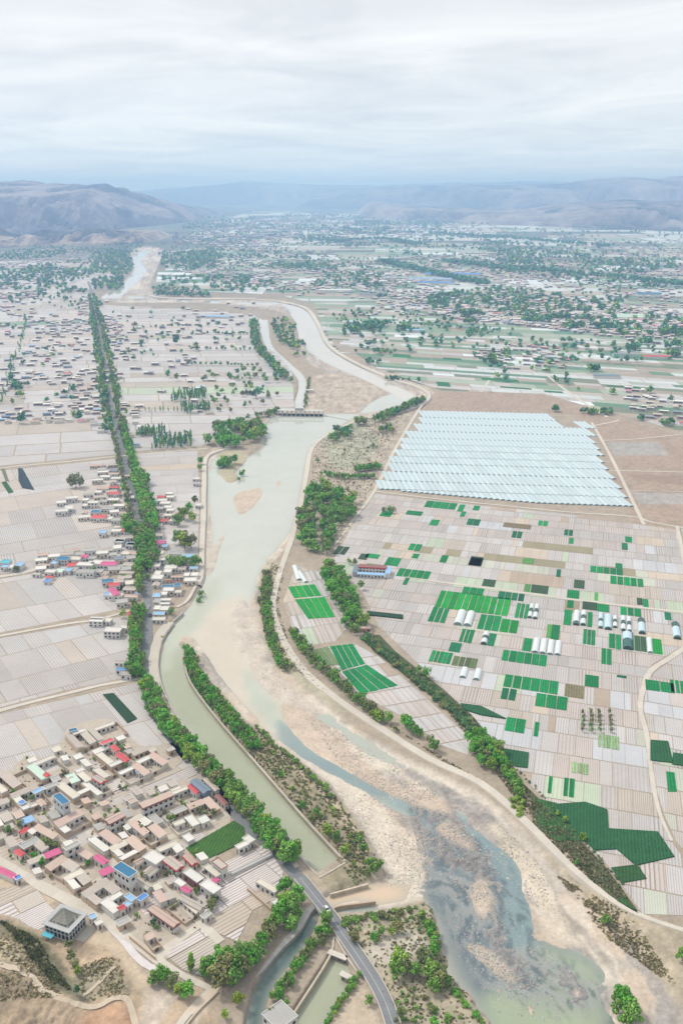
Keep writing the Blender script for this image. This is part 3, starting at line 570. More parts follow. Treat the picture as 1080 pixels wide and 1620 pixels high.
vg = MB(); vgp = closed(GP([(-100,1262),(0,1232),(40,1196),(78,1200),(100,1170),(108,1152),(165,1136),(190,1150),(212,1172),(232,1182),(275,1175),(300,1188),(262,1226),(200,1238),(210,1252),(290,1232),(345,1238),(362,1268),(365,1300),(352,1336),(335,1372),(335,1400),(352,1432),(345,1465),(318,1465),(285,1490),(250,1530),(200,1482),(150,1448),(60,1395),(-60,1340)]), 2)
vg.face([(x, y, .20) for x, y in vgp], (0.47,0.405,0.33)); kind(vg.build('village_ground', M_GROUND2))
VPLOTS = [[(156,1264),(205,1241),(250,1224),(330,1196),(342,1234),(288,1234),(215,1258),(172,1284)], [(168,1238),(190,1227),(206,1243),(182,1254)], [(98,1318),(134,1308),(152,1328),(112,1345)], [(60,1212),(88,1206),(96,1216),(70,1226)], [(130,1205),(146,1198),(160,1212),(142,1220)]]
for q in VPLOTS: zone(q, R(40), R(-50), (8,14), (10,24), [(5,(0.56,0.52,0.50),1),(2,(0.47,0.41,0.35),1)], (.4,.4), across=False, period=1.3, z=.225)
# lower left plots between the houses
uV, vV = R(40), R(-50)
for pg, across in (([(0,1405),(55,1400),(75,1430),(95,1448),(60,1478),(20,1456),(-40,1450),(-60,1400)], False), ([(340,1372),(420,1335),(448,1380),(440,1420),(400,1440),(375,1490),(330,1470),(300,1455),(320,1400)], False),
                   ([(260,1510),(318,1470),(345,1495),(350,1520),(320,1545),(290,1535)], False), ([(215,1432),(248,1410),(262,1425),(232,1450)], False), ([(190,1440),(225,1412),(240,1425),(205,1465)], False),
                   ([(30,1560),(80,1535),(120,1590),(110,1640),(20,1640)], False), ([(-20,1320),(20,1318),(42,1335),(18,1362),(-30,1345)], False), ([(350,1300),(310,1320),(280,1336),(300,1345)], False)):
    zone(pg, uV, vV, (9,16), (12,30), [(5,(0.62,0.57,0.565),1.1),(2,(0.50,0.43,0.36),1),(1,(0.56,0.50,0.44),1)], (.4,.4), across=False, period=1.5, z=.22+zi[0]*.001)
# right side: the patchwork of vegetable plots
uR = A_((680,922),(1080,970)); vR = A_((1000,970),(1003,1030))
RZ = [(594,781),(700,794),(900,814),(1025,832),(1070,838),(1085,880),(1095,960),(1085,1018),(1030,1052),(1013,1085),(1007,1120),(1018,1160),(1024,1210),(1030,1250),(1042,1290),(1060,1330),(1085,1365),(1120,1450),(1016,1446),(960,1368),(920,1330),(870,1276),(800,1200),(745,1132),(640,1030),(598,990),(575,940),(545,905),(528,884),(562,824)]
zone(RZ, uR, vR, (15,25), (3.6,11), PAL_R, (.8,.22), run=.5, period=1.15)
zone([(1090,1018),(1062,1044),(1034,1064),(1022,1085),(1017,1120),(1027,1160),(1032,1210),(1038,1250),(1050,1290),(1068,1330),(1100,1370),(1200,1400),(1200,1018)], uR-.05, vR, (13,23), (6,14), PAL_R, (.8,.25), period=1.2)
zone([(1076,836),(1500,890),(1500,1100),(1205,1018),(1098,1015),(1102,960),(1090,880)], uR, vR, (18,30), (6,16), PAL_R, (1,.4), period=1.3)
zone([(1205,1020),(1500,1105),(1500,1700),(1205,1400)], uR, vR, (18,30), (6,16), PAL_R, (1,.4), period=1.3)
# strip between embankment and hedge
u3 = A_((455,945),(540,932)); v3 = A_((486,968),(545,1100))
zone([(468,895),(505,905),(540,940),(556,985),(530,1015),(485,1022),(462,990),(448,950)], u3, v3, (20,34), (5,9), PAL_R, (.6,.3), period=3.5)
zone([(505,1025),(560,1018),(600,1040),(680,1110),(745,1170),(740,1195),(700,1180),(640,1135),(570,1100)], A_((560,1095),(630,1083)), A_((620,1105),(660,1150)), (12,22), (12,24), [(6,FW,.4),(3,FP,.6),(2,SO,.3)], (1.0,.3), period=4)
# the far plain on the right: mixed greenhouse and vegetable blocks
uF = A_((700,612),(1080,640)); vF = A_((745,560),(800,640))
zone([(520,560),(560,558),(600,585),(660,605),(700,618),(860,623),(960,652),(1090,685),(1300,740),(1500,560),(1200,540),(900,535),(560,530),(505,500)], uF, vF, (18,34), (28,60), PAL_F, (1.6,1.0), run=.2, across=False)
zone([(495,478),(620,470),(1400,500),(1500,560),(1200,542),(900,537),(560,532),(510,515)], uF*.6, vF, (30,58), (35,90), PAL_F, (2.5,1.5), run=.2, across=False, drop=.05)
EXCL2 = EXCL
zone([(250,430),(400,420),(620,420),(1500,440),(1500,500),(620,472),(495,480),(440,466),(300,460),(245,455)], uF*.4, vF, (62,120), (60,150), PAL_F, (5,3), run=.2, across=False, drop=.1)
zone([(262,398),(400,385),(700,385),(1500,400),(1500,440),(620,424),(400,424),(262,428)], 0, 1.5, (100,210), (90,260), PAL_F, (9,6), run=.2, across=False, drop=.15)
zone([(290,372),(400,355),(760,352),(1000,362),(1500,390),(1500,402),(700,385),(400,385)], 0, 1.5, (210,420), (150,420), [(5,(0.57,0.60,0.59),.2),(3,(0.46,0.41,0.35),.2),(2,(0.25,0.33,0.24),.2),(3,(0.55,0.52,0.47),.2)], (20,14), run=.2, across=False, drop=.25)
zone([(330,352),(400,335),(700,335),(700,352),(500,356)], 0, 1.5, (420,980), (200,500), [(5,(0.62,0.62,0.58),.2),(3,(0.46,0.41,0.35),.2),(2,(0.25,0.33,0.24),.2)], (40,24), run=.2, across=False, drop=.35)
zone([(-300,415),(150,412),(195,425),(165,450),(135,462),(-300,470)], 0.05, 1.5, (80,150), (80,220), PAL_FL, (6,4), across=False, drop=.1)
kind(FMB.build('fields', M_FIELD, fields=True))
# ------------------------------------------------------------------ green crop plots (raised canopies)
GRN1=(0.009,0.20,0.055); GRN2=(0.015,0.27,0.04); GRN3=(0.012,0.135,0.055); GDK=(0.045,0.088,0.04); GLT=(0.10,0.27,0.07); GRS=(0.05,0.125,0.022)
def crop(x0, y0, x1, y1, ncol=1, c=GRN1, nrow=1, off=(680,820), s=2.7, skew=None, h=.35, u=None, v=None, gap=.35):
    """a photo rectangle read off at scale s -> rows of raised beds laid along the field rows"""
    xa, xb = off[0]+x0/s, off[0]+x1/s; ya, yb = off[1]+y0/s, off[1]+y1/s; xc, yc = (xa+xb)/2, (ya+yb)/2
    u = uR if u is None else u; v = vR if v is None else v
    l, r_ = G(xa, yc), G(xb, yc); t, b_ = G(xc, ya), G(xc, yb); c0 = G(xc, yc)
    W_ = math.hypot(r_[0]-l[0], r_[1]-l[1]); Hh = math.hypot(t[0]-b_[0], t[1]-b_[1])
    # the photo box also holds the slope of the row lines
    Hh = max(3, Hh-abs(W_*math.sin(u))*.55)
    ux, uy, vx, vy = math.cos(u), math.sin(u), math.cos(v), math.sin(v)
    for i in range(ncol):
        for j in range(nrow):
            k = rnd.uniform(.82, 1.2); cc = tuple(q*k for q in c)
            gap = rnd.choice((.35,.5,.9)); k *= rnd.uniform(.85,1.15); cc = tuple(q*k for q in c); a0 = -W_/2+W_*i/ncol+gap/2; a1 = -W_/2+W_*(i+1)/ncol-gap/2; b0 = -Hh/2+Hh*j/nrow+gap/2; b1 = -Hh/2+Hh*(j+1)/nrow-gap/2
            p = [(c0[0]+a*ux+b*vx, c0[1]+a*uy+b*vy) for a, b in ((a0,b0),(a1,b0),(a1,b1),(a0,b1))][::-1]
            CMB.prism([(x, y, 0.05) for x, y in p], [(x, y, h) for x, y in p], cc)
for a in ((158,2,212,32,2),(460,10,502,34,2),(348,55,392,86,2),(570,48,610,76,2),(592,84,612,110,1),(830,78,862,104,1),(816,106,843,136,1),(44,158,74,190,1),(538,218,558,252,1),(790,192,820,216,1),
          (138,294,228,330,3),(290,314,402,354,4),(584,306,636,344,1),(584,350,612,384,1),(712,366,764,402,1),(812,380,898,420,3),(906,344,932,382,1),(1000,402,1028,436,1),(365,362,420,430,3),
          (570,390,604,458,1),(670,400,692,466,1),(762,492,790,556,1),(790,496,816,562,1),(206,410,298,482,3),(128,472,184,534,3),(396,512,434,570,1),(82,530,132,574,1),(246,490,280,548,1),
          (516,454,552,520,1),(652,474,704,542,3),(730,556,774,626,2),(0,566,92,622,5),(306,566,496,628,6),(658,668,720,724,1),(314,672,544,746,6),(302,724,368,780,2),(450,750,584,818,3),(796,670,838,684,1)):
    crop(*a[:4], a[4], GRN1 if rnd.random() < .7 else GRN3)
for a, c in (((684,206,820,242,5), GRN1), ((770,248,908,292,5), GRN1), ((28,314,338,410,11), GRN2), ((300,430,376,492,2), GRN2), ((948,514,990,582,1), GRN2), ((0,380,74,448,3), GRN1), ((612,262,660,302,1), GDK), ((168,168,224,206,1), GDK),
             ((224,260,278,294,1), GDK), ((430,284,504,324,1), GDK), ((650,356,712,394,1), GDK), ((880,340,908,372,1), GDK), ((872,502,922,570,2), (0.05,0.11,0.05)), ((496,452,518,512,1), GLT), ((394,170,442,196,1), GLT),
             ((400,280,430,316,1), GLT), ((312,20,430,46,1), (0.16,0.13,0.075)), ((574,708,656,770,1), (0.17,0.15,0.08)), ((820,484,868,562,2), GRN3), ((96,590,200,640,4), (0.11,0.15,0.06)), ((700,318,716,352,1), GLT), ((920,692,1040,746,2), GRN1), ((1024,690,1085,750,3), GRN1)):
    crop(*a, c)
for a in ((185,765,235,782,1),): pass
# plots near the greenhouse edge and in the centre strip
for x0,y0,x1,y1,n in ((672,793,722,806,4),(724,798,734,810,1),(748,800,758,808,1),(728,809,736,818,1),(642,808,668,816,2),(602,808,620,818,1),(680,822,694,832,1),(578,892,606,900,2),(610,882,632,896,2),(646,860,666,872,2),(628,900,680,916,5),(578,876,600,884,1),(638,914,646,926,1),(652,876,662,884,1)):
    crop(x0, y0, x1, y1, n, GRN1, off=(0,0), s=1)
crop(530,864,550,878,2,GDK,off=(0,0),s=1); crop(568,876,582,886,1,GDK,off=(0,0),s=1); crop(742,880,762,896,1,GDK,off=(0,0),s=1)
def pcrop(pts, c, h=.35, n=1, jit=0):
    P = [tuple(p) for p in GP(pts, h)]
    a = sum(P[i][0]*P[(i+1)%len(P)][1]-P[(i+1)%len(P)][0]*P[i][1] for i in range(len(P)))
    if a < 0: P = P[::-1]
    if n == 1: CMB.prism([(x, y, .05) for x, y in P], [(x, y, h) for x, y in P], c)
def bedded(p0, p1, p2, p3, n, c, m=1, g=.5, h=.35):
    """quad p0 p1 p2 p3 (photo), n beds side by side along p0->p1, m along p1->p2"""
    P = [Vector((*G(*p, h), 0)) for p in (p0, p1, p2, p3)]
    f = lambda s, t: (P[0].lerp(P[1], s)).lerp(P[3].lerp(P[2], s), t)
    Wd = (P[1]-P[0]).length; Hd = (P[3]-P[0]).length
    for i in range(n):
        for j in range(m):
            k = rnd.uniform(.85, 1.15); s0 = i/n+g/2/Wd; s1 = (i+1)/n-g/2/Wd; t0 = j/m+g/2/Hd; t1 = (j+1)/m-g/2/Hd
            q = [f(s0,t0), f(s1,t0), f(s1,t1), f(s0,t1)]; a = (q[1]-q[0]).cross(q[2]-q[0]).z
            if a < 0: q = q[::-1]
            CMB.prism([(v.x, v.y, .05) for v in q], [(v.x, v.y, h) for v in q], tuple(x*k for x in c))
bedded((455,928),(498,924),(509,942),(465,946),4,GRN2); bedded((466,948),(514,944),(530,976),(487,979),4,GRN2); bedded((470,905),(478,905),(484,918),(474,918),1,GRN1)
bedded((521,1022),(558,1018),(578,1050),(540,1060),4,GRN1); bedded((540,1062),(580,1051),(630,1084),(570,1098),4,GRN1,2); bedded((492,1028),(519,1022),(538,1052),(515,1052),3,(0.16,0.22,0.10))
DKG=(0.022,0.10,0.035)
pcrop([(870,1272),(925,1268),(960,1280),(962,1310),(1040,1315),(1066,1354),(1005,1368),(975,1342),(940,1344),(920,1325)], DKG, .7)
pcrop([(966,1372),(1008,1367),(1022,1389),(982,1396)], (0.03,0.09,0.025), .6)
pcrop([(1028,1170),(1056,1172),(1064,1206),(1028,1202)], DKG, .7); pcrop([(1064,1190),(1090,1194),(1090,1212),(1062,1208)], DKG, .7); pcrop([(1053,1220),(1066,1222),(1070,1252),(1056,1252)], GRN1)
pcrop([(788,1182),(836,1190),(834,1214),(815,1212)], DKG, .6); pcrop([(728,1112),(760,1116),(800,1136),(760,1130),(735,1122)], DKG, .9)
crop(890,1230,908,1262,2,GRN1,off=(0,0),s=1); crop(866,1228,873,1256,1,GRN1,off=(0,0),s=1); crop(799,1135,830,1160,2,GRN1,off=(0,0),s=1); crop(844,1142,852,1166,1,GRN1,off=(0,0),s=1); crop(904,1206,930,1226,3,(0.24,0.36,0.17),off=(0,0),s=1); crop(945,1162,978,1186,5,(0.22,0.34,0.16),off=(0,0),s=1)
pcrop([(294,1341),(370,1298),(386,1308),(388,1330),(316,1364)], GRS, .6); pcrop([(163,1098),(180,1096),(217,1136),(202,1143)], (0.02,0.06,0.028), .6); pcrop([(0,1490),(1,1490),(1,1491)], GRS)
pcrop([(170,927),(215,921),(217,930),(172,934)], (0.02,0.065,0.025), .7)
pcrop([(3,763),(10,761),(22,778),(14,780)], (0.025,0.10,0.03), .5); pcrop([(29,740),(36,741),(55,775),(36,772),(30,760)], (0.03,0.05,0.06), .4); pcrop([(2,742),(8,741),(15,762),(9,760)], (0.16,0.17,0.10), .4)
pcrop([(580,966),(637,972),(637,978),(582,972)], (0.02,0.06,0.03), 1.0)
pcrop([(575,1004),(600,1004),(625,1030),(700,1090),(745,1130),(800,1195),(828,1240),(900,1310),(960,1375),(1008,1440),(990,1440),(930,1385),(890,1340),(850,1310),(838,1262),(800,1215),(745,1160),(690,1105),(630,1060),(590,1030)], (0.085,0.095,0.045), .25)
pcrop([(845,1262),(880,1270),(925,1330),(880,1330),(850,1300)], (0.035,0.115,0.03), .4)
pcrop([(985,1418),(1010,1445),(1000,1440),(975,1425)], (0.035,0.10,0.025), .5)
for a in ((620,560,650,566),(700,566,730,570),(760,598,820,604),(960,610,1010,614),(690,604,712,612),(860,618,890,622),(790,612,840,616)): crop(*a, 1, (0.03,0.16,0.06), off=(0,0), s=1, u=uF, v=vF)
kind(CMB.build('crops', M_CROP), 'stuff')
# ------------------------------------------------------------------ polytunnels
def tunnel_mesh(name, w_, l, h, c, bands=None, seg=8, stretch=1):
    """an arched film tunnel, l along +y, centre at origin"""
    mb = MB(); bands = bands or [(0, 1, c)]
    for a, b, cc in bands:
        for i in range(seg):
            t0, t1 = math.pi*i/seg, math.pi*(i+1)/seg
            x0, z0, x1, z1 = -w_/2*math.cos(t0), h*math.sin(t0), -w_/2*math.cos(t1), h*math.sin(t1)
            y0, y1 = -l/2+l*a, -l/2+l*b; mb.face([(x0,y0,z0),(x1,y0,z1),(x1,y1,z1),(x0,y1,z0)][::-1], cc)
    for y, s in ((-l/2, 1), (l/2, -1)):
        pts = [(-w_/2*math.cos(math.pi*i/seg), y, h*math.sin(math.pi*i/seg)) for i in range(seg+1)]
        mb.face(pts if s > 0 else pts[::-1], (0.20,0.27,0.27) if bands[0][2][0] > .3 else (0.03,0.07,0.05))
    me = bpy.data.meshes.new(name); me.from_pydata(mb.v, [], mb.f); a = me.attributes.new('col','FLOAT_COLOR','FACE'); a.data.foreach_set('color', np.array([(*q,1) for q in mb.c], np.float32).ravel()); me.materials.append(M_FILM)
    return me
GHC = (0.50,0.585,0.605)
WN = {1:'first',2:'second',3:'third',4:'fourth',5:'fifth',6:'sixth',7:'seventh',8:'eighth',9:'ninth',10:'tenth',11:'eleventh',12:'twelfth',13:'thirteenth',14:'fourteenth',15:'fifteenth',16:'sixteenth',17:'seventeenth',18:'eighteenth',19:'nineteenth',20:'twentieth'}
def ordn(i):
    if i in WN: return WN[i]
    return f"{i}{'th' if 10 <= i % 100 <= 20 else {1:'st',2:'nd',3:'rd'}.get(i % 10, 'th')}"
bands_y = [650.5, 661, 671.5, 683, 694.6, 704, 713.5, 724, 735, 748.5, 763.5, 777, 790.5]
vG = A_((640,715),(700,800)); vG = A_((676,766),(694,792)); uG = A_((601,763),(780,769))
leftb = [(650.5,667),(671.5,655),(694.6,636),(713.5,625),(735,612),(763.5,594),(800,585)]
rightb = [(650.5,862),(671,889),(672,936),(694,938),(713.5,950),(741,961),(771,985),(806,1000),(830,1004)]
ux, uy, vx, vy = math.cos(uG), math.sin(uG), math.cos(vG), math.sin(vG)
tun = []; pitch = 5.7; o0 = G(601, 763.5)
for bi in range(len(bands_y)-1):
    ya, yb = bands_y[bi], bands_y[bi+1]; pa, pb = G(668, ya), G(668, yb)
    L_ = abs((pb[0]-pa[0])*(-uy)+(pb[1]-pa[1])*ux)/abs(math.sin(vG-uG))
    # march along the band line through photo (668, mid)
    pm = G(668, (ya+yb)/2)
    n0 = 0
    for k in range(-25, 75):
        cx2, cy2 = pm[0]+ux*pitch*k, pm[1]+uy*pitch*k; px_, py_ = PXY(cx2, cy2, 1)
        lb = np.interp(py_, [q[0] for q in leftb], [q[1] for q in leftb]); rb = np.interp(py_, [q[0] for q in rightb], [q[1] for q in rightb])
        if lb+3 < px_ < rb-2:
            bot = 775+(px_-595)*35/405
            e1 = PXY(cx2+vx*L_/2, cy2+vy*L_/2); e0 = PXY(cx2-vx*L_/2, cy2-vy*L_/2); fr_ = 1.0
            if e0[1] > e1[1]: sg = -1; lo_, up_ = e0, e1
            else: sg = 1; lo_, up_ = e1, e0
            g1 = 775+(lo_[0]-595)*35/405-lo_[1]; g0 = 775+(up_[0]-595)*35/405-up_[1]
            if g0 <= 0: continue
            if g1 < 0: fr_ = g0/(g0-g1)
            if fr_ < .2: continue
            sh_ = -sg*L_*(1-fr_)/2; n0 += 1; tun.append((py_, bi, n0, cx2+vx*sh_, cy2+vy*sh_, L_*fr_))
tun.sort(reverse=True)
meshes_g = {}
rest = MB(); nb = len(bands_y)-1
for i, (py_, bi, n0, x, y, L_) in enumerate(tun):
    key = bi; var = rnd.randrange(3); bi_ = bi; bi = (bi_, round(L_, 0))
    if (bi, var) not in meshes_g:
        k = (1.0, .95, 1.06)[var]; meshes_g[(bi, var)] = tunnel_mesh('film_tunnel', pitch*.985, (L_-(2.2 if bi_ % 2 else .6)), 1.45, tuple(q*k for q in GHC))
    if i < 300:
        o = bpy.data.objects.new('film_tunnel', meshes_g[(bi, var)]); bi = bi_; C.objects.link(o)
        o.location = (x, y, .06); o.rotation_euler = (0, 0, vG+math.pi/2)
        tag(o, f"film tunnel, {ordn(n0)} from left, {ordn(nb-bi)} band from front, big greenhouse block", 'greenhouse', 'film tunnels packed in the big greenhouse block')
    else:
        me = meshes_g[(bi, var)]; ca, sa = math.cos(vG+math.pi/2), math.sin(vG+math.pi/2); b = len(rest.v); q = me.vertices
        for v_ in q: rest.v.append((x+v_.co.x*ca-v_.co.y*sa, y+v_.co.x*sa+v_.co.y*ca, .06+v_.co.z))
        for f in me.polygons: rest.f.append(tuple(b+k for k in f.vertices)); rest.c.append(GHC)
o = rest.build('far_film_tunnels', M_FILM); kind(o, 'stuff', 'the farther bands of pale film tunnels at the back of the big greenhouse block')
# single tunnels among the plots (photo crops at 2.7x from (680,820))
WH=(0.66,0.70,0.70); LB=(0.50,0.64,0.70); DK=(0.03,0.085,0.055)
sing = [(104,396,150,462,'w'),(146,400,188,466,'w'),(418,364,440,432,'s'),(440,366,464,436,'s'),(608,394,640,462,'w2'),(640,394,668,464,'s'),(716,402,740,476,'b2'),(740,412,778,482,'b'),(778,416,800,472,'s'),(812,416,836,486,'s'),(838,420,860,490,'s'),(884,428,920,500,'k'),(1030,446,1070,522,'k'),(218,486,250,544,'s'),
        (434,512,468,580,'w'),(466,516,500,584,'w'),(498,520,530,588,'w'),(530,524,562,590,'w'),(922,510,950,580,'w'),(816,490,868,566,'g'),(126,640,162,686,'w'),(184,646,220,696,'w')]
for a in sing:
    xa, xb, ya, yb = 680+a[0]/2.7, 680+a[2]/2.7, 820+a[1]/2.7, 820+a[3]/2.7; xc, yc = (xa+xb)/2, (ya+yb)/2
    wd_ = (G(xb, yc)[0]-G(xa, yc)[0])*.80; t, b_ = G(xc, ya), G(xc, yb); L_ = math.hypot(t[0]-b_[0], t[1]-b_[1])*.86; c0 = G(xc, yc)
    t_ = a[4]; bd = {'w': [(0,1,WH)], 'b': [(0,.06,DK),(.06,1,LB)], 's': [(0,.08,DK),(.08,.42,WH),(.42,.68,DK),(.68,1,WH)], 'w2': [(0,.2,DK),(.2,1,WH)], 'b2': [(0,.08,DK),(.08,.42,LB),(.42,.6,DK),(.6,1,LB)], 'k': [(0,.1,DK),(.1,.7,LB),(.7,1,DK)], 'g': [(0,.55,(0.02,0.10,0.08)),(.55,1,LB)]}[t_]
    bd = bd if math.cos(0) else bd
    me = tunnel_mesh('polytunnel', wd_, L_, wd_*.42, WH, bd, 10); o = bpy.data.objects.new('polytunnel', me); C.objects.link(o); o.location = (*c0, .07); o.rotation_euler = (0, 0, vR+math.pi/2)
    look = {'w': 'plain white', 'b': 'wide pale blue', 's': 'white and black banded', 'w2': 'white half-shaded', 'b2': 'pale blue and black banded', 'k': 'pale blue dark-ended', 'g': 'dark green and pale blue'}[t_]
    rtag(o, look, 'polytunnel', 'among the vegetable plots', 'polytunnel', 'polytunnels standing among the vegetable plots')
for p0, p1, wd_ in (((466,896),(473,918),4.2), ((473,905),(484,922),3.6)):
    a, b = G(*p0), G(*p1); me = tunnel_mesh('polytunnel', wd_, math.hypot(a[0]-b[0], a[1]-b[1]), 1.5, WH); o = bpy.data.objects.new('polytunnel', me); C.objects.link(o); o.location = ((a[0]+b[0])/2, (a[1]+b[1])/2, .1); o.rotation_euler = (0, 0, math.atan2(a[1]-b[1], a[0]-b[0])-math.pi/2)
    rtag(o, 'small white', 'polytunnel', 'in the strip beside the embankment road', 'polytunnel')
# ------------------------------------------------------------------ houses
PINK=(0.53,0.40,0.335); TANR=(0.47,0.41,0.355); WHT=(0.66,0.63,0.58); GRY=(0.40,0.38,0.36); RED=(0.60,0.11,0.115); BLU=(0.045,0.17,0.30); LBL=(0.28,0.47,0.70); SKYB=(0.10,0.27,0.62); MAG=(0.60,0.13,0.26); MNT=(0.52,0.64,0.54); TEA=(0.10,0.42,0.52); SLT=(0.20,0.25,0.31); BRN=(0.30,0.14,0.12); CRM=(0.62,0.56,0.47)
ADOBE=(0.50,0.39,0.29); WW=(0.64,0.62,0.58); WG=(0.44,0.43,0.42)
CN={PINK:'salmon-tiled',TANR:'tan-roofed',WHT:'white-roofed',GRY:'grey-roofed',RED:'red-roofed',BLU:'dark blue roofed',LBL:'light blue roofed',SKYB:'bright blue roofed',MAG:'magenta-roofed',MNT:'mint-roofed',TEA:'teal-roofed',SLT:'slate-roofed',BRN:'maroon-roofed',CRM:'cream-roofed'}
box_me = {}
def unit_box(name, m):
    if name not in box_me:
        mb = MB(); mb.box(0, 0, -.5, .5, 1, 1, (1,1,1)); me = bpy.data.meshes.new(name); me.from_pydata(mb.v, [], mb.f); me.materials.append(m)
        a = me.attributes.new('col','FLOAT_COLOR','FACE'); a.data.foreach_set('color', np.ones(len(mb.f)*4, np.float32)); box_me[name] = me
    return box_me[name]
def inst(name, key, m, parent, loc, scl, rz=0):
    o = bpy.data.objects.new(name, unit_box(key, m)); C.objects.link(o); o.parent = parent; o.location = loc; o.scale = scl; o.rotation_euler = (0, 0, rz); return o
def jit(c, a=.06):
    k = 1+rnd.uniform(-a, a); return tuple(min(.9, q*k*(1+rnd.uniform(-.015, .015))) for q in c)
def wing(par, x0, y0, x1, y1, h, rc, wc, face, roof='shed', z0=0.0, win=True, name='wing', sub=True, rise=.55, rim=None, floors=1):
    """a block of rooms in the local frame of par; face = side(s) with openings, out of '-x+x-y+y'"""
    mb = MB(); mb.box((x0+x1)/2, (y0+y1)/2, z0-.3, z0+h, x1-x0, y1-y0, jit(wc)); wo = mb.build(name, M_WALL, par)
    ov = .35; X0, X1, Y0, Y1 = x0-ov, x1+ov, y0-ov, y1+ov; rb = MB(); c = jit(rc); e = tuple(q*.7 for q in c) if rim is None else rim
    zt = z0+h+.02
    if roof == 'flat':
        rb.box((X0+X1)/2, (Y0+Y1)/2, zt, zt+.18, X1-X0, Y1-Y0, c)
        pc = rim or jit(WW)
        for bx in ((X0+.12, (Y0+Y1)/2, .24, Y1-Y0), (X1-.12, (Y0+Y1)/2, .24, Y1-Y0), ((X0+X1)/2, Y0+.12, X1-X0-.48, .24), ((X0+X1)/2, Y1-.12, X1-X0-.48, .24)): rb.box(bx[0], bx[1], zt+.18, zt+.5, bx[2], bx[3], pc)
    elif roof == 'gable':
        if (X1-X0) >= (Y1-Y0):
            ym = (Y0+Y1)/2; r = rise*1.3
            lo = [(X0,Y0,zt),(X1,Y0,zt),(X1,Y1,zt),(X0,Y1,zt)]; a, b = (X0, ym, zt+r), (X1, ym, zt+r)
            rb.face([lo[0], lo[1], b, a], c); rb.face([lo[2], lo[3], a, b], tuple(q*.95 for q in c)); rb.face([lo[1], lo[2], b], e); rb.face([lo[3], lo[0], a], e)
            rb.box((X0+X1)/2, ym, zt+r-.02, zt+r+.12, X1-X0, .35, tuple(q*.85 for q in c))
        else:
            xm = (X0+X1)/2; r = rise*1.3
            lo = [(X0,Y0,zt),(X1,Y0,zt),(X1,Y1,zt),(X0,Y1,zt)]; a, b = (xm, Y0, zt+r), (xm, Y1, zt+r)
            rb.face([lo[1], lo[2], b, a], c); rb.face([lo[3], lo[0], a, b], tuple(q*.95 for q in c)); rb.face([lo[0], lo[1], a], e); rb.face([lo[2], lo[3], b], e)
            rb.box(xm, (Y0+Y1)/2, zt+r-.02, zt+r+.12, .35, Y1-Y0, tuple(q*.85 for q in c))
    else:      # one slope falling towards the first face side
        f = face[:2] if face else '-y'; hs = [zt]*4; P = [(X0,Y0),(X1,Y0),(X1,Y1),(X0,Y1)]
        hi = {'-y': (2,3), '+y': (0,1), '-x': (1,2), '+x': (0,3)}[f]
        for k in hi: hs[k] += rise
        th = .16; rb.prism([(*P[k], hs[k]-.0) for k in range(4)], [(*P[k], hs[k]+th) for k in range(4)], c, True, True)
        rb.f and None
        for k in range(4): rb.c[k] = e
        mb2 = MB(); q = [(x0,y0),(x1,y0),(x1,y1),(x0,y1)]     # gable triangles under the slope belong to the roof piece
        rb.prism([(*q[k], zt-.015) for k in range(4)], [(*q[k], hs[k]-.004) for k in range(4)], jit(wc), False)
    if rim is not None and roof != 'flat':
        for bx in (((X0+X1)/2, Y0-.06, X1-X0+.24, .12), ((X0+X1)/2, Y1+.06, X1-X0+.24, .12), (X0-.06, (Y0+Y1)/2, .12, Y1-Y0), (X1+.06, (Y0+Y1)/2, .12, Y1-Y0)):
            rb.box(bx[0], bx[1], zt-.9, zt+.12, bx[2], bx[3], rim)
    ro = rb.build('roof', M_ROOF, wo if sub else par)
    if win:
        for fc in [face[i:i+2] for i in range(0, len(face), 2)]:
            ln = (x1-x0) if fc[1] == 'y' else (y1-y0); n = max(1, int(ln/2.6)); st = ln/n
            for fl in range(floors):
                hh = h/floors; zb = z0+fl*hh
                for i in range(n):
                    dr = (fl == 0 and i == n//2); ww, wh = (1.0, min(2.1, hh*.75)) if dr else (min(1.5, st*.6), min(1.4, hh*.5)); zc = zb+(wh/2 if dr else hh*.52); p = -ln/2+st*(i+.5)
                    if fc[1] == 'y': loc = ((x0+x1)/2+p, (y0-.01 if fc[0] == '-' else y1+.01), zc); sc_ = (ww, .12, wh)
                    else: loc = ((x0-.01 if fc[0] == '-' else x1+.01), (y0+y1)/2+p, zc); sc_ = (.12, ww, wh)
                    inst('door' if dr else 'window', 'door' if dr else 'pane', M_DOOR if dr else M_GLASS, wo if sub else par, loc, sc_)
    return wo
M_DOOR = mat('door_paint', 0.6, base=(0.16, 0.10, 0.08), noise=0.1)
def frame3(p0, p1, p2, off, s, h):
    q = [np.array(G(off[0]+p[0]/s, off[1]+p[1]/s, h)) for p in (p0, p1, p2)]
    a = q[0]-q[1]; b = q[2]-q[1]; la, lb = np.linalg.norm(a), np.linalg.norm(b)
    # square up: share the correction between both edges
    an = math.atan2(a[1], a[0]); bn = math.atan2(b[1], b[0]); df = (an-bn) % (2*math.pi)
    corr = (df-math.pi/2)/2 if df < math.pi else (df-3*math.pi/2)/2
    th = bn+corr                       # local +x along p1->p2
    c = (q[0]+q[2])/2; return c[0], c[1], th, lb, la
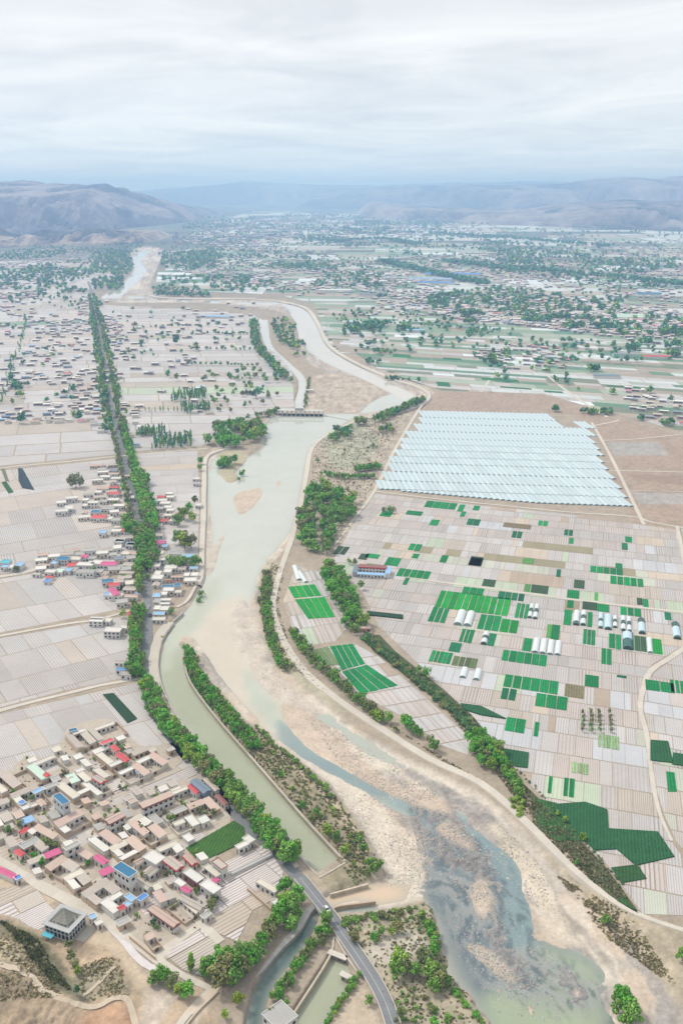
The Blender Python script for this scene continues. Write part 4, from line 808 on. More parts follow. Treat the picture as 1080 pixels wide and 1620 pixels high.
# local frame: +x runs p1->p2 (up-right), +y runs p1->p0 (up-left); camera looks at the -y and -x sides
S8 = 1080/140
Z1, Z2, Z3, Z4, Z5, Z6, Z7, Z8 = (0,1150), (110,1150), (220,1220), (0,1280), (110,1280), (220,1330), (110,1400), (330,1300)
VIL = 'in the near village'
def house(off, p0, p1, p2, h, rc, face='-x-y', roof=None, wc=WW, floors=1, rim=None, s=S8, place=VIL, label=None, rise=.5, noun='house', cat='house', group='houses of the near village', name='house', minw=2.5):
    x, y, th, lx, ly = frame3(p0, p1, p2, off, s, h); lx = max(minw, lx-.5); ly = max(minw, ly-.5)
    e = empty(name, x, y, ground_z(x, y), th)
    roof = roof or ('gable' if rc in (PINK,TANR,RED,MAG,BRN) else 'flat')
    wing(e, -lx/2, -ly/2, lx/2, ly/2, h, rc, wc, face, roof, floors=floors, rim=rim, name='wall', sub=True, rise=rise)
    if label: tag(e, label, cat, group)
    else:
        sz = 'long' if max(lx, ly) > 2.6*min(lx, ly) else ('small' if lx*ly < 30 else ('large' if lx*ly > 110 else 'plain')); st = 'two-storey ' if floors == 2 else ''
        rtag(e, f"{sz} {st}{CN[rc]}", noun, place, cat, group)
    return e
def comp(off, p0, p1, p2, wings, wc=ADOBE, s=S8, wh=2.5, place=VIL, label=None, pave=(0.52,0.50,0.46), name='courtyard_house', group='courtyard houses of the near village'):
    """walled compound; wings: list of (side, depth m, roof colour[, height[, part of the side from, to]]) side N=+y far left.. """
    x, y, th, lx, ly = frame3(p0, p1, p2, off, s, wh); e = empty(name, x, y, ground_z(x, y), th); t = .3; mb = MB(); c = jit(wc)
    mb.box(0, -ly/2+t/2, -.4, wh, lx, t, c); mb.box(0, ly/2-t/2, -.4, wh, lx, t, c); mb.box(-lx/2+t/2, 0, -.4, wh, t, ly-2*t, tuple(q*.97 for q in c)); mb.box(lx/2-t/2, 0, -.4, wh, t, ly-2*t, c); mb.build('yard_wall', M_WALL, e)
    fm_ = MB(); ix, iy = lx/2-t-.01, ly/2-t-.01; fm_.face([(-ix,-iy,.16),(ix,-iy,.16),(ix,iy,.16),(-ix,iy,.16)], jit(pave, .12)); fm_.build('paving', M_ROAD, e)
    g = t+.03; used = {}
    for wg in wings:
        side, dp, rc = wg[:3]; h = wg[3] if len(wg) > 3 else 3.3; f0, f1 = (wg[4], wg[5]) if len(wg) > 5 else (0, 1)
        x0, x1, y0, y1 = -lx/2+g, lx/2-g, -ly/2+g, ly/2-g
        bx0 = x0+(used.get('W', 0) if side in 'NS' else 0); bx1 = x1-(used.get('E', 0) if side in 'NS' else 0); by0 = y0+(used.get('S', 0) if side in 'EW' else 0); by1 = y1-(used.get('N', 0) if side in 'EW' else 0)
        dp = min(dp, (lx if side in 'EW' else ly)*.45)
        if side == 'N': b = (bx0+(bx1-bx0)*f0, y1-dp, bx0+(bx1-bx0)*f1, y1); fc = '-y'
        elif side == 'S': b = (bx0+(bx1-bx0)*f0, y0, bx0+(bx1-bx0)*f1, y0+dp); fc = '+y'
        elif side == 'E': b = (x1-dp, by0+(by1-by0)*f0, x1, by0+(by1-by0)*f1); fc = '-x'
        else: b = (x0, by0+(by1-by0)*f0, x0+dp, by0+(by1-by0)*f1); fc = '+x'
        if b[2]-b[0] < 1.2 or b[3]-b[1] < 1.2: continue
        used[side] = dp+.75
        wing(e, *b, h, rc, WW if rnd.random() < .6 else wc, fc, 'flat' if rc in (WHT, GRY, CRM, MNT, BLU) and rnd.random() < .8 else 'shed', name='wing')
    inst('gate', 'door', M_DOOR, e, (rnd.uniform(-.25, .25)*lx, -ly/2+.02, 1.1), (1.8, .2, 2.1))
    main = max(wings, key=lambda q: q[1])[2] if wings else TANR
    if label: tag(e, label, 'house', group)
    else: rtag(e, f"{'large' if lx*ly > 420 else 'small' if lx*ly < 170 else 'walled'} {CN[main]}", 'courtyard house', place, 'house', group)
    return e
# --- near village, read block by block from the survey photo
comp(Z2, (-48,120),(92,290),(330,200), [('W',3.5,TANR),('N',3,WHT,3.6),('E',3.5,TANR)], label='tan walled courtyard house with a blue roof piece at the field edge')
house(Z2, (-10,40),(0,75),(100,45), 4.2, BLU, label='small blue-roofed room at the back of the tan courtyard house')
comp(Z2, (215,60),(350,200),(720,70), [('W',3.5,TANR),('N',3,CRM,3,0,.8)], wh=2.2)
house(Z2, (560,130),(600,180),(690,140), 4, WHT, wc=CRM)
house(Z2, (500,240),(560,310),(620,285), 4.5, RED, face='-x', label='near half of the long bright red roof in the village')
house(Z2, (570,340),(670,440),(738,405), 4.2, RED, face='-x', label='lower half of the long bright red roof beside a round tree')
house(Z2, (372,195),(402,232),(545,165), 5.5, RED, roof='flat', rim=WHT, label='white two-storey house with a red and green roof terrace', floors=2)
comp(Z2, (335,310),(480,540),(640,440), [('N',3,WHT),('S',3,WHT),('W',3,CRM)])
comp(Z2, (285,540),(425,650),(600,560), [('W',3,CRM,2.8)], wh=2.2, pave=(0.42,0.34,0.25))
comp(Z2, (600,570),(745,700),(985,580), [('E',3.5,PINK),('N',2.6,WHT,3)], wc=CRM)
comp(Z2, (820,440),(985,575),(1200,455), [('E',3.5,PINK),('N',3,WHT)], wc=CRM)
comp(Z2, (760,345),(835,420),(1065,310), [('N',3,TANR),('E',3,TANR)], wh=2.3)
house(Z3, (-30,0),(0,40),(45,20), 2.8, SKYB, label='tiny bright blue roofed shed against the field wall')
house(Z2, (290,620),(380,695),(440,655), 6.2, TANR, floors=2, rim=RED, label='two-storey house with a red roof rim at the village field edge')
comp(Z2, (180,700),(330,870),(485,770), [('W',2.6,WHT,2.8)], wh=2.4, wc=CRM)
comp(Z1, (300,500),(520,660),(860,520), [('W',4.2,MNT),('N',3.2,CRM)], wc=(0.44,0.38,0.31))
house(Z1, (535,580),(560,620),(615,590), 3.8, RED, label='small red roof on the mint-roofed courtyard house')
comp(Z1, (215,580),(335,780),(520,660), [], wh=2.0, pave=(0.50,0.38,0.26), label='empty bare earth yard inside tan walls at the field edge')
comp(Z1, (-170,650),(20,840),(270,720), [('E',4.5,TANR),('N',3.2,WHT),('W',3,CRM)])
comp(Z1, (120,850),(290,1040),(620,900), [('N',3.4,TANR),('W',3,WHT),('S',2.4,CRM,2.8,0,.6)])
house(Z1, (395,795),(430,830),(545,765), 3.6, LBL, label='light blue roofed room joined to a grey-roofed row')
house(Z1, (540,740),(560,780),(715,700), 3.4, GRY)
house(Z1, (235,920),(260,960),(310,930), 4, SKYB, label='upper of two bright blue canopies over a yard'); house(Z1, (290,975),(315,1005),(368,975), 3, SKYB, label='lower of two bright blue canopies over a yard')
house(Z1, (642,850),(768,962),(862,918), 9.5, BLU, floors=2, wc=(0.56,0.56,0.56), rim=WHT, label='tall grey block with a flat dark blue roof in the village')
comp(Z1, (715,720),(880,920),(1075,800), [('W',3.6,CRM),('S',3,WHT,3.4),('N',3,TANR)])
house(Z1, (795,600),(880,700),(985,660), 3.6, MNT)
house(Z1, (950,570),(1040,690),(1110,650), 3.2, CRM)
house(Z1, (460,900),(500,980),(560,950), 3.4, PINK)
comp(Z4, (655,200),(795,320),(1120,150), [('N',4.4,PINK,3.8),('W',3,WHT)])
comp(Z5, (235,400),(420,560),(640,420), [('W',3.4,WHT),('E',4,PINK,3.6)], wc=CRM)
comp(Z5, (470,500),(650,650),(960,500), [('E',4,PINK,3.6),('N',3,CRM),('S',2.8,WHT),('W',2.8,WHT)])
house(Z5, (425,130),(490,185),(680,85), 6.4, PINK, floors=2, rim=BRN, face='-y-x', label='two-storey house with maroon balcony front and salmon roof')
comp(Z5, (680,190),(830,290),(1015,180), [('N',2.8,CRM),('E',3,WHT),('S',3,WHT)], wc=WW)
comp(Z3, (-190,700),(-10,860),(130,780), [('E',4,PINK,3.8),('N',3,WHT)])
comp(Z3, (0,770),(145,905),(350,800), [('E',4,PINK,3.8),('N',3,WHT,3,0,.5)])
comp(Z3, (380,660),(480,780),(745,660), [('E',3.6,WHT),('N',3,CRM,3,.2,.9)], wc=CRM)
house(Z3, (18,415),(55,465),(412,290), 6.2, PINK, floors=2, rim=BRN, face='-y', roof='shed', label='very long two-storey row with a maroon balcony front')
house(Z3, (408,262),(430,300),(590,215), 3.6, CRM, face='-y')
house(Z3, (600,180),(690,285),(742,260), 4.5, RED, face='-x', label='bright red roof beside the slate-grey shed by the canal trees')
house(Z3, (612,130),(790,272),(892,228), 5.6, SLT, roof='gable', wc=SLT, label='large slate-grey shed roof beside the canal trees')
house(Z3, (800,100),(915,255),(968,228), 4, TANR)
comp(Z3, (570,440),(720,590),(1005,480), [('E',3.6,PINK),('N',3.4,PINK)])
house(Z3, (715,580),(765,655),(862,605), 3.2, WHT)
house(Z3, (940,300),(1025,430),(1078,400), 3.4, BRN, label='small brick-red shed under the canal trees')
comp(Z3, (400,250),(560,420),(720,330), [('N',2.8,CRM,3,0,.6)], wh=1.9, wc=CRM)
house(Z4, (232,280),(262,310),(362,245), 3.4, RED, label='small red shed roof beside bushy trees on the left edge of the village')
comp(Z4, (330,300),(590,430),(730,340), [('E',3.6,PINK,3.4),('N',3,WHT)], wc=CRM)
comp(Z4, (250,490),(400,640),(600,520), [('N',3.8,GRY,3.6),('E',3.4,TANR,3.6)], wh=1.6)
house(Z4, (185,520),(250,590),(300,550), 3, RED, label='small red canopy in front of the grey-roofed courtyard house')
comp(Z4, (545,730),(770,870),(990,720), [('N',4,PINK),('E',4.2,TANR)])
comp(Z4, (775,850),(900,1020),(1120,900), [('N',3.6,CRM),('E',3.8,TANR),('W',2.8,WHT)])
house(Z4, (780,480),(815,515),(988,425), 6.2, GRY, floors=2, face='-y')
comp(Z4, (835,580),(1010,700),(1150,600), [('E',3.4,PINK)], wh=2)
house(Z5, (298,590),(415,688),(482,640), 4, MAG, face='-x', label='house with a long magenta roof and white front in the village')
house(Z4, (-200,690),(175,845),(238,800), 3, MAG, face='', label='very long magenta shed roof beside the left edge road', group='sheds')
house(Z4, (182,835),(205,870),(262,840), 3, SKYB, label='blue shed at the end of the long magenta shed', group='sheds')
house(Z5, (518,722),(730,842),(842,770), 9.0, BLU, floors=2, face='-x-y', wc=WW, rim=WHT, label='white multi-storey house with a wide dark blue flat roof')
comp(Z7, (138,130),(330,280),(640,80), [('N',3.6,TANR),('E',3.8,TANR),('W',3.4,TANR)])
comp(Z7, (355,240),(540,375),(790,230), [('W',3.6,WHT,3.6),('N',3,WHT)], wc=WW)
house(Z7, (575,275),(615,312),(695,275), 3.9, RED, label='round-looking red canopy on the white courtyard house')
house(Z7, (672,140),(770,202),(818,172), 3.8, LBL); house(Z7, (825,180),(868,212),(960,130), 3.6, SKYB, label='bright blue canopy behind the white courtyard house'); house(Z7, (668,240),(700,268),(755,225), 3.2, LBL)
house(Z5, (770,865),(950,990),(1010,945), 3.8, TANR, face='-x'); house(Z5, (785,645),(820,692),(912,632), 3.6, PINK); house(Z5, (900,760),(980,805),(1082,720), 3.2, TANR)
house(Z6, (50,200),(205,305),(315,212), 5.5, WHT); comp(Z6, (190,110),(330,215),(575,140), [('N',3,CRM),('E',3,WHT)], wc=WW)
house(Z6, (282,242),(460,358),(560,302), 5.6, TANR, rim=RED, floors=2, label='two-storey house with tan roof and thick red eaves')
house(Z6, (530,395),(712,515),(800,460), 5, WHT, wc=BRN); house(Z6, (730,540),(912,652),(1012,582), 5, WHT)
house(Z6, (420,498),(520,570),(575,530), 4, WHT); house(Z6, (505,590),(610,645),(655,600), 4, MAG, label='magenta roof joined to a white-roofed house')
house(Z6, (530,188),(660,290),(718,265), 3.6, PINK, rim=RED, label='narrow pink-edged roof along the dark green grass plot')
house(Z6, (890,258),(1002,362),(1082,312), 5.5, TANR, roof='flat', rim=BRN); comp(Z6, (730,380),(900,500),(1010,440), [('E',2.4,CRM)], wh=2, wc=WW)
house(Z6, (885,482),(940,520),(1000,482), 3, MAG, label='small magenta canopy beside the striped plots')
house(Z6, (470,700),(745,852),(805,800), 4.2, TANR, face='-x'); house(Z6, (750,925),(800,965),(885,895), 3, GRY)
house(Z6, (110,842),(420,1060),(500,1000), 4.2, PINK, rim=BRN, face='-x', label='very long salmon-roofed row above the dark round tree')
house(Z6, (60,402),(130,440),(252,345), 3.4, TANR); comp(Z7, (930,650),(1010,810),(1110,740), [('N',2.6,PINK,2.8)], wh=2)
comp(Z6, (340,830),(560,1010),(760,880), [('E',2.2,CRM,2.8)], wh=1.7, pave=(0.42,0.35,0.25))
house(Z8, (335,302),(370,352),(482,275), 3.4, WHT, place='beside the dark green grass plot'); house(Z8, (402,205),(500,265),(576,225), 3.4, WHT, place='beside the dark green grass plot')
house(Z8, (590,720),(800,882),(835,845), 3.4, CRM, face='-x', place='beside the tree clump by the bridge'); house(Z8, (770,980),(815,1012),(862,980), 3, WHT, place='beside the tree clump by the bridge')
house(Z8, (283,630),(300,655),(750,378), 1.6, WHT, face='', roof='gable', rise=.5, label='long low white plastic shed pointing at the canal trees', group='sheds', noun='shed', cat='shed', minw=1.6)
house(Z7, (245,380),(270,420),(325,395), 3, LBL, label='tiny light blue shed beside the unfinished hall'); house(Z7, (325,455),(345,490),(390,465), 2.6, WHT, label='tiny white shed beside the unfinished hall')
wall_along('yard_wall', [(391,1404),(437,1444)], .4, 0, 1.8, 'tan mud wall along the striped plot below the cream-roofed row', ADOBE)
wall_along('yard_wall', [(205,1480),(246,1514)], .4, 0, 1.8, 'mud wall along the lane below the village plots', ADOBE)
# --- outbuildings and small yards in the gaps between the houses
def foot():
    out = []
    for o in C.objects:
        if o.type == 'EMPTY' and o.get('category') in ('house','building','shed'):
            m = 0
            for ch in o.children:
                if ch.type == 'MESH' and len(ch.data.vertices): m = max(m, max(math.hypot(v.co.x, v.co.y) for v in ch.data.vertices))
            xs = [v.co for ch in o.children if ch.type == 'MESH' and ch.name.split('.')[0] in ('wall','yard_wall','wing') for v in ch.data.vertices]
            if xs: out.append((o.location.x, o.location.y, o.rotation_euler.z, max(abs(v.x) for v in xs), max(abs(v.y) for v in xs)))
    return out
FT = foot(); rq = random.Random(12)
VP = [tuple(p) for p in GP([(-20,1262),(0,1238),(40,1202),(78,1206),(100,1178),(150,1182),(190,1172),(232,1190),(275,1182),(262,1222),(200,1240),(215,1254),(290,1238),(345,1246),(356,1268),(290,1300),(230,1340),(300,1330),(330,1372),(330,1400),(345,1435),(335,1462),(285,1480),(250,1505),(200,1475),(150,1440),(60,1392),(0,1350)])]
VPW = [[tuple(p) for p in GP(q)] for q in VPLOTS]; tries = 0; placed = 0
vx0, vx1, vy0, vy1 = min(p[0] for p in VP), max(p[0] for p in VP), min(p[1] for p in VP), max(p[1] for p in VP)
THV = FT[0][2]
while tries < 9000 and placed < 48:
    tries += 1; x, y = rq.uniform(vx0, vx1), rq.uniform(vy0, vy1); l, d_ = rq.uniform(3.2, 8.5), rq.uniform(2.8, 4.2); th = THV+(math.pi/2 if rq.random() < .5 else 0)+rq.uniform(-.05, .05)
    if not inpoly(x, y, VP) or any(inpoly(x, y, q) for q in VPW): continue
    ok = True
    for (a, b, t_, hx, hy) in FT:
        dx, dy = x-a, y-b
        if dx*dx+dy*dy > 900: continue
        for sx in (-.5, -.25, 0, .25, .5):
            for sy in (-.5, 0, .5):
                qx, qy = dx+sx*l*math.cos(th)-sy*d_*math.sin(th), dy+sx*l*math.sin(th)+sy*d_*math.cos(th); u_, v_ = qx*math.cos(t_)+qy*math.sin(t_), -qx*math.sin(t_)+qy*math.cos(t_)
                if abs(u_) < hx+.5 and abs(v_) < hy+.5: ok = False
    if not ok: continue
    placed += 1; FT.append((x, y, th, l/2, d_/2)); rc = rq.choice([TANR, TANR, CRM, WHT, GRY, PINK, PINK, GRY, WHT] if placed % 14 else [LBL, SKYB, MAG]); e = empty('outbuilding', x, y, ground_z(x, y), th); h_ = rq.uniform(2.3, 3.1)
    wing(e, -l/2, -d_/2, l/2, d_/2, h_, rc, rq.choice([ADOBE, CRM, WW]), '-y', 'shed' if rq.random() < .6 else 'flat', name='wall', rise=.4)
    rtag(e, ('small ' if l < 5 else '')+CN[rc], 'outbuilding', 'between the near village houses', 'outbuilding', 'outbuildings of the near village')
cl = MB(); rq2 = random.Random(44); kk = 0
while kk < 620:
    x, y = rq2.uniform(vx0, vx1), rq2.uniform(vy0, vy1)
    if not inpoly(x, y, VP): continue
    kk += 1; a = rq2.uniform(0, 3.14); l, d_, h_ = rq2.uniform(.4, 2.2), rq2.uniform(.3, 1.2), rq2.uniform(.2, 1.1); ca, sa = math.cos(a), math.sin(a); z0 = ground_z(x, y)+.1
    T_ = lambda p, q, x=x, y=y, ca=ca, sa=sa: (x+p*ca-q*sa, y+p*sa+q*ca)
    c = jit(rq2.choice([(0.30,0.24,0.17),(0.42,0.34,0.24),(0.2,0.2,0.2),(0.55,0.52,0.47),(0.12,0.10,0.08),(0.35,0.32,0.28),(0.2,0.3,0.5) if rq2.random() < .25 else (0.25,0.2,0.15)]), .2)
    q = [T_(-l/2,-d_/2), T_(l/2,-d_/2*.7), T_(l/2*.8,d_/2), T_(-l/2,d_/2*.9)]; q2 = [T_(-l/2*.6,-d_/2*.6), T_(l/2*.7,-d_/2*.5), T_(l/2*.5,d_/2*.6), T_(-l/2*.7,d_/2*.5)]
    cl.prism([(*p, z0-.3) for p in q], [(*p, z0+h_) for p in q2], c)
kind(cl.build('yard_clutter', M_WALL), 'stuff', 'firewood heaps, carts and odds and ends lying about the village yards and lanes')
# --- the unfinished hall with its bare roof trusses
def hall():
    s = 1080/140; off = (40, 1400); x, y, th, lx, ly = frame3((225,455),(535,590),(740,345), off, s, 6.5)
    e = empty('unfinished_hall', x, y, 0, th); tag(e, 'unfinished grey hall with a bare pyramid roof frame beside the village road', 'building')
    cc = (0.42,0.43,0.42); mb = MB()
    hx, hy = lx/2, ly/2
    for i in range(7):
        for sy in (-1, 1): mb.box(-hx+.9+(2*hx-1.8)*i/6, sy*(hy-.9), -.3, 6, .45, .45, cc)
    for j in range(1, 6):
        for sx in (-1, 1): mb.box(sx*(hx-.9), -hy+.9+(2*hy-1.8)*j/6, -.3, 6, .45, .45, cc)
    for zb in (0, 3, 5.6):
        for sy in (-1, 1): mb.box(0, sy*(hy-.9), zb, zb+.4, lx-1.0, .3, (0.5,0.51,0.5))
        for sx in (-1, 1): mb.box(sx*(hx-.9), 0, zb+.02, zb+.38, .3, ly-2.2, (0.5,0.51,0.5))
    mb.build('frame', M_WALL, e)
    fl = MB(); fl.face([(-hx+1,-hy+1,.15),(hx-1,-hy+1,.15),(hx-1,hy-1,.15),(-hx+1,hy-1,.15)], (0.30,0.29,0.27)); fl.build('floor', M_ROAD, e)
    er = MB(); w_ = 2.2
    er.box(0, -hy+w_/2-.3, 6.02, 6.32, lx+.6, w_, (0.44,0.44,0.43)); er.box(0, hy-w_/2+.3, 6.02, 6.32, lx+.6, w_, (0.44,0.44,0.43)); er.box(-hx+w_/2-.3, 0, 6.02, 6.32, w_, ly+.6-2*w_, (0.44,0.44,0.43)); er.box(hx-w_/2+.3, 0, 6.02, 6.32, w_, ly+.6-2*w_, (0.44,0.44,0.43)); er.build('eaves', M_WALL, e)
    # sagging mesh-covered hip roof seen as a net of rafters, two gable ends rising to the points
    def hz(u, v): return 6.35+5.2*max(0, 1-max(abs(u)**1.0, abs(v)**1.0))**1.25
    ix, iy = hx-1.9, hy-1.9; tr = MB()
    def bar3(p, q, r=.09, c=(0.30,0.30,0.28)):
        p, q = Vector(p), Vector(q); d = (q-p).normalized(); a = d.orthogonal().normalized(); b = d.cross(a)
        A = [p+a*r, p+b*r, p-a*r, p-b*r]; B = [v+(q-p) for v in A]
        for i in range(4): tr.face([tuple(A[i]), tuple(A[(i+1)%4]), tuple(B[(i+1)%4]), tuple(B[i])], c)
    n = 12
    for i in range(n+1):
        u = -1+2*i/n; pr = None
        for j in range(n+1):
            v = -1+2*j/n; p = (u*ix, v*iy, hz(u, v)); p2 = (v*ix, u*iy, hz(v, u))
            if pr: bar3(pr[0], p, .11 if i % 3 == 0 else .06); bar3(pr[1], p2, .11 if i % 3 == 0 else .06)
            pr = (p, p2)
    for sx, sy in ((1,1),(-1,1),(1,-1),(-1,-1)):
        pr = None
        for j in range(9):
            t = j/8; p = (sx*ix*(1-t), sy*iy*(1-t), hz(1-t, 1-t)+.05)
            if pr: bar3(pr, p, .2)
            pr = p
    tr.build('roof_trusses', M_WALL, e)
    rp = MB()                    # the roof sheeting so far: reed mats between the rafters, open around the peak edges
    for i in range(n):
        for j in range(n):
            u, v, u2, v2 = -1+2*i/n, -1+2*j/n, -1+2*(i+1)/n, -1+2*(j+1)/n; m_ = max(abs((u+u2)/2), abs((v+v2)/2))
            if m_ > .86: continue
            k = rnd.uniform(.85, 1.12); rp.face([(u*ix,v*iy,hz(u,v)-.1),(u2*ix,v*iy,hz(u2,v)-.1),(u2*ix,v2*iy,hz(u2,v2)-.1),(u*ix,v2*iy,hz(u,v2)-.1)], (0.36*k,0.34*k,0.27*k))
    rp.build('roof', M_ROOF, e)
    for fl_ in range(2):
        for i in range(6):
            st = (2*hx-1.8)/6
            inst('window', 'pane', M_GLASS, e, (0, 0, 0), (1,1,1)); o = bpy.context.scene.collection.objects[-1]
            # front towards the camera is the +y.. -y edge p0-p1: local -x
            o.location = (-hx+.9, -hy+.9+((2*hy-1.8)/6)*(i+.5), 1.75+fl_*2.55); o.scale = (.1, (2*hy-1.8)/6-.6, 2.0)
            o2 = inst('window', 'pane', M_GLASS, e, (-hx+.9+st*(i+.5), -hy+.9, 1.75+fl_*2.55), (st-.6, .1, 2.0))
    cn = MB(); cn.box(-hx-1.4, hy*.45, 2.6, 2.8, 2.6, 5.2, TEA); cn.build('canopy', M_ROOF, e)
    pk = MB(); pk.box(hx*.2, -hy-2.4, .0, .35, 9, 4.4, (0.40,0.40,0.39)); pk.build('terrace', M_CONC, e)
hall()
# --- roadside villages higher up on the left; manual coloured blocks first, s=5.4 crops
S5 = 1080/200; Q1, Q2, Q3, Q4, Q5, Q6 = (130,720), (130,850), (0,840), (0,540), (130,540), (130,960)
def rb_(off, x0, x1, y, h, rc, dep=7, floors=1, wc=None, tilt=0, place='beside the tree-lined road', s=S5, rim=None):
    """long block seen side-on: photo x from x0 to x1, front foot at y"""
    a, b = G(off[0]+x0/s, off[1]+(y-tilt)/s), G(off[0]+x1/s, off[1]+(y+tilt)/s); th = math.atan2(b[1]-a[1], b[0]-a[0])+.0; l = max(3, math.hypot(b[0]-a[0], b[1]-a[1]))
    cx, cy = (a[0]+b[0])/2-math.sin(th)*dep/2, (a[1]+b[1])/2+math.cos(th)*dep/2
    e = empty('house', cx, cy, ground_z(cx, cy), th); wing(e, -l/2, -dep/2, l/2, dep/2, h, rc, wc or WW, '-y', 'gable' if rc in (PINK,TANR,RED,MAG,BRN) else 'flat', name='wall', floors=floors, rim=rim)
    rtag(e, f"{'two-storey ' if floors == 2 else ''}{CN[rc]}", 'house', place, 'house', 'roadside village houses'); return e
P2 = 'left of the tree-lined road'; P3 = 'between the tree-lined road and the river'
for a in ((Q1,150,235,215,3.4,WHT),(Q1,235,325,190,3.6,PINK),(Q1,235,300,160,3.4,SLT),(Q1,245,330,230,3.4,WHT),(Q1,240,312,310,4,RED,6,2),(Q1,125,228,318,4,PINK),(Q1,105,160,345,3,WHT),(Q1,225,318,368,4.5,RED,8),(Q1,50,135,455,5.5,WHT,6,2),(Q1,215,310,415,3.4,WHT),(Q1,75,150,525,4,BLU),(Q1,165,268,500,4.5,GRY),(Q1,265,358,475,4.5,WHT),
          (Q1,78,200,575,4.5,RED,9),(Q1,205,255,575,3,WHT),(Q1,250,372,600,4.5,GRY),(Q1,0,52,420,4,WHT),(Q1,0,45,460,3,WHT),(Q1,0,35,525,3.2,PINK),(Q1,145,200,705,4,LBL,8),(Q1,245,330,690,4,WHT),(Q1,335,385,690,4,RED,8),(Q1,385,436,700,3.4,WHT),(Q1,275,360,775,4,WHT),(Q1,375,460,800,3.4,LBL),(Q1,315,372,620,3,WHT),(Q1,150,210,425,3,GRY)):
    rb_(*a, place=P2)
for a in ((Q1,545,600,395,3,TANR),(Q1,560,640,440,3.4,LBL),(Q1,640,722,425,4,WHT),(Q1,570,690,490,3.4,GRY),(Q1,700,765,480,3.4,WHT),(Q1,590,670,545,3.2,TANR),(Q1,545,600,565,3,GRY),(Q1,600,690,720,3.6,TANR),(Q1,560,640,770,3.4,TANR),(Q1,585,710,790,4,MAG,7),(Q1,968,1015,460,3.2,WHT,8),(Q1,945,1000,230,3,WHT),(Q1,950,1000,270,3,GRY),
          (Q2,685,725,110,3,LBL),(Q2,600,690,170,3,CRM),(Q2,600,705,245,5,WHT,7,2),(Q2,615,665,360,3.5,WHT,9),(Q2,698,758,345,4.5,WHT,8),(Q2,765,865,365,2.4,PINK,4),(Q2,868,912,362,3,WHT,7),(Q2,918,985,300,3,LBL,5),(Q2,930,985,360,3,WHT),(Q2,720,890,395,1.6,BRN,2),(Q2,680,785,470,4,BLU,5),(Q2,788,840,470,5,BLU,6),(Q2,690,780,500,4,WHT),(Q2,785,845,505,3,CRM,5),
          (Q2,668,722,530,3.6,WHT,6),(Q2,606,666,548,3.6,LBL,7),(Q2,610,665,590,3,GRY),(Q2,672,755,575,3.2,WHT,4),(Q2,665,745,605,3,WHT,3),(Q2,612,660,650,3,WHT),(Q2,665,735,660,3.4,WHT),(Q2,610,700,695,3,LBL,5),(Q2,600,705,738,2.6,CRM,5),(Q2,600,655,440,2.5,TANR)):
    rb_(*a, place=P3)
for a in ((Q2,275,345,80,4,WHT),(Q2,375,458,105,3.4,WHT),(Q2,330,400,180,3.6,CRM),(Q2,395,465,175,3.4,PINK),(Q2,350,440,275,3.6,TANR),(Q2,320,480,345,3.8,TANR,5),(Q2,445,490,345,3,SKYB,5),(Q2,155,285,280,4.4,MAG,8),(Q2,40,160,275,4,WHT,8),(Q2,0,150,330,3.6,GRY,5),(Q2,165,200,350,3,PINK),(Q2,230,345,545,4.5,WHT,4),(Q2,350,455,480,3,TANR),(Q2,360,470,545,3.4,PINK,5),(Q2,455,495,515,3,LBL,5),
          (Q2,185,235,530,3,LBL,9),(Q2,385,470,705,4,RED,6),(Q2,408,472,775,4.4,RED,6),(Q2,60,175,765,4,WHT,5,2),(Q6,175,240,160,3,CRM,6),(Q6,188,325,270,5,WHT,7,2),(Q6,320,402,225,3.6,WHT,5),(Q6,290,400,580,3,SKYB,3),(Q6,330,420,625,3.6,GRY,3.5),(Q6,280,390,510,2.6,TANR,3),
          (Q3,0,75,320,4.5,TEA,8),(Q3,10,60,345,3.5,LBL),(Q3,75,130,350,3.6,WHT),(Q3,125,178,340,4,LBL,9),(Q3,330,430,320,3,PINK,3),(Q3,435,478,315,3.6,LBL,7),(Q3,478,580,295,4.6,BLU,8,2),(Q3,385,465,395,4,WHT,6),(Q3,278,345,400,3,TANR,4),(Q3,462,530,385,3,MNT,8),(Q3,550,600,375,3.4,LBL,6),(Q3,600,640,370,3,GRY),(Q3,590,680,285,4,CRM,7),(Q3,680,735,265,4,MAG,6),(Q3,735,810,265,3,GRY,5),
          (Q3,655,790,340,4.5,WHT,7),(Q3,780,860,325,4.5,WHT,8),(Q3,650,800,400,4.4,GRY,6),(Q3,810,865,385,3.4,WHT,5),(Q3,395,450,425,2.6,RED,4),(Q3,375,420,460,2.4,SKYB,5),(Q3,865,905,440,3,PINK,6),(Q3,770,880,800,4,WHT,4)):
    rb_(*a, place='in the roadside village', tilt=2)
# pink-roofed barn, round earth yard
house(Q2, (225,440),(265,505),(325,490), 5, MAG, face='-y', s=S5, label='barn with a bright pink roof beside the dark hedge', name='barn', noun='barn', cat='barn')
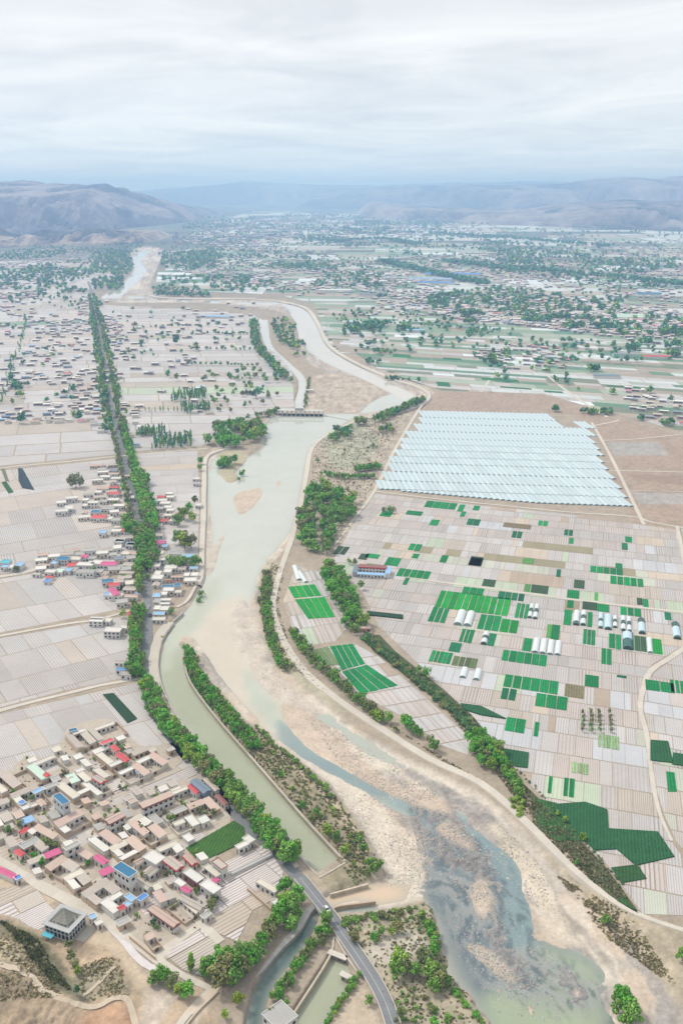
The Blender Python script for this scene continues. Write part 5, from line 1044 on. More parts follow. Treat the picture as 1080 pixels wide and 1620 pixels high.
# red and blue compound by the grove
def compound_grove():
    e = empty('courtyard_complex', *G(588,908), 0, uR*.45); tag(e, 'maroon and blue roofed courtyard complex beside the green grove', 'building')
    wing(e, -11, 3, 11, 7.5, 4.6, BRN, WW, '-y', 'shed', rim=(0.45,0.08,0.10), name='wing', floors=2); wing(e, -15, -8, -11.5, 6, 3.6, SLT, WG, '+x', 'shed'); wing(e, 11.6, -7, 15.4, 7, 3.6, LBL, WW, '-x', 'shed'); wing(e, -11, -9.5, 11, -6.5, 3.2, LBL, WW, '-y', 'shed')
    p = MB(); p.face([(-11.4,-6.4,.2),(11.4,-6.4,.2),(11.4,2.9,.2),(-11.4,2.9,.2)], (0.60,0.60,0.57)); p.build('paving', M_ROAD, e)
compound_grove()
e = empty('brick_house', *G(572,999), 0, .05); tag(e, 'brick-fronted farmhouse between the grove and the dark hedge field', 'house'); wing(e, -6, -2, 6, 3, 3.4, PINK, (0.50,0.30,0.25), '-y', 'gable', name='wall')
yw = MB(); yw.box(0, -6, -.2, 1.8, 13, .3, CRM); yw.box(-6.6, -2, -.2, 1.8, .3, 7.6, CRM); yw.box(6.6, -2, -.2, 1.8, .3, 7.6, CRM); yw.build('yard_wall', M_WALL, e)
# --- villages filled by lot: houses jittered inside a polygon
COLW = [(30,WHT),(18,TANR),(14,GRY),(12,PINK),(2.5,RED),(2,BLU),(2.5,LBL),(3,SLT),(6,CRM),(1,MAG)]
far_lots = []; lots = []
BUSY = []
def fill(poly, n, place, u=0.0, sz=(8,14), dep=(5,7), h=(3,4.5), seed=1):
    P = [tuple(p) for p in GP(poly)]; rr = random.Random(seed); x0 = min(p[0] for p in P); x1 = max(p[0] for p in P); y0 = min(p[1] for p in P); y1 = max(p[1] for p in P); k = 0; t = 0; pl = []
    while k < n and t < n*40:
        t += 1; x, y = rr.uniform(x0, x1), rr.uniform(y0, y1)
        if not inpoly(x, y, P) or any(abs(x-a) < 10.5 and abs(y-b) < 8.5 for a, b in BUSY): continue
        if any(abs(x-a) < (sz[0]+sz[1])*.42 and abs(y-b) < dep[1]*1.1 for a, b in pl[-400:]): continue
        pl.append((x, y)); k += 1; t2 = rr.uniform(0, sum(c[0] for c in COLW))
        for c in COLW:
            t2 -= c[0]
            if t2 <= 0: break
        lots.append((x, y, u+rr.uniform(-.06, .06)+(math.pi/2 if rr.random() < .12 else 0), rr.uniform(*sz), rr.uniform(*dep), rr.uniform(*h), c[1], place))
uLV = A_((0,700),(180,690))
BUSY = [(o.location.x, o.location.y) for o in C.objects if o.type == 'EMPTY' and o.get('category') == 'house']
fill([(150,738),(192,732),(208,790),(212,850),(196,858),(150,830),(100,820),(95,800),(150,778)], 22, P2, uLV, seed=41, sz=(8,12), dep=(6,8)); fill([(60,880),(165,870),(205,868),(212,905),(212,940),(172,930),(165,918),(60,912)], 22, 'in the roadside village', uLV, seed=42, sz=(7,11), dep=(6,8)); fill([(180,930),(208,932),(208,958),(192,962)], 5, P2, uLV, seed=43, sz=(7,10), dep=(6,8))
fill([(232,790),(275,782),(285,830),(262,838),(236,840)], 12, P3, 0, seed=44, sz=(7,11), dep=(6,8)); fill([(238,862),(300,880),(310,900),(308,925),(240,935)], 12, P3, 0, seed=45, sz=(7,11), dep=(6,8))
fill([(0,655),(60,640),(150,640),(168,668),(172,690),(120,668),(60,672),(0,672)], 48, 'in the left-hand village strip', uLV, seed=2)
fill([(0,600),(60,590),(170,585),(166,640),(95,632),(70,602),(0,625)], 66, 'in the upper left-hand village', uLV, seed=3)
fill([(60,545),(150,540),(160,600),(100,596),(0,592),(0,570)], 64, 'in the far left-hand village', uLV, seed=4)
fill([(168,545),(190,548),(215,580),(190,600),(172,590)], 12, 'just right of the tree-lined road', uLV, seed=5)
fill([(185,640),(222,640),(235,690),(215,715),(196,690)], 14, 'just right of the tree-lined road', uLV, seed=6)
fill([(130,470),(148,468),(160,540),(120,540),(125,500)], 60, '', uLV, seed=7); fill([(165,490),(190,500),(195,545),(168,545)], 45, '', uLV, seed=8); fill([(40,505),(130,505),(130,530),(60,532)], 40, '', uLV, seed=9)
fill([(285,645),(330,640),(335,655),(300,662)], 5, 'between the poplars and the river', 0, seed=10); fill([(265,570),(320,562),(320,572),(270,580)], 6, 'in the fields between road and canal', 0, seed=12)
fill([(745,560),(800,545),(880,545),(905,570),(880,590),(800,585)], 60, 'in the village on the far plain', uF, seed=13); fill([(985,610),(1080,640),(1080,680),(1020,665),(990,640)], 34, 'in the village at the right edge', uF, seed=14)
lots.sort(key=lambda a: math.hypot(a[0], a[1]))
nh = 0
NB = 300-sum(1 for o in C.objects if o.type == 'EMPTY' and o.get('category') == 'house')
for a in lots:
    x, y, u, l, d, h, rc, place = a
    if nh < NB and place and math.hypot(x, y) < 1450:
        nh += 1; e = empty('house', x, y, 0, u); fr = math.cos(u) > .5
        wing(e, -l/2, -d/2, l/2, d/2, h, rc, WW if rnd.random() < .6 else CRM, '-y' if fr else '-x', 'gable' if rc in (PINK,TANR,RED,MAG) else 'flat', name='wall', win=math.hypot(x, y) < 1150)
        rtag(e, ('long ' if l > 11.5 else '')+CN[rc], 'house', place, 'house', 'houses of the distant villages')
    else: far_lots.append(a)
# the far towns: thousands of roofs, one object
lots = []
def town(poly, n, seed, sz=(9,16), dep=(6,9), h=(3,6)):
    P = [tuple(p) for p in GP(poly)]; rr = random.Random(seed); x0 = min(p[0] for p in P); x1 = max(p[0] for p in P); y0 = min(p[1] for p in P); y1 = max(p[1] for p in P); k = 0
    while k < n:
        x, y = rr.uniform(x0, x1), rr.uniform(y0, y1)
        if not inpoly(x, y, P): continue
        if vn(np.array([x]), np.array([y]), 180, seed)[0] < .38 and rr.random() < .8: continue
        k += 1; t2 = rr.uniform(0, sum(c[0] for c in COLW))
        for c in COLW:
            t2 -= c[0]
            if t2 <= 0: break
        far_lots.append((x, y, rr.gauss(0, .15), rr.uniform(*sz), rr.uniform(*dep), rr.uniform(*h), c[1], ''))
town([(640,480),(760,462),(880,465),(1080,500),(1080,550),(960,535),(860,520),(720,505)], 1500, 21); town([(0,400),(120,392),(150,415),(60,450),(0,462)], 500, 22); town([(0,465),(60,460),(60,480),(0,490)], 60, 23)
town([(250,400),(400,395),(520,400),(620,430),(600,470),(440,462),(300,440)], 550, 24, (10,20)); town([(440,345),(620,350),(700,380),(500,390),(400,372)], 500, 25, (14,34), (9,14), (4,12)); town([(300,350),(500,342),(760,350),(760,372),(300,372)], 700, 33, (20,40), (12,18), (5,9)); town([(250,425),(620,425),(1090,440),(1090,500),(620,475),(480,470)], 900, 34, (9,20)); town([(280,372),(400,360),(460,372),(420,395),(280,392)], 350, 26, (14,30), (9,14), (4,12))
town([(600,410),(760,400),(1080,420),(1080,450),(900,440),(700,440)], 500, 27, (12,24)); town([(560,440),(700,440),(700,500),(570,500)], 350, 28); town([(700,365),(900,372),(1080,395),(1080,410),(800,395)], 200, 29, (14,28)); town([(960,380),(1300,380),(1300,560),(1080,540)], 600, 30); town([(150,470),(230,500),(400,470),(410,520),(300,560),(180,540)], 60, 31, (8,14)); town([(0,490),(130,490),(120,540),(0,545)], 45, 35, (8,14)); town([(180,545),(300,545),(410,600),(400,640),(300,640),(230,610)], 24, 36, (8,13))
fm = MB()
def lotbox(mb, x, y, u, l, d, h, rc, big=False):
    ca, sa = math.cos(u), math.sin(u); T = lambda a, b: (x+a*ca-b*sa, y+a*sa+b*ca); c = tuple(min(.8, q*1.1+.05) for q in jit(rc, .12)); wc = jit((0.48,0.44,0.42), .2)
    p = [T(-l/2,-d/2), T(l/2,-d/2), T(l/2,d/2), T(-l/2,d/2)]; q = [T(-l/2-.3,-d/2-.3), T(l/2+.3,-d/2-.3), T(l/2+.3,d/2+.3), T(-l/2-.3,d/2+.3)]
    mb.prism([(a, b, 0) for a, b in p], [(a, b, h) for a, b in p], wc, False)
    r1, r2 = T(-l/2-.3, 0), T(l/2+.3, 0); r = h+.1*d
    mb.face([(*q[0], h), (*q[1], h), (*r2, r), (*r1, r)], c); mb.face([(*q[2], h), (*q[3], h), (*r1, r), (*r2, r)], c); mb.face([(*q[1], h), (*q[2], h), (*r2, r)], wc); mb.face([(*q[3], h), (*q[0], h), (*r1, r)], wc)
    if h > 3: mb.prism([T(-l*.42,-d/2-.06)+(h*.35,), T(l*.42,-d/2-.06)+(h*.35,), T(l*.42,-d/2)+(h*.35,), T(-l*.42,-d/2)+(h*.35,)], [T(-l*.42,-d/2-.06)+(h*.7,), T(l*.42,-d/2-.06)+(h*.7,), T(l*.42,-d/2)+(h*.7,), T(-l*.42,-d/2)+(h*.7,)], (.08,.08,.09))
for a in far_lots: lotbox(fm, *a[:7])
kind(fm.build('far_houses', M_WALL), 'stuff', 'thousands of small distant houses of the far towns across the valley floor')
# bigger far buildings
def big(name, px, py, l, d, h, rc, label, cat='building', u=0, group=None, floors=0, wc=None):
    x, y = G(px, py); e = empty(name, x, y, 0, u); mb = MB(); mb.box(0, 0, -.5, h, l, d, jit(wc or WW)); mb.build('wall', M_WALL, e); rb = MB()
    if rc in (SLT, WHT, GRY): rb.box(0, 0, h+.02, h+.6, l+1, d+1, jit(rc))
    else:
        a = [(-l/2-.6,-d/2-.6,h),(l/2+.6,-d/2-.6,h),(l/2+.6,d/2+.6,h),(-l/2-.6,d/2+.6,h)]; r1, r2 = (-l/2-.6,0,h+d*.14), (l/2+.6,0,h+d*.14); c = jit(rc); rb.face([a[0],a[1],r2,r1], c); rb.face([a[2],a[3],r1,r2], c); rb.face([a[1],a[2],r2], c); rb.face([a[3],a[0],r1], c)
    rb.build('roof', M_ROOF, e)
    for f in range(floors): inst('window_band', 'pane', M_GLASS, e, (0, -d/2-.02, h/floors*(f+.5)), (l*.85, .2, h/floors*.4))
    return tag(e, label, cat, group)
for i, (px, py, l, d, h) in enumerate(((280,378,26,14,46),(275,380,14,12,30),(300,374,20,12,22))): big('tower_block', px, py, l, d, h, WHT, ['tallest pale tower block below the left mountain', 'shorter pale block left of the tallest tower', 'low pale block right of the tallest tower'][i], 'tower', floors=8, wc=(0.5,0.5,0.5))
for i, (px, py, l, d, rc, lb) in enumerate(((680,444,150,26,LBL,'upper long blue factory roof on the plain'),(715,436,200,26,SKYB,'longest blue factory roof behind the others'),(690,450,120,22,SKYB,'lower blue factory roof nearest the greenhouses'),(780,448,70,22,WHT,'white factory hall right of the blue roofs'),(738,520,50,14,SLT,'slate-blue roofed hall beside the far tree clump'),(657,525,40,14,LBL,'pale blue barn roof left of the slate hall'),(1025,468,70,26,BLU,'dark blue hall at the right-hand far town'),(1000,505,80,40,MNT,'pale mint hall in the right-hand far town'),(915,545,24,10,BLU,'small dark long roof beyond the far village'),(987,564,44,14,SLT,'dark slate long shed on the bare field'),(958,598,44,12,SLT,'dark slate shed beside the straight dirt road'),(530,462,100,40,WHT,'wide white warehouse beyond the river bend'),(590,468,70,30,SLT,'slate warehouse right of the wide white one'),(1037,567,50,12,RED,'red-roofed hall at the far right field edge'),(345,503,60,16,LBL,'pale blue hall standing alone left of the canal channel'))):
    big('factory_hall', px, py, l, d, 7 if l > 60 else 4.5, rc, lb, 'hall', u=-.12)
# sluice across the canal head
def sluice():
    a, b = G(440, 655, 0), G(511, 656, 0); th = math.atan2(b[1]-a[1], b[0]-a[0]); l = math.hypot(b[0]-a[0], b[1]-a[1]); e = empty('sluice_gate', (a[0]+b[0])/2, (a[1]+b[1])/2, 0, th); tag(e, 'long pale concrete sluice gate across the head of the river pool', 'sluice gate')
    n = 11; cc = (0.50,0.49,0.46)
    for i in range(n): mb = MB(); mb.box(-l/2+l*i/(n-1), 0, -3.5, 5.4, 1.2, 6, cc); mb.build('pier', M_WALL, e)
    mb = MB(); mb.box(0, 0, 5.42, 6.1, l+2, 6.8, (0.60,0.58,0.54)); mb.build('deck', M_WALL, e); mb = MB(); mb.box(0, -2.4, 1.2, 1.9, l, 1.0, cc); mb.build('walkway', M_WALL, e)
    for i in range(n-1): inst('gate', 'pane', M_DARK, e, (-l/2+l*(i+.5)/(n-1), 0, -.6), (l/(n-1)-1.3, .3, 3.4))
    wing(e, -l*.12, -2.6, l*.06, 2.6, 3.0, WHT, WW, '-y', 'flat', z0=6.15, name='gatehouse')
sluice()
wall_along('weir', [(513,657),(548,664),(570,668),(600,655)], 1.2, -3.5, -1.6, 'low concrete weir sill running from the sluice towards the right bank', (0.45,0.42,0.37))
e = big('pump_house', 491, 621, 10, 5, 4, WHT, 'small white pump house beside the channel above the sluice', 'building')
# bridge over the mouth of the dark stream
def bridge():
    pts = smooth(GP([(474,1388),(498,1418),(520,1446),(545,1482),(570,1518),(592,1552),(612,1592),(630,1650)], .55), 4); n = len(pts); T = np.gradient(pts, axis=0); T /= np.linalg.norm(T, axis=1)[:, None]; Q = np.stack([-T[:,1], T[:,0]], 1)
    e = empty('road_bridge', *pts[8], 0); tag(e, 'long grey road bridge curving over the dark stream mouth at the bottom', 'bridge'); ox, oy = pts[8]
    def strip(name, a0, a1, z0, z1, c, m, i0=0, i1=None):
        mb = MB(); i1 = i1 or n-1; A = pts+Q*a0-[ox, oy]; B = pts+Q*a1-[ox, oy]
        for i in range(i0, i1):
            k = rnd.uniform(.95, 1.05); cc = tuple(q*k for q in c)
            mb.face([(*A[i],z1),(*B[i],z1),(*B[i+1],z1),(*A[i+1],z1)], cc); mb.face([(*A[i],z0),(*A[i],z1),(*A[i+1],z1),(*A[i+1],z0)], cc); mb.face([(*B[i],z1),(*B[i],z0),(*B[i+1],z0),(*B[i+1],z1)], cc)
        for i in (i0, i1): mb.face([(*A[i],z0),(*B[i],z0),(*B[i],z1),(*A[i],z1)], c)
        return mb.build(name, m, e)
    strip('deck', -2.7, 2.7, -.4, .55, (0.215,0.22,0.23), M_ROAD); strip('parapet', 2.72, 3.1, -.6, 1.25, (0.50,0.47,0.42), M_WALL); strip('parapet', -3.1, -2.72, -.6, 1.25, (0.50,0.47,0.42), M_WALL); strip('lane_line', -.08, .08, .553, .562, (0.55,0.55,0.52), M_ROAD)
    for k in (5, 8, 11): 
        mb = MB(); th = math.atan2(Q[k][1], Q[k][0]); T_ = lambda a, b: (pts[k][0]-ox+a*math.cos(th)-b*math.sin(th), pts[k][1]-oy+a*math.sin(th)+b*math.cos(th)); mb.box(0, 0, -4, -.42, 5.4, 1.2, (0.42,0.40,0.36), T_); mb.build('pier', M_WALL, e)
bridge()
for i, pts in enumerate(([(521,1507),(547,1517)], [(540,1541),(562,1552)])):
    a, b = G(*pts[0]), G(*pts[1]); e = empty('sluice_platform', (a[0]+b[0])/2, (a[1]+b[1])/2, 0, math.atan2(b[1]-a[1], b[0]-a[0])); l = math.hypot(a[0]-b[0], a[1]-b[1]); tag(e, ['upper pale concrete platform over the small lower canal', 'lower pale concrete platform over the small lower canal'][i], 'platform')
    mb = MB(); mb.box(0, 0, .2, .6, l+1, 2.6, (0.58,0.53,0.46)); mb.build('deck', M_WALL, e)
    for k in (-1, 0, 1): mb = MB(); mb.box(k*l*.4, 0, -3.4, .18, .4, 2.0, (0.3,0.28,0.25)); mb.build('pier', M_WALL, e)
e = house((0,0), (415,1605),(440,1632),(470,1608), 4, GRY, s=1, label='grey flat-roofed pump building at the bottom edge by the lower canal', name='pump_house', cat='building', group=None)
# cars
def car_mesh():
    body = MB(); prof = [(-2.2,.35),(-2.25,.75),(-1.9,.9),(-1.3,.95),(1.0,.95),(2.0,.8),(2.2,.6),(2.2,.35)]; P = lambda y: [(x, y, z) for x, z in prof]; a, b = P(-.88), P(.88); n = len(a)
    body.face(a, (1,1,1)); body.face(b[::-1], (1,1,1))
    for i in range(n): j = (i+1) % n; body.face([a[j], a[i], b[i], b[j]], (1,1,1))
    cab = MB(); lo = [(-1.75,-.8,.94),(.95,-.8,.94),(.95,.8,.94),(-1.75,.8,.94)]; hi = [(-1.35,-.66,1.45),(.3,-.66,1.45),(.3,.66,1.45),(-1.35,.66,1.45)]; cab.prism(lo, hi, (1,1,1), False)
    rf = MB(); rf.box(-.525, 0, 1.45, 1.5, 1.7, 1.36, (1,1,1))
    wh = MB(); s = 14
    for y in (-.1, .1): wh.face([(.33*math.cos(2*math.pi*i/s), y, .33*math.sin(2*math.pi*i/s)) for i in range(s)][::(1 if y > 0 else -1)], (1,1,1))
    for i in range(s):
        t0, t1 = 2*math.pi*i/s, 2*math.pi*(i+1)/s; wh.face([(.33*math.cos(t0),-.1,.33*math.sin(t0)),(.33*math.cos(t1),-.1,.33*math.sin(t1)),(.33*math.cos(t1),.1,.33*math.sin(t1)),(.33*math.cos(t0),.1,.33*math.sin(t0))], (1,1,1))
    return body, cab, rf, wh
mcp = {}
def car(px, py, ang, c, label, z=.2):
    e = empty('parked_car', *G(px, py, z), z, ang); tag(e, label, 'car'); b, cb, rf, wh = car_mesh(); m = mcp.get(c) or mat('car_paint', .25, base=c, noise=0, spec=.6); mcp[c] = m
    b.build('body', m, e); cb.build('glasshouse', M_GLASS, e); rf.build('roof', m, e)
    for x in (-1.35, 1.4):
        for y in (-.82, .82): o = wh.build('wheel', M_DARK, e); o.location = (x, y, .33)
car(517, 1440, A_((510,1430),(525,1450)), (0.7,0.7,0.7), 'white car driving on the bridge', .57)
car(166, 1434, A_((155,1447),(200,1480)), (0.45,0.03,0.03), 'red car outside the white courtyard house'); car(172, 1443, A_((155,1447),(200,1480)), (0.6,0.6,0.6), 'white car behind the red one in the village road'); car(235, 962, R(-85), (0.5,0.5,0.52), 'silver car beside the tree-lined road')
car(238,974,R(-85),(0.05,0.05,0.06),'dark car beside the tree-lined road')
# ------------------------------------------------------------------ trees
def crown_mesh(name, hgt, rad, kindt, nleaf, seed, leaf=.55):
    rr = random.Random(seed); V = []; F = []; Cc = []; lobes = []
    if kindt == 'round':
        for i in range(11): a = rr.uniform(0, 6.28); r = rr.uniform(.25, .8)*rad; lobes.append((math.cos(a)*r, math.sin(a)*r, hgt*rr.uniform(.36, .9), rad*rr.uniform(.24, .5), hgt*rr.uniform(.09, .2)))
        lobes.append((0, 0, hgt*.72, rad*.6, hgt*.27)); lobes.append((0, 0, hgt*.45, rad*.7, hgt*.2))
    elif kindt == 'poplar':
        for i in range(10): t = i/9; lobes.append((rr.uniform(-.25,.25)*rad, rr.uniform(-.25,.25)*rad, hgt*(.2+.74*t), rad*(.85-.62*abs(t-.3)**1.1)*rr.uniform(.7,1), hgt*.1))
    else:
        for i in range(6): a = rr.uniform(0, 6.28); r = rr.uniform(.2, .7)*rad; lobes.append((math.cos(a)*r, math.sin(a)*r, hgt*rr.uniform(.35, .6), rad*rr.uniform(.35, .55), hgt*rr.uniform(.25, .4)))
    for i in range(nleaf):
        lb = rr.choice(lobes); u, v = rr.uniform(-1, 1), rr.uniform(0, 6.28); s = math.sqrt(1-u*u); q = rr.uniform(.55, 1.05)**.6
        n = Vector((s*math.cos(v), s*math.sin(v), u)); c = Vector((lb[0]+n.x*lb[3]*q, lb[1]+n.y*lb[3]*q, lb[2]+n.z*lb[4]*q))
        if c.z < hgt*.1: continue
        d = (n+Vector((rr.gauss(0,.5), rr.gauss(0,.5), rr.gauss(0,.5)+.35))).normalized(); a = d.orthogonal().normalized(); b = d.cross(a); ang = rr.uniform(0, 3.14); a2 = a*math.cos(ang)+b*math.sin(ang); b2 = d.cross(a2); l = leaf*rr.uniform(.6, 1.35); w_ = l*rr.uniform(.5, .9)
        k = len(V); V += [tuple(c+a2*l), tuple(c+b2*w_), tuple(c-a2*l*.9+d*l*.15), tuple(c-b2*w_)]; F.append((k, k+1, k+2, k+3))
        g = (.55+.75*rr.random())*(1.0 if rr.random() < .85 else 1.5); Cc.append((g*rr.uniform(.9,1.1), g, g*rr.uniform(.8,1.1), 1))
    me = bpy.data.meshes.new(name); me.from_pydata(V, [], F); a = me.attributes.new('col','FLOAT_COLOR','FACE'); a.data.foreach_set('color', np.array(Cc, np.float32).ravel()); me.materials.append(M_LEAF); return me
def trunk_mesh(hgt, r, seed, limbs=5):
    rr = random.Random(seed); mb = MB()
    def cone(p, q, r0, r1, s=6):
        p, q = Vector(p), Vector(q); d = (q-p).normalized(); a = d.orthogonal().normalized(); b = d.cross(a)
        A = [p+(a*math.cos(6.283*i/s)+b*math.sin(6.283*i/s))*r0 for i in range(s)]; B = [q+(a*math.cos(6.283*i/s)+b*math.sin(6.283*i/s))*r1 for i in range(s)]
        for i in range(s): mb.face([tuple(A[i]), tuple(A[(i+1)%s]), tuple(B[(i+1)%s]), tuple(B[i])], (1,1,1))
    cone((0,0,-.4), (rr.uniform(-.1,.1), rr.uniform(-.1,.1), hgt*.45), r, r*.6); cone((0,0,hgt*.45), (0,0,hgt*.85), r*.6, r*.15)
    for i in range(limbs): a = rr.uniform(0, 6.28); z0 = hgt*rr.uniform(.28, .55); cone((0,0,z0), (math.cos(a)*hgt*.25, math.sin(a)*hgt*.25, z0+hgt*.25), r*.4, r*.1, 4)
    me = bpy.data.meshes.new('trunk'); me.from_pydata(mb.v, [], mb.f); me.materials.append(M_BARK); return me
PROTO = {}
for kt, hh, rd, nl, lf in (('round', 10, 4.3, 1250, .5), ('poplar', 12, 2.0, 1100, .42), ('bush', 3.2, 2.1, 420, .33)):
    PROTO[kt] = [(crown_mesh('crown', hh, rd, kt, nl, 100+i, lf), trunk_mesh(hh if kt != 'bush' else 2, .28 if kt != 'bush' else .09, 200+i), hh) for i in range(5)]
T_BR = (0.12,0.35,0.045); T_MD = (0.165,0.32,0.06); T_YG = (0.24,0.36,0.05); T_OL = (0.20,0.23,0.09); T_DK = (0.08,0.17,0.06); T_GY = (0.24,0.25,0.14); T_BL = (0.075,0.25,0.12)
TN = {T_BR:'bright green', T_MD:'mid-green', T_YG:'yellow-green', T_OL:'olive', T_DK:'dark green', T_GY:'grey-green', T_BL:'blue-green'}
SPEC = []
trr = random.Random(99)
def T(px, py, h, kt='round', tone=T_MD, place='', wide=1.0):
    x, y = G(px, py); SPEC.append((x, y, h, kt, tone, place, wide))
def row(pts, sp, h, kt, tone, place, jit_=1.0, side=0.0, wide=1.0, prob=1, sub=4, lanes=(0,)):
    P = smooth(GP(pts), sub); L_ = np.concatenate([[0], np.cumsum(np.linalg.norm(np.diff(P, axis=0), axis=1))]); d = 0
    while d < L_[-1]:
        x, y = np.interp(d, L_, P[:, 0]), np.interp(d, L_, P[:, 1]); x2, y2 = np.interp(d+1, L_, P[:, 0]), np.interp(d+1, L_, P[:, 1]); t = math.atan2(y2-y, x2-x)
        for ln in lanes:
            if trr.random() < prob:
                o = side+ln; tn = tone if not isinstance(tone, list) else trr.choice(tone)
                SPEC.append((x-math.sin(t)*o+trr.gauss(0, jit_), y+math.cos(t)*o+trr.gauss(0, jit_), trr.uniform(*h), kt, tn, place, wide*trr.uniform(.85, 1.2)))
        d += sp*trr.uniform(.75, 1.25)
def grove(poly, n, h, kt, tone, place, wide=1.0):
    P = [tuple(p) for p in GP(poly)]; x0 = min(p[0] for p in P); x1 = max(p[0] for p in P); y0 = min(p[1] for p in P); y1 = max(p[1] for p in P); k = 0; tries = 0; pl = []; md = 1.6 if kt == 'bush' else 3.2
    while k < n and tries < n*60:
        tries += 1; x, y = trr.uniform(x0, x1), trr.uniform(y0, y1)
        if inpoly(x, y, P) and all((x-a)**2+(y-b)**2 > md*md for a, b in pl):
            pl.append((x, y)); k += 1; SPEC.append((x, y, trr.uniform(*h), kt, trr.choice(tone) if isinstance(tone, list) else tone, place, wide*trr.uniform(.85, 1.2)))
BM = [T_BR, T_MD, T_BR]; MM = [T_MD, T_BR, T_OL]
# canal bank, village side
C1 = 'on the village side of the green canal'
row([(232,1086),(250,1128),(285,1175),(318,1208),(345,1246)], 4.2, (7,9.5), 'round', BM, C1, 1.0, wide=.95, lanes=(-2.2, 2.2))
row([(345,1246),(380,1290),(410,1322),(440,1358),(462,1378)], 4.6, (8,11), 'round', [T_BR,T_MD,T_MD], C1, .9, wide=.9, lanes=(1.0, 4.6))
row([(420,1330),(440,1352),(460,1372)], 3.5, (9,12), 'poplar', [T_BR,T_MD], C1, .6, wide=1.3, lanes=(2,))
# roadside double row
C2 = 'lining the long straight road'
row([(146,470),(156,520),(166,570),(174,625),(186,685)], 9, (8,13), 'round', [T_BL,T_MD,T_OL], C2, 1.8, lanes=(-7, 7), wide=.75, prob=.9)
row([(152,500),(166,570),(174,625),(186,685)], 9, (9,12), 'round', [T_BL,T_MD], C2, 2, lanes=(-13,13), wide=.7, prob=.35)
row([(186,685),(200,745),(212,790)], 6, (9,12), 'round', [T_MD,T_BR], C2, 1, lanes=(7, 10), wide=.8); row([(186,685),(200,745),(212,790),(218,830)], 8, (7,10), 'round', [T_MD,T_GY], C2, 1, lanes=(-6,), wide=.8)
row([(206,760),(216,800),(226,845)], 5, (10,13), 'round', BM, C2, 1.2, lanes=(6, 11), wide=1.05); row([(208,830),(214,850)], 5, (10,13), 'round', BM, C2, 1, lanes=(-5,)); row([(225,842),(231,880),(233,905)], 5, (10,13), 'round', BM, C2, 1.2, lanes=(-3, 5), wide=1.0)
row([(232,900),(235,945)], 5, (8,10), 'round', MM, C2, 1, lanes=(-7,), wide=.9); row([(234,970),(233,1010),(232,1050),(229,1075)], 3.4, (7,9.5), 'round', [T_MD,T_BR], C2, .9, lanes=(-6, -9), wide=.8)
row([(222,965),(216,1000),(214,1045),(222,1075)], 3.6, (5,7), 'round', MM, C2, .8, lanes=(0, 3), wide=.8)
for p in ((233,918,6),): T(*p, 'round', T_MD, C2)
# clumps between road and river
C3 = 'between the road and the river bank'
for px, py, h, tn in ((293,870,17,T_BR),(284,862,14,T_MD),(303,868,14,T_MD),(291,822,13,T_BR),(281,832,12,T_MD),(300,812,12,T_BR),(303,826,11,T_BR),(309,798,10,T_BR),(272,898,10,T_MD),(282,900,11,T_MD),(292,898,10,T_MD),(305,898,11,T_MD),(312,896,10,T_MD),(318,940,7,T_MD),(314,948,6,T_BR),(272,972,6.5,T_MD),(196,977,7,T_MD),(212,972,8,T_MD),(214,962,7,T_BR),(215,1005,8,T_MD),(196,917,6,T_MD),(148,908,6,T_MD),(121,772,16,T_GY),(113,771,13,T_GY),(128,771,13,T_GY),(27,905,6,T_OL),(182,802,6,T_YG),(316,735,9,T_BR),(315,745,8,T_MD),(256,1008,4,T_YG)): T(px, py, h, 'round', tn, 'standing alone in the fields or yards' if px < 230 and tn != T_BR else C3)
C4 = 'beside the upper end of the river pool'
grove([(328,700),(345,680),(415,672),(420,688),(400,702),(360,712),(330,712)], 46, (12,17), 'round', [T_BR,T_MD,T_BR], C4); grove([(345,735),(372,732),(375,742),(350,744)], 9, (9,12), 'round', [T_BR,T_BR], 'on the small island in the pool'); T(383,750,9,'round',T_BR,'on the small island in the pool'); T(378,758,5,'round',T_MD,'on the small island in the pool')
C5 = 'in the big green grove right of the pool'
grove([(478,800),(490,772),(515,775),(558,795),(556,820),(530,850),(510,892),(490,885),(474,860),(476,830)], 95, (9,13), 'round', [T_BR,T_BR,T_MD], C5)
C6 = 'in the tree belt below the big grove'
grove([(508,905),(522,900),(545,918),(556,945),(566,978),(552,985),(535,965),(520,935)], 42, (8,12), 'round', BM, C6); grove([(545,985),(560,975),(584,985),(575,995),(556,1005),(548,1000)], 12, (7,11), 'round', BM, C6)
row([(562,895),(545,890)], 4, (5,7), 'round', T_OL, C6); T(572,934,8,'round',T_MD,C6); T(578,1018,6,'round',T_MD,C6)
C7 = 'along the outer foot of the curved embankment'
row([(424,915),(421,955),(428,1005),(438,1040),(455,1060)], 2.9, (4,6), 'round', [T_MD,T_BR,T_OL], C7, .8, lanes=(-1.5, 1.5), wide=.9); row([(420,905),(416,950),(424,1005)], 4, (3,5), 'bush', T_OL, C7)
C8 = 'between the embankment road and the plots'
row([(462,1005),(480,1035),(508,1062),(540,1092),(575,1120),(598,1142)], 3.6, (5,7.5), 'round', [T_MD,T_BR,T_OL], C8, 1, lanes=(0,3), wide=.9)
for px, py, h, tn in ((600,1142,7,T_MD),(615,1145,7,T_MD),(648,1158,9.5,T_BR),(640,1150,8,T_BR),(656,1165,7,T_BR),(686,1188,7.5,T_MD),(678,1178,6,T_OL),(662,1166,6,T_MD),(625,1158,4,T_OL),(672,1072,8,T_BR),(664,1066,6,T_MD)): T(px, py, h, 'round', tn, C8)
C9 = 'on the scrub strip between canal and river'
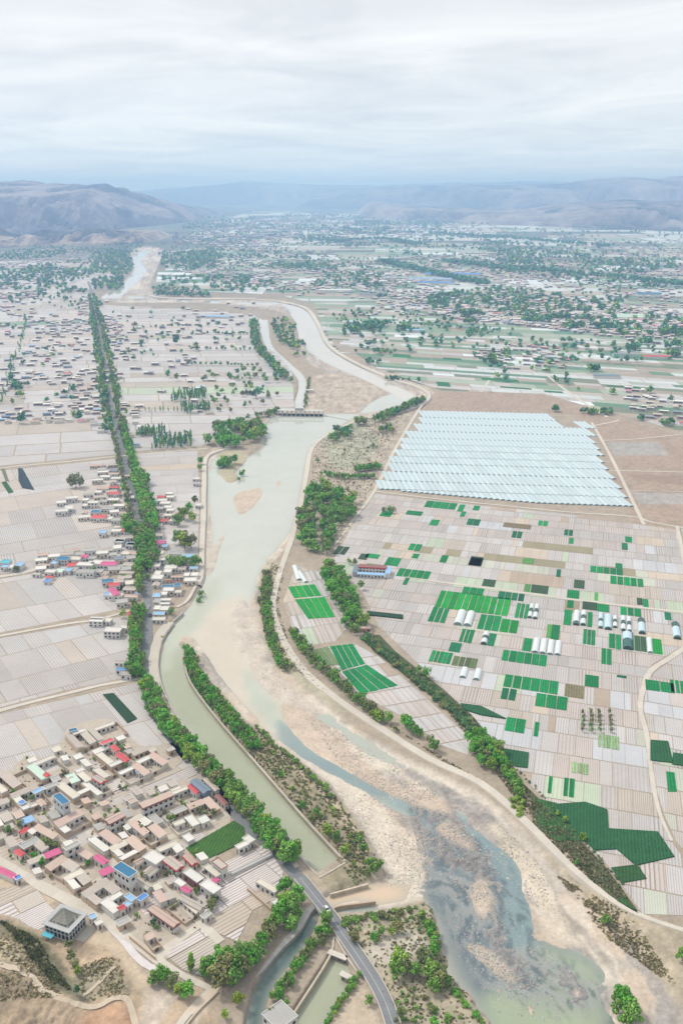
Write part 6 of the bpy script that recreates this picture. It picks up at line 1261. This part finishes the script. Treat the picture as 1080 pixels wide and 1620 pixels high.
row([(295,1032),(302,1060),(325,1096),(355,1130),(385,1165),(402,1190)], 2.3, (3.5,6), 'round', BM, C9, 1.0, lanes=(-1.2,1.6,3.8), wide=.9)
row([(292,1040),(300,1076),(340,1128),(395,1185)], 2.4, (2,3.2), 'bush', [T_BR,T_MD], C9, .8, lanes=(2,))
grove([(400,1160),(440,1180),(520,1245),(566,1310),(600,1372),(560,1385),(500,1300),(420,1212)], 110, (1.0,2.4), 'bush', [T_OL,T_YG,T_GY,T_OL], C9)
row([(405,1150),(450,1192),(505,1240),(530,1270)], 2.6, (2,3.4), 'bush', [T_MD,T_OL], C9, .6)
for px, py, h, tn in ((445,1230,4,T_BR),(462,1252,3.5,T_YG),(492,1298,5,T_MD),(500,1290,4,T_BR),(470,1275,3.5,T_BR),(520,1322,6,T_YG),(530,1330,6,T_MD),(545,1352,5,T_YG),(575,1348,5,T_MD),(570,1335,5,T_MD),(592,1382,6,T_BR),(598,1375,6,T_MD),(586,1370,5,T_MD),(580,1385,4,T_OL),(480,1278,3.5,T_BR),(560,1370,3,T_OL)): T(px, py, h, 'round', tn, C9)
C10 = 'along the dark diagonal hedge belt'
row([(578,1008),(605,1030),(650,1068),(695,1105),(735,1140),(748,1160)], 1.9, (2.2,3.8), 'bush', [T_DK,T_OL,T_DK], C10, .8, lanes=(-2.4,0,2.4), wide=1.1)
grove([(742,1168),(765,1165),(790,1190),(800,1215),(790,1225),(760,1215),(742,1190)], 22, (6,9), 'round', BM, C10); row([(790,1205),(812,1235),(828,1262)], 2.6, (3.5,5.5), 'round', [T_BR,T_MD], C10, .8, lanes=(-2,1))
row([(815,1262),(822,1290)], 2, (2,3), 'bush', T_YG, C10, .7, lanes=(-1,1))
row([(745,1138),(790,1190),(840,1240),(880,1285),(925,1335),(985,1400)], 3.2, (1,1.8), 'bush', [T_DK,T_OL], 'edging the path below the plots', .3)
for px, py, h, tn in ((922,1330,4.5,T_YG),(892,1300,3.5,T_YG),(880,1290,3,T_YG),(910,1368,3,T_BR),(960,1458,5,T_MD),(968,1462,3.5,T_OL),(953,1456,3,T_OL)): T(px, py, h, 'round', tn, 'on the bank below the right-hand plots')
for px, py, h, tn in ((985,1590,10,T_BR),(992,1600,9,T_BR),(978,1598,8,T_MD),(1000,1612,9,T_MD),(990,1620,8,T_MD),(1078,1520,7,T_MD)): T(px, py, h, 'round', tn, 'at the bottom right beside the muddy bank')
for px, tn in ((921,T_OL),(934,T_OL),(947,T_OL),(963,T_GY)):
    for q in range(5): T(px+(q*.8 if px > 950 else 0), 1131+q*7, 4.2, 'round', tn, 'in four short orchard rows among the plots', .75)
C11 = 'in the clump above the dark stream'
for px, py, h, tn in ((350,1560,13,T_BR),(362,1545,12,T_MD),(340,1545,10,T_BR),(372,1530,11,T_BR),(368,1562,10,T_MD),(352,1530,10,T_BR),(398,1530,9,T_BR),(408,1518,9,T_MD),(415,1500,8,T_BR),(425,1490,9,T_MD),(432,1478,9,T_MD),(440,1465,9,T_BR),(448,1450,10,T_BR),(455,1440,10,T_MD),(465,1450,11,T_MD),(470,1430,9,T_BR),(452,1415,9,T_BR),(462,1470,8,T_MD),(385,1545,8,T_BR),(390,1512,7,T_MD)): T(px, py, h, 'round', tn, C11)
T(303,1535,9,'poplar',T_MD,C11,1.3); T(322,1545,9.5,'poplar',T_MD,C11,1.3); T(330,1540,8,'poplar',T_GY,C11,1.2)
for px, py, h, tn in ((262,1555,8,T_BR),(252,1552,7,T_MD),(272,1562,7,T_BR),(295,1578,7.5,T_BR),(285,1575,6,T_YG),(240,1558,5,T_YG),(118,1538,5,T_YG),(112,1520,5,T_OL),(125,1545,4,T_YG),(122,1580,4,T_DK)): T(px, py, h, 'round', tn, 'on the slope above the dirt ramp')
C12 = 'between the dark stream and the lower canal'
row([(520,1470),(505,1490),(480,1520),(460,1550),(438,1580)], 2.2, (3,4.6), 'round', [T_MD,T_OL,T_BR], C12, .7, lanes=(-1.6,.6), wide=.85); T(440,1580,5,'round',T_BR,C12); T(452,1592,4,'round',T_MD,C12); T(378,1590,6,'round',T_YG,C12); T(358,1612,4.5,'round',T_YG,C12); T(428,1610,4.5,'round',T_BR,C12); T(516,1462,7,'round',T_BR,C12)
row([(565,1545),(545,1575),(522,1605),(510,1625)], 2, (2,3.4), 'round', [T_MD,T_BR], 'on the right side of the lower canal', .5, lanes=(0,1))
C13 = 'on the headland below the bridge'
for px, py, h, tn in ((632,1530,9,T_MD),(628,1548,8,T_MD),(640,1540,8,T_OL),(655,1545,7,T_MD),(672,1530,9,T_MD),(680,1548,9,T_MD),(692,1560,8,T_OL),(685,1570,7,T_MD),(667,1520,7,T_OL),(698,1545,6,T_OL),(705,1558,5,T_MD),(585,1590,4,T_MD),(635,1610,5,T_OL),(680,1600,4,T_OL),(560,1490,6,T_OL),(592,1488,5,T_BR),(600,1480,5,T_MD),(628,1475,6,T_BR),(618,1480,4,T_MD)): T(px, py, h, 'round', tn, C13)
row([(665,1455),(680,1475),(685,1495),(688,1515)], 1.8, (3,4.5), 'round', [T_BR,T_BR,T_MD], C13, .5, lanes=(0,1)); row([(545,1462),(575,1452),(610,1450),(650,1440)], 2.6, (1.6,3), 'bush', [T_MD,T_OL], C13, .9, lanes=(-1,1))
grove([(545,1455),(660,1435),(690,1500),(640,1470),(560,1480)], 26, (1,2.0), 'bush', [T_OL,T_MD], C13); grove([(640,1560),(700,1580),(750,1620),(640,1640),(610,1600)], 30, (1,2.2), 'bush', [T_OL,T_MD,T_BR], C13)
row([(715,1570),(745,1600),(765,1625)], 2.0, (1.6,2.6), 'bush', [T_BR,T_MD], C13, .4)
# upper right bank
C14 = 'on the rough ground between river and greenhouses'
row([(600,668),(625,655),(650,645),(670,635)], 6, (9,12), 'round', [T_BL,T_MD,T_BR], C14, 1, lanes=(0,5), wide=.9); grove([(518,700),(530,682),(556,680),(560,690),(530,702)], 16, (8,11), 'round', [T_MD,T_BL], C14)
grove([(562,672),(580,668),(580,675),(564,678)], 5, (10,12), 'round', [T_BR,T_MD], C14); grove([(594,680),(618,678),(620,686),(596,688)], 8, (7,9), 'round', [T_MD,T_BL], C14)
row([(512,752),(545,757),(590,757)], 3.4, (5,6.5), 'round', T_BR, C14, .8, lanes=(-2,1.5), wide=.9); row([(565,746),(602,742)], 3.2, (6,8), 'round', T_BR, C14, .8, lanes=(-2,2)); row([(524,776),(550,778)], 3.5, (4,5), 'round', T_OL, C14, .8); T(502,732,6,'round',T_MD,C14); T(590,708,6,'round',T_MD,C14); T(614,812,8,'round',T_GY,C14); T(622,812,7,'round',T_GY,C14); T(606,812,7,'round',T_GY,C14)
grove([(500,745),(560,700),(620,670),(600,740),(540,800)], 60, (1.2,3), 'bush', [T_OL,T_GY], C14)
# left middle: poplar blocks
C15 = 'in the poplar rows left of the river'
for pl, n in (([(270,636),(325,632),(327,622),(276,624)], 60), ([(285,658),(300,656),(300,642),(286,644)], 14), ([(300,655),(332,652),(332,645),(302,646)], 26), ([(240,714),(305,708),(305,694),(245,696)], 60), ([(212,692),(262,688),(262,682),(236,684)], 30)): grove(pl, n, (9,13), 'poplar', [T_MD,T_BL,T_BL], C15)
row([(215,650),(250,652),(320,650)], 7, (7,9), 'poplar', [T_GY,T_MD], C15, 1)
for px, py, h in ((265,598,18),(278,602,16),(280,545,26),(310,555,20),(225,548,18),(203,560,16),(212,570,14),(244,565,10),(95,597,7),(34,670,22),(34,630,16),(28,622,24),(25,615,20),(22,640,12),(117,622,18),(125,665,18),(118,660,12),(410,628,20),(402,630,16),(395,612,14),(418,600,14),(375,602,10),(385,590,16),(400,590,14),(412,590,12),(367,615,12),(390,690,9),(340,640,14),(345,630,12),(322,640,10),(437,605,14),(425,625,10),(436,598,16),(450,602,16),(460,605,14)): T(px, py, h*.78, 'round', T_BL if h > 15 else T_MD, 'scattered in the fields left of the river')
row([(0,640),(30,560),(40,520),(42,500)], 26, (9,14), 'poplar', [T_BL,T_MD], 'scattered in the fields left of the river', 3); 
row([(413,510),(420,545),(445,575),(470,600)], 7, (8,13), 'round', [T_BL,T_MD], C15, 2, side=-22, lanes=(0,6)); row([(490,600),(486,620),(482,645)], 6, (4,6), 'round', T_OL, C15, 1)
grove([(428,508),(455,505),(480,530),(485,560),(470,575),(450,555),(432,530)], 70, (8,13), 'round', [T_BL,T_MD], 'on the island between the two channels'); row([(420,660),(440,652),(350,678)], 6, (6,9), 'round', [T_MD,T_OL], C4, 2, prob=.7)
grove([(330,660),(440,640),(440,600),(380,590)], 26, (6,11), 'round', [T_BL,T_MD,T_OL], 'scattered in the fields left of the river')
# far plain
FR = 'on the far plain'
for px, py, h, n in ((580,520,15,26),(600,516,14,14),(560,528,14,10),(640,522,15,12),(583,520,12,10),(690,480,16,20),(712,470,15,14),(738,500,16,24),(748,530,14,6),(745,512,15,10),(820,492,14,12),(778,575,17,6),(1060,530,16,20),(1062,550,14,12),(1020,545,14,10),(1068,565,14,10),(880,650,9,1),(876,652,10,3),(930,655,8,10),(955,655,8,12),(935,588,14,6),(1015,665,8,5),(1060,672,8,10),(862,508,15,20),(900,520,15,14),(840,510,15,14),(960,520,15,20),(1000,555,14,10),(650,640,7,3),(945,420,14,40),(600,560,10,8),(625,600,8,12),(590,575,8,14),(665,603,8,3),(330,440,16,20),(600,470,12,10)):
    for i in range(n): T(px+trr.gauss(0, 1+n*.55), py+trr.gauss(0, .5+n*.06), h*trr.uniform(.7, 1.15), 'round', trr.choice([T_BL,T_MD,T_BL]), FR)
def far_scatter(poly, n, h, seed, thr=.5):
    P = [tuple(p) for p in GP(poly)]; rr = random.Random(seed); x0 = min(p[0] for p in P); x1 = max(p[0] for p in P); y0 = min(p[1] for p in P); y1 = max(p[1] for p in P); k = 0; t = 0
    while k < n and t < n*60:
        t += 1; x, y = rr.uniform(x0, x1), rr.uniform(y0, y1)
        if not inpoly(x, y, P) or vn(np.array([x]), np.array([y*.6]), 160, seed)[0] < thr: continue
        k += 1; SPEC.append((x, y, rr.uniform(*h), 'round', rr.choice([T_BL, T_BL, T_MD]), FR, 1.2))
far_scatter([(640,470),(780,455),(1090,490),(1300,560),(1090,560),(860,525),(700,510)], 420, (9,16), 1, .55); far_scatter([(250,405),(330,395),(440,400),(610,430),(600,465),(440,466),(260,462)], 420, (10,17), 2, .6); far_scatter([(170,400),(200,395),(195,425),(150,450),(130,470),(60,470),(60,430)], 260, (10,16), 3, .5)
far_scatter([(400,372),(700,372),(900,392),(1090,420),(1090,440),(800,425),(600,400)], 420, (12,20), 4, .6); far_scatter([(280,345),(500,338),(800,350),(700,372),(300,378)], 420, (16,26), 5, .62); far_scatter([(0,470),(130,470),(130,640),(0,640)], 50, (6,11), 6, .6); far_scatter([(170,480),(400,500),(400,640),(200,640)], 60, (6,11), 7, .66)
far_scatter([(250,385),(620,380),(1300,420),(1300,520),(620,480),(440,465)], 1300, (7,12), 10, .45); far_scatter([(290,350),(700,338),(1300,372),(1300,430),(700,395),(290,385)], 1100, (11,19), 11, .45); far_scatter([(0,395),(230,385),(200,430),(130,462),(0,466)], 260, (10,16), 12, .45); far_scatter([(520,490),(760,480),(1090,540),(1090,640),(760,600),(560,560)], 330, (6,12), 13, .55)
far_scatter([(0,400),(110,395),(60,460),(0,462)], 160, (10,16), 8, .5); far_scatter([(700,395),(900,400),(1300,450),(1300,480),(900,445),(760,430)], 260, (12,18), 9, .6)
row([(700,415),(780,425),(860,432),(960,440),(1090,456)], 14, (14,20), 'round', [T_BL], FR, 8, lanes=(0,14,28)); row([(600,415),(680,435),(760,452)], 13, (14,20), 'round', [T_BL], FR, 8, lanes=(0,16,30)); row([(250,468),(330,470)], 12, (10,15), 'round', [T_BL], FR, 4, lanes=(0,12)); row([(165,485),(60,470),(0,475)], 16, (10,15), 'round', [T_BL], FR, 6, prob=.5)
row([(680,370),(820,380),(960,392)], 20, (16,24), 'round', [T_BL], FR, 14, lanes=(0,24)); row([(520,385),(600,380),(660,390)], 16, (16,24), 'round', [T_BL], FR, 10, lanes=(0,20))
for pl_, n_, h_ in (([(178,400),(205,398),(212,425),(195,445),(175,440)],150,13), ([(145,445),(200,440),(190,458),(150,460)],80,13), ([(250,400),(340,398),(345,425),(300,430),(255,425)],260,13), ([(245,455),(330,462),(330,472),(240,466)],60,11), ([(370,435),(400,440),(390,452),(370,450)],40,12), ([(440,415),(520,418),(520,430),(440,426)],90,13), ([(0,425),(60,430),(50,445),(0,445)],60,13), ([(150,410),(178,408),(176,418),(150,420)],40,13), ([(560,350),(700,352),(700,362),(560,360)],160,22), ([(540,360),(620,362),(600,372),(540,370)],90,20)):
    grove(pl_, n_, (h_*.75, h_*1.15), 'round', [T_BL, T_BL, T_MD], FR, 1.15)
for q_ in ([(305,528),(410,530)], [(300,552),(360,554),(412,556)], [(300,577),(412,580)], [(335,597),(400,602)], [(215,520),(300,516)]): row(q_, 8, (5,9), 'round', [T_BL,T_MD], 'scattered in the fields left of the river', 2, prob=.75)
# village yards
for q_ in range(70):
    u_ = trr.random()
    while True:
        x, y = trr.uniform(vx0, vx1), trr.uniform(vy0, vy1)
        if inpoly(x, y, VP) and not any(math.hypot(x-f_[0], y-f_[1]) < min(f_[3], f_[4])+.3 for f_ in FT if f_[3]*f_[4] < 60): break
    SPEC.append((x, y, trr.uniform(2, 3.6), 'round', trr.choice([T_OL, T_MD, T_GY, T_YG]), 'in a yard of the near village', .9))
for px, py, h, tn in ((198,1217,4,T_BR),(12,1320,5,T_BR),(32,1310,5,T_OL),(55,1363,5,T_BR),(68,1370,4.5,T_BR),(78,1345,6,T_OL),(72,1338,5,T_YG),(92,1345,5,T_GY),(140,1370,3.5,T_BR),(225,1318,5,T_OL),(232,1325,4.5,T_GY),(268,1302,5,T_OL),(275,1300,4,T_MD),(262,1290,4,T_GY),(305,1285,4,T_YG),(318,1288,4,T_OL),(325,1292,4,T_GY),(340,1292,5,T_OL),(262,1388,4,T_OL),(278,1388,4,T_MD),(335,1440,6,T_OL),(340,1430,5,T_OL),(244,1465,4,T_DK),(102,1228,3.5,T_OL),(38,1265,3,T_OL),(110,1500,4,T_YG),(230,1485,2.5,T_OL),(242,1286,3,T_MD)): T(px, py, h, 'round', tn, 'in a yard of the near village')
# the 300 trees and 300 bushes that show largest are objects of their own
for i_, s_ in enumerate(SPEC):
    if s_[3] == 'round' and s_[5] != FR and trr.random() < .34: SPEC[i_] = (*s_[:4], trr.choice([T_OL, T_MD, T_YG, T_MD, T_OL]), *s_[5:])
def app(s): return s[2]*(1.6 if s[3] == 'round' else 1)*s[6]/math.hypot(s[0], s[1], CAM_H)
def sid(s): px, py = PXY(s[0], s[1]); return -20 < px < 1100 and py < 1660
trees_ = sorted([s for s in SPEC if s[3] != 'bush'], key=lambda s: -app(s)*(1 if sid(s) else .0)); bushes = sorted([s for s in SPEC if s[3] == 'bush'], key=lambda s: -app(s)*(1 if sid(s) else .0))
def place_tree(s):
    x, y, h, kt, tone, place, wide = s; i = trr.randrange(5); cm, tm, hh = PROTO[kt][i]; k = h/hh; rz = trr.uniform(0, 6.28)
    nm = {'round': 'leafy_tree', 'poplar': 'poplar_tree', 'bush': 'bush'}[kt]
    e = empty(nm, x, y, ground_z(x, y), rz); e.scale = (k*wide, k*wide, k)
    c = bpy.data.objects.new('crown', cm); t = bpy.data.objects.new('trunk' if kt != 'bush' else 'stem', tm)
    g = trr.uniform(.8, 1.25); c.color = (tone[0]*g*trr.uniform(.9,1.15), tone[1]*g, tone[2]*g, 1)
    for o in (c, t): C.objects.link(o); o.parent = e
    sz = 'small ' if h < 4.5 and kt != 'bush' else ('tall ' if h > 11 else '')
    rtag(e, sz+TN[tone], {'round': 'tree', 'poplar': 'poplar', 'bush': 'bush'}[kt], place, 'tree' if kt != 'bush' else 'bush', ('trees ' if kt != 'bush' else 'bushes ')+place)
for s in trees_[:300]: place_tree(s)
for s in bushes[:220]: place_tree(s)
def merged(name, specs, label):
    V = []; F = []; CC = []; base = 0
    low = {}
    for s in specs:
        x, y, h, kt, tone, place, wide = s; dist = math.hypot(x, y); n = 420 if dist < 500 else 260 if dist < 900 else 90 if dist < 1600 else 34; lf = .75 if dist < 900 else 1.3 if dist < 1600 else 2.1
        if kt == 'bush': n //= 3
        key = (kt, n, trr.randrange(4))
        if key not in low:
            me = crown_mesh('tmp', PROTO[kt][0][2], {'round': 4.3, 'poplar': 2.0, 'bush': 2.1}[kt], kt, n, 300+key[2], lf*(.6 if kt != 'round' else 1)); nv = len(me.vertices); co = np.empty(nv*3, np.float32); me.vertices.foreach_get('co', co); cl = np.empty(len(me.polygons)*4, np.float32); me.attributes['col'].data.foreach_get('color', cl); low[key] = (co.reshape(-1, 3), cl.reshape(-1, 4)); bpy.data.meshes.remove(me)
        co, cl = low[key]; k = h/PROTO[kt][0][2]; r = trr.uniform(0, 6.28); ca, sa = math.cos(r)*k*wide, math.sin(r)*k*wide; z0 = ground_z(x, y)
        V.append(np.stack([x+co[:, 0]*ca-co[:, 1]*sa, y+co[:, 0]*sa+co[:, 1]*ca, z0+co[:, 2]*k], 1)); g = trr.uniform(.8, 1.25); CC.append(cl*np.array([tone[0]*g, tone[1]*g, tone[2]*g, 1])); 
    V = np.concatenate(V); CC = np.concatenate(CC); n = len(V)//4; me = bpy.data.meshes.new(name); me.vertices.add(len(V)); me.vertices.foreach_set('co', V.astype(np.float32).ravel()); me.loops.add(n*4); me.loops.foreach_set('vertex_index', np.arange(n*4, dtype=np.int32)); me.polygons.add(n); me.polygons.foreach_set('loop_start', np.arange(0, n*4, 4, dtype=np.int32)); me.polygons.foreach_set('loop_total', np.full(n, 4, np.int32)); me.update(calc_edges=True)
    a = me.attributes.new('col','FLOAT_COLOR','FACE'); a.data.foreach_set('color', CC.astype(np.float32).ravel()); me.materials.append(M_LEAFV); o = bpy.data.objects.new(name, me); C.objects.link(o); kind(o, 'stuff', label)
merged('far_trees', trees_[300:], 'the many smaller and more distant trees of the valley'); merged('scrub', bushes[220:], 'low olive scrub scattered over banks and rough ground')
# grass tufts and dry scrub on the banks and the hill
def tufts(areas):
    V = []; F = []; cc = []; rr = random.Random(5)
    for poly, n, tone, hh in areas:
        P = [tuple(p) for p in GP(poly)]; x0 = min(p[0] for p in P); x1 = max(p[0] for p in P); y0 = min(p[1] for p in P); y1 = max(p[1] for p in P); k = 0; t = 0
        while k < n and t < n*20:
            t += 1; x, y = rr.uniform(x0, x1), rr.uniform(y0, y1)
            if not inpoly(x, y, P) or rr.random() > vn(np.array([x]), np.array([y]), 7, 3)[0]*1.3: continue
            k += 1; z0 = ground_z(x, y)
            if z0 < WZ+.2: continue
            g = rr.uniform(.7, 1.3); c = tuple(q*g for q in rr.choice(tone))
            for m_ in range(3):
                a = rr.uniform(0, 3.14); w_ = rr.uniform(.35, .8); h = hh*rr.uniform(.4, 1.2); dx, dy = math.cos(a)*w_, math.sin(a)*w_; b = len(V); ox, oy = rr.gauss(0, .2), rr.gauss(0, .2)
                V.extend([(x-dx, y-dy, z0-.05), (x+dx, y+dy, z0-.05), (x+dx*.7+ox, y+dy*.7+oy, z0+h), (x-dx*.7+ox, y-dy*.7+oy, z0+h*.8)]); F.append((b, b+1, b+2, b+3)); cc.append((*c, 1))
    me = bpy.data.meshes.new('grass_tufts'); me.from_pydata(V, [], F); a = me.attributes.new('col','FLOAT_COLOR','FACE'); a.data.foreach_set('color', np.array(cc, np.float32).ravel()); me.materials.append(M_LEAFV); o = bpy.data.objects.new('grass_tufts', me); C.objects.link(o); kind(o, 'stuff', 'dry grass tufts over the banks, headland and loess slope')
DRY=(0.42,0.34,0.20); OLV=(0.28,0.27,0.13); GRT=(0.20,0.30,0.08)
tufts([([(300,1040),(400,1155),(520,1245),(604,1372),(560,1400),(480,1290),(340,1130)], 1700, [DRY,OLV,GRT], .8), ([(540,1450),(680,1425),(760,1620),(620,1640),(560,1500)], 900, [DRY,OLV,GRT], .6), ([(0,1462),(60,1490),(90,1540),(115,1575),(80,1560),(30,1500)], 600, [OLV,(0.13,0.16,0.06)], 1.2), ([(0,1480),(60,1510),(100,1590),(0,1600)], 600, [DRY,OLV], .45), ([(120,1530),(190,1520),(205,1585),(130,1590)], 350, [OLV,DRY], .45),
       ([(590,1010),(745,1135),(830,1245),(960,1375),(1005,1440),(930,1390),(850,1310),(740,1165),(690,1105)], 2600, [OLV,(0.13,0.16,0.06),DRY], .9), ([(880,1380),(1000,1450),(1070,1560),(960,1480)], 900, [DRY,OLV], .6), ([(600,1140),(760,1235),(700,1205),(570,1110)], 700, [DRY,OLV], .7), ([(430,890),(450,900),(440,960),(460,1030),(520,1100),(430,1030),(415,940)], 900, [DRY,OLV], .7), ([(500,690),(640,650),(590,770),(530,870),(490,770)], 1800, [DRY,OLV], 1.0)])
# cobbles and stones of the river bed
def stones():
    rr = random.Random(8); V = []; F = []; cc = []
    ic = [Vector(v).normalized() for v in ((1,0,.2),(-1,0,.1),(0,1,.15),(0,-1,.1),(0,0,1),(0,0,-1))]; fc = [(0,2,4),(2,1,4),(1,3,4),(3,0,4),(2,0,5),(1,2,5),(3,1,5),(0,3,5)]
    for poly, n, (s0, s1), tones in (([(640,1262),(720,1290),(790,1345),(830,1430),(850,1490),(930,1560),(880,1620),(780,1600),(715,1500),(675,1400)], 17000, (.10,.32), [(0.42,0.40,0.37),(0.28,0.28,0.28),(0.48,0.45,0.41),(0.23,0.24,0.25),(0.24,0.25,0.26)]), ([(470,1120),(600,1190),(760,1280),(850,1360),(900,1470),(840,1430),(700,1300),(560,1240)], 3500, (.15,.5), [(0.5,0.45,0.39),(0.35,0.32,0.29)]), ([(520,1250),(620,1260),(665,1350),(680,1430),(600,1400),(560,1300)], 3000, (.12,.4), [(0.6,0.53,0.45),(0.4,0.35,0.3)]), ([(380,990),(400,990),(440,1070),(520,1130),(420,1080)], 400, (.15,.4), [(0.45,0.4,0.35)])):
        P = [tuple(p) for p in GP(poly, -1.8)]; x0 = min(p[0] for p in P); x1 = max(p[0] for p in P); y0 = min(p[1] for p in P); y1 = max(p[1] for p in P); k = 0; t = 0
        while k < n and t < n*8:
            t += 1; x, y = rr.uniform(x0, x1), rr.uniform(y0, y1)
            if not inpoly(x, y, P) or rr.random() > vn(np.array([x]), np.array([y]), 9, 5)[0]*1.6-.2: continue
            k += 1; z0 = max(ground_z(x, y), WZ-.1); s = rr.uniform(s0, s1)*(1 if rr.random() < .93 else 1.8); a = rr.uniform(0, 6.28); e_ = rr.uniform(.6, 1.1); ca, sa = math.cos(a), math.sin(a); c = tuple(q*rr.uniform(.8, 1.15) for q in rr.choice(tones)); b = len(V)
            for v in ic: X, Y, Z = v.x*s, v.y*s*e_, v.z*s*.55; V.append((x+X*ca-Y*sa, y+X*sa+Y*ca, z0+Z+.03))
            for f in fc: F.append(tuple(b+q for q in f)); cc.append((*c, 1))
    me = bpy.data.meshes.new('river_stones'); me.from_pydata(V, [], F); a = me.attributes.new('col','FLOAT_COLOR','FACE'); a.data.foreach_set('color', np.array(cc, np.float32).ravel()); me.materials.append(M_WALL); o = bpy.data.objects.new('river_stones', me); C.objects.link(o); kind(o, 'stuff', 'cobbles and stones strewn over the river bed and rapids')
stones()
# ------------------------------------------------------------------ labels that need a rank: nearest first
from collections import defaultdict
def finish_labels():
    g = defaultdict(list)
    for o, look, noun, place in RANK: g[(look, noun, place)].append(o)
    for (look, noun, place), os_ in g.items():
        os_.sort(key=lambda o: o.location.x**2+o.location.y**2)
        for i, o in enumerate(os_, 1):
            if len(os_) == 1: o['label'] = f"{look} {noun} {place}"
            elif i == 1: o['label'] = f"nearest {look} {noun} {place}"
            else: o['label'] = f"{ordn(i)} nearest {look} {noun} {place}"
finish_labels()
# ------------------------------------------------------------------ the hazy valley air
def haze():
    HTOP = max(max(v.co.z for v in o.data.vertices) for o in C.objects if o.type == 'MESH' and o.name.startswith('hills'))+40; print('HTOP', HTOP)
    me = bpy.data.meshes.new('haze'); x0, x1, y0, y1, z0, z1 = -60000, 60000, -3000, 34000, -60, HTOP
    v = [(x, y, z) for z in (z0, z1) for x, y in ((x0, y0), (x1, y0), (x1, y1), (x0, y1))]
    me.from_pydata(v, [], [(0,3,2,1), (4,5,6,7), (0,1,5,4), (1,2,6,5), (2,3,7,6), (3,0,4,7)])
    m = bpy.data.materials.new('valley_haze'); m.use_nodes = True; t = m.node_tree; t.nodes.clear()
    o = N(t, 'ShaderNodeOutputMaterial'); p = N(t, 'ShaderNodeVolumePrincipled', i_Density=HAZE_D, i_Anisotropy=0.3); p.inputs['Color'].default_value = (0.40, 0.61, 1.0, 1); p.inputs['Absorption Color'].default_value = (.20, .30, 1, 1)
    L(t, p.outputs[0], o.inputs['Volume']); me.materials.append(m)
    ob = bpy.data.objects.new('haze', me); C.objects.link(ob); kind(ob, 'stuff')
HAZE_D = 1.15e-4
haze()
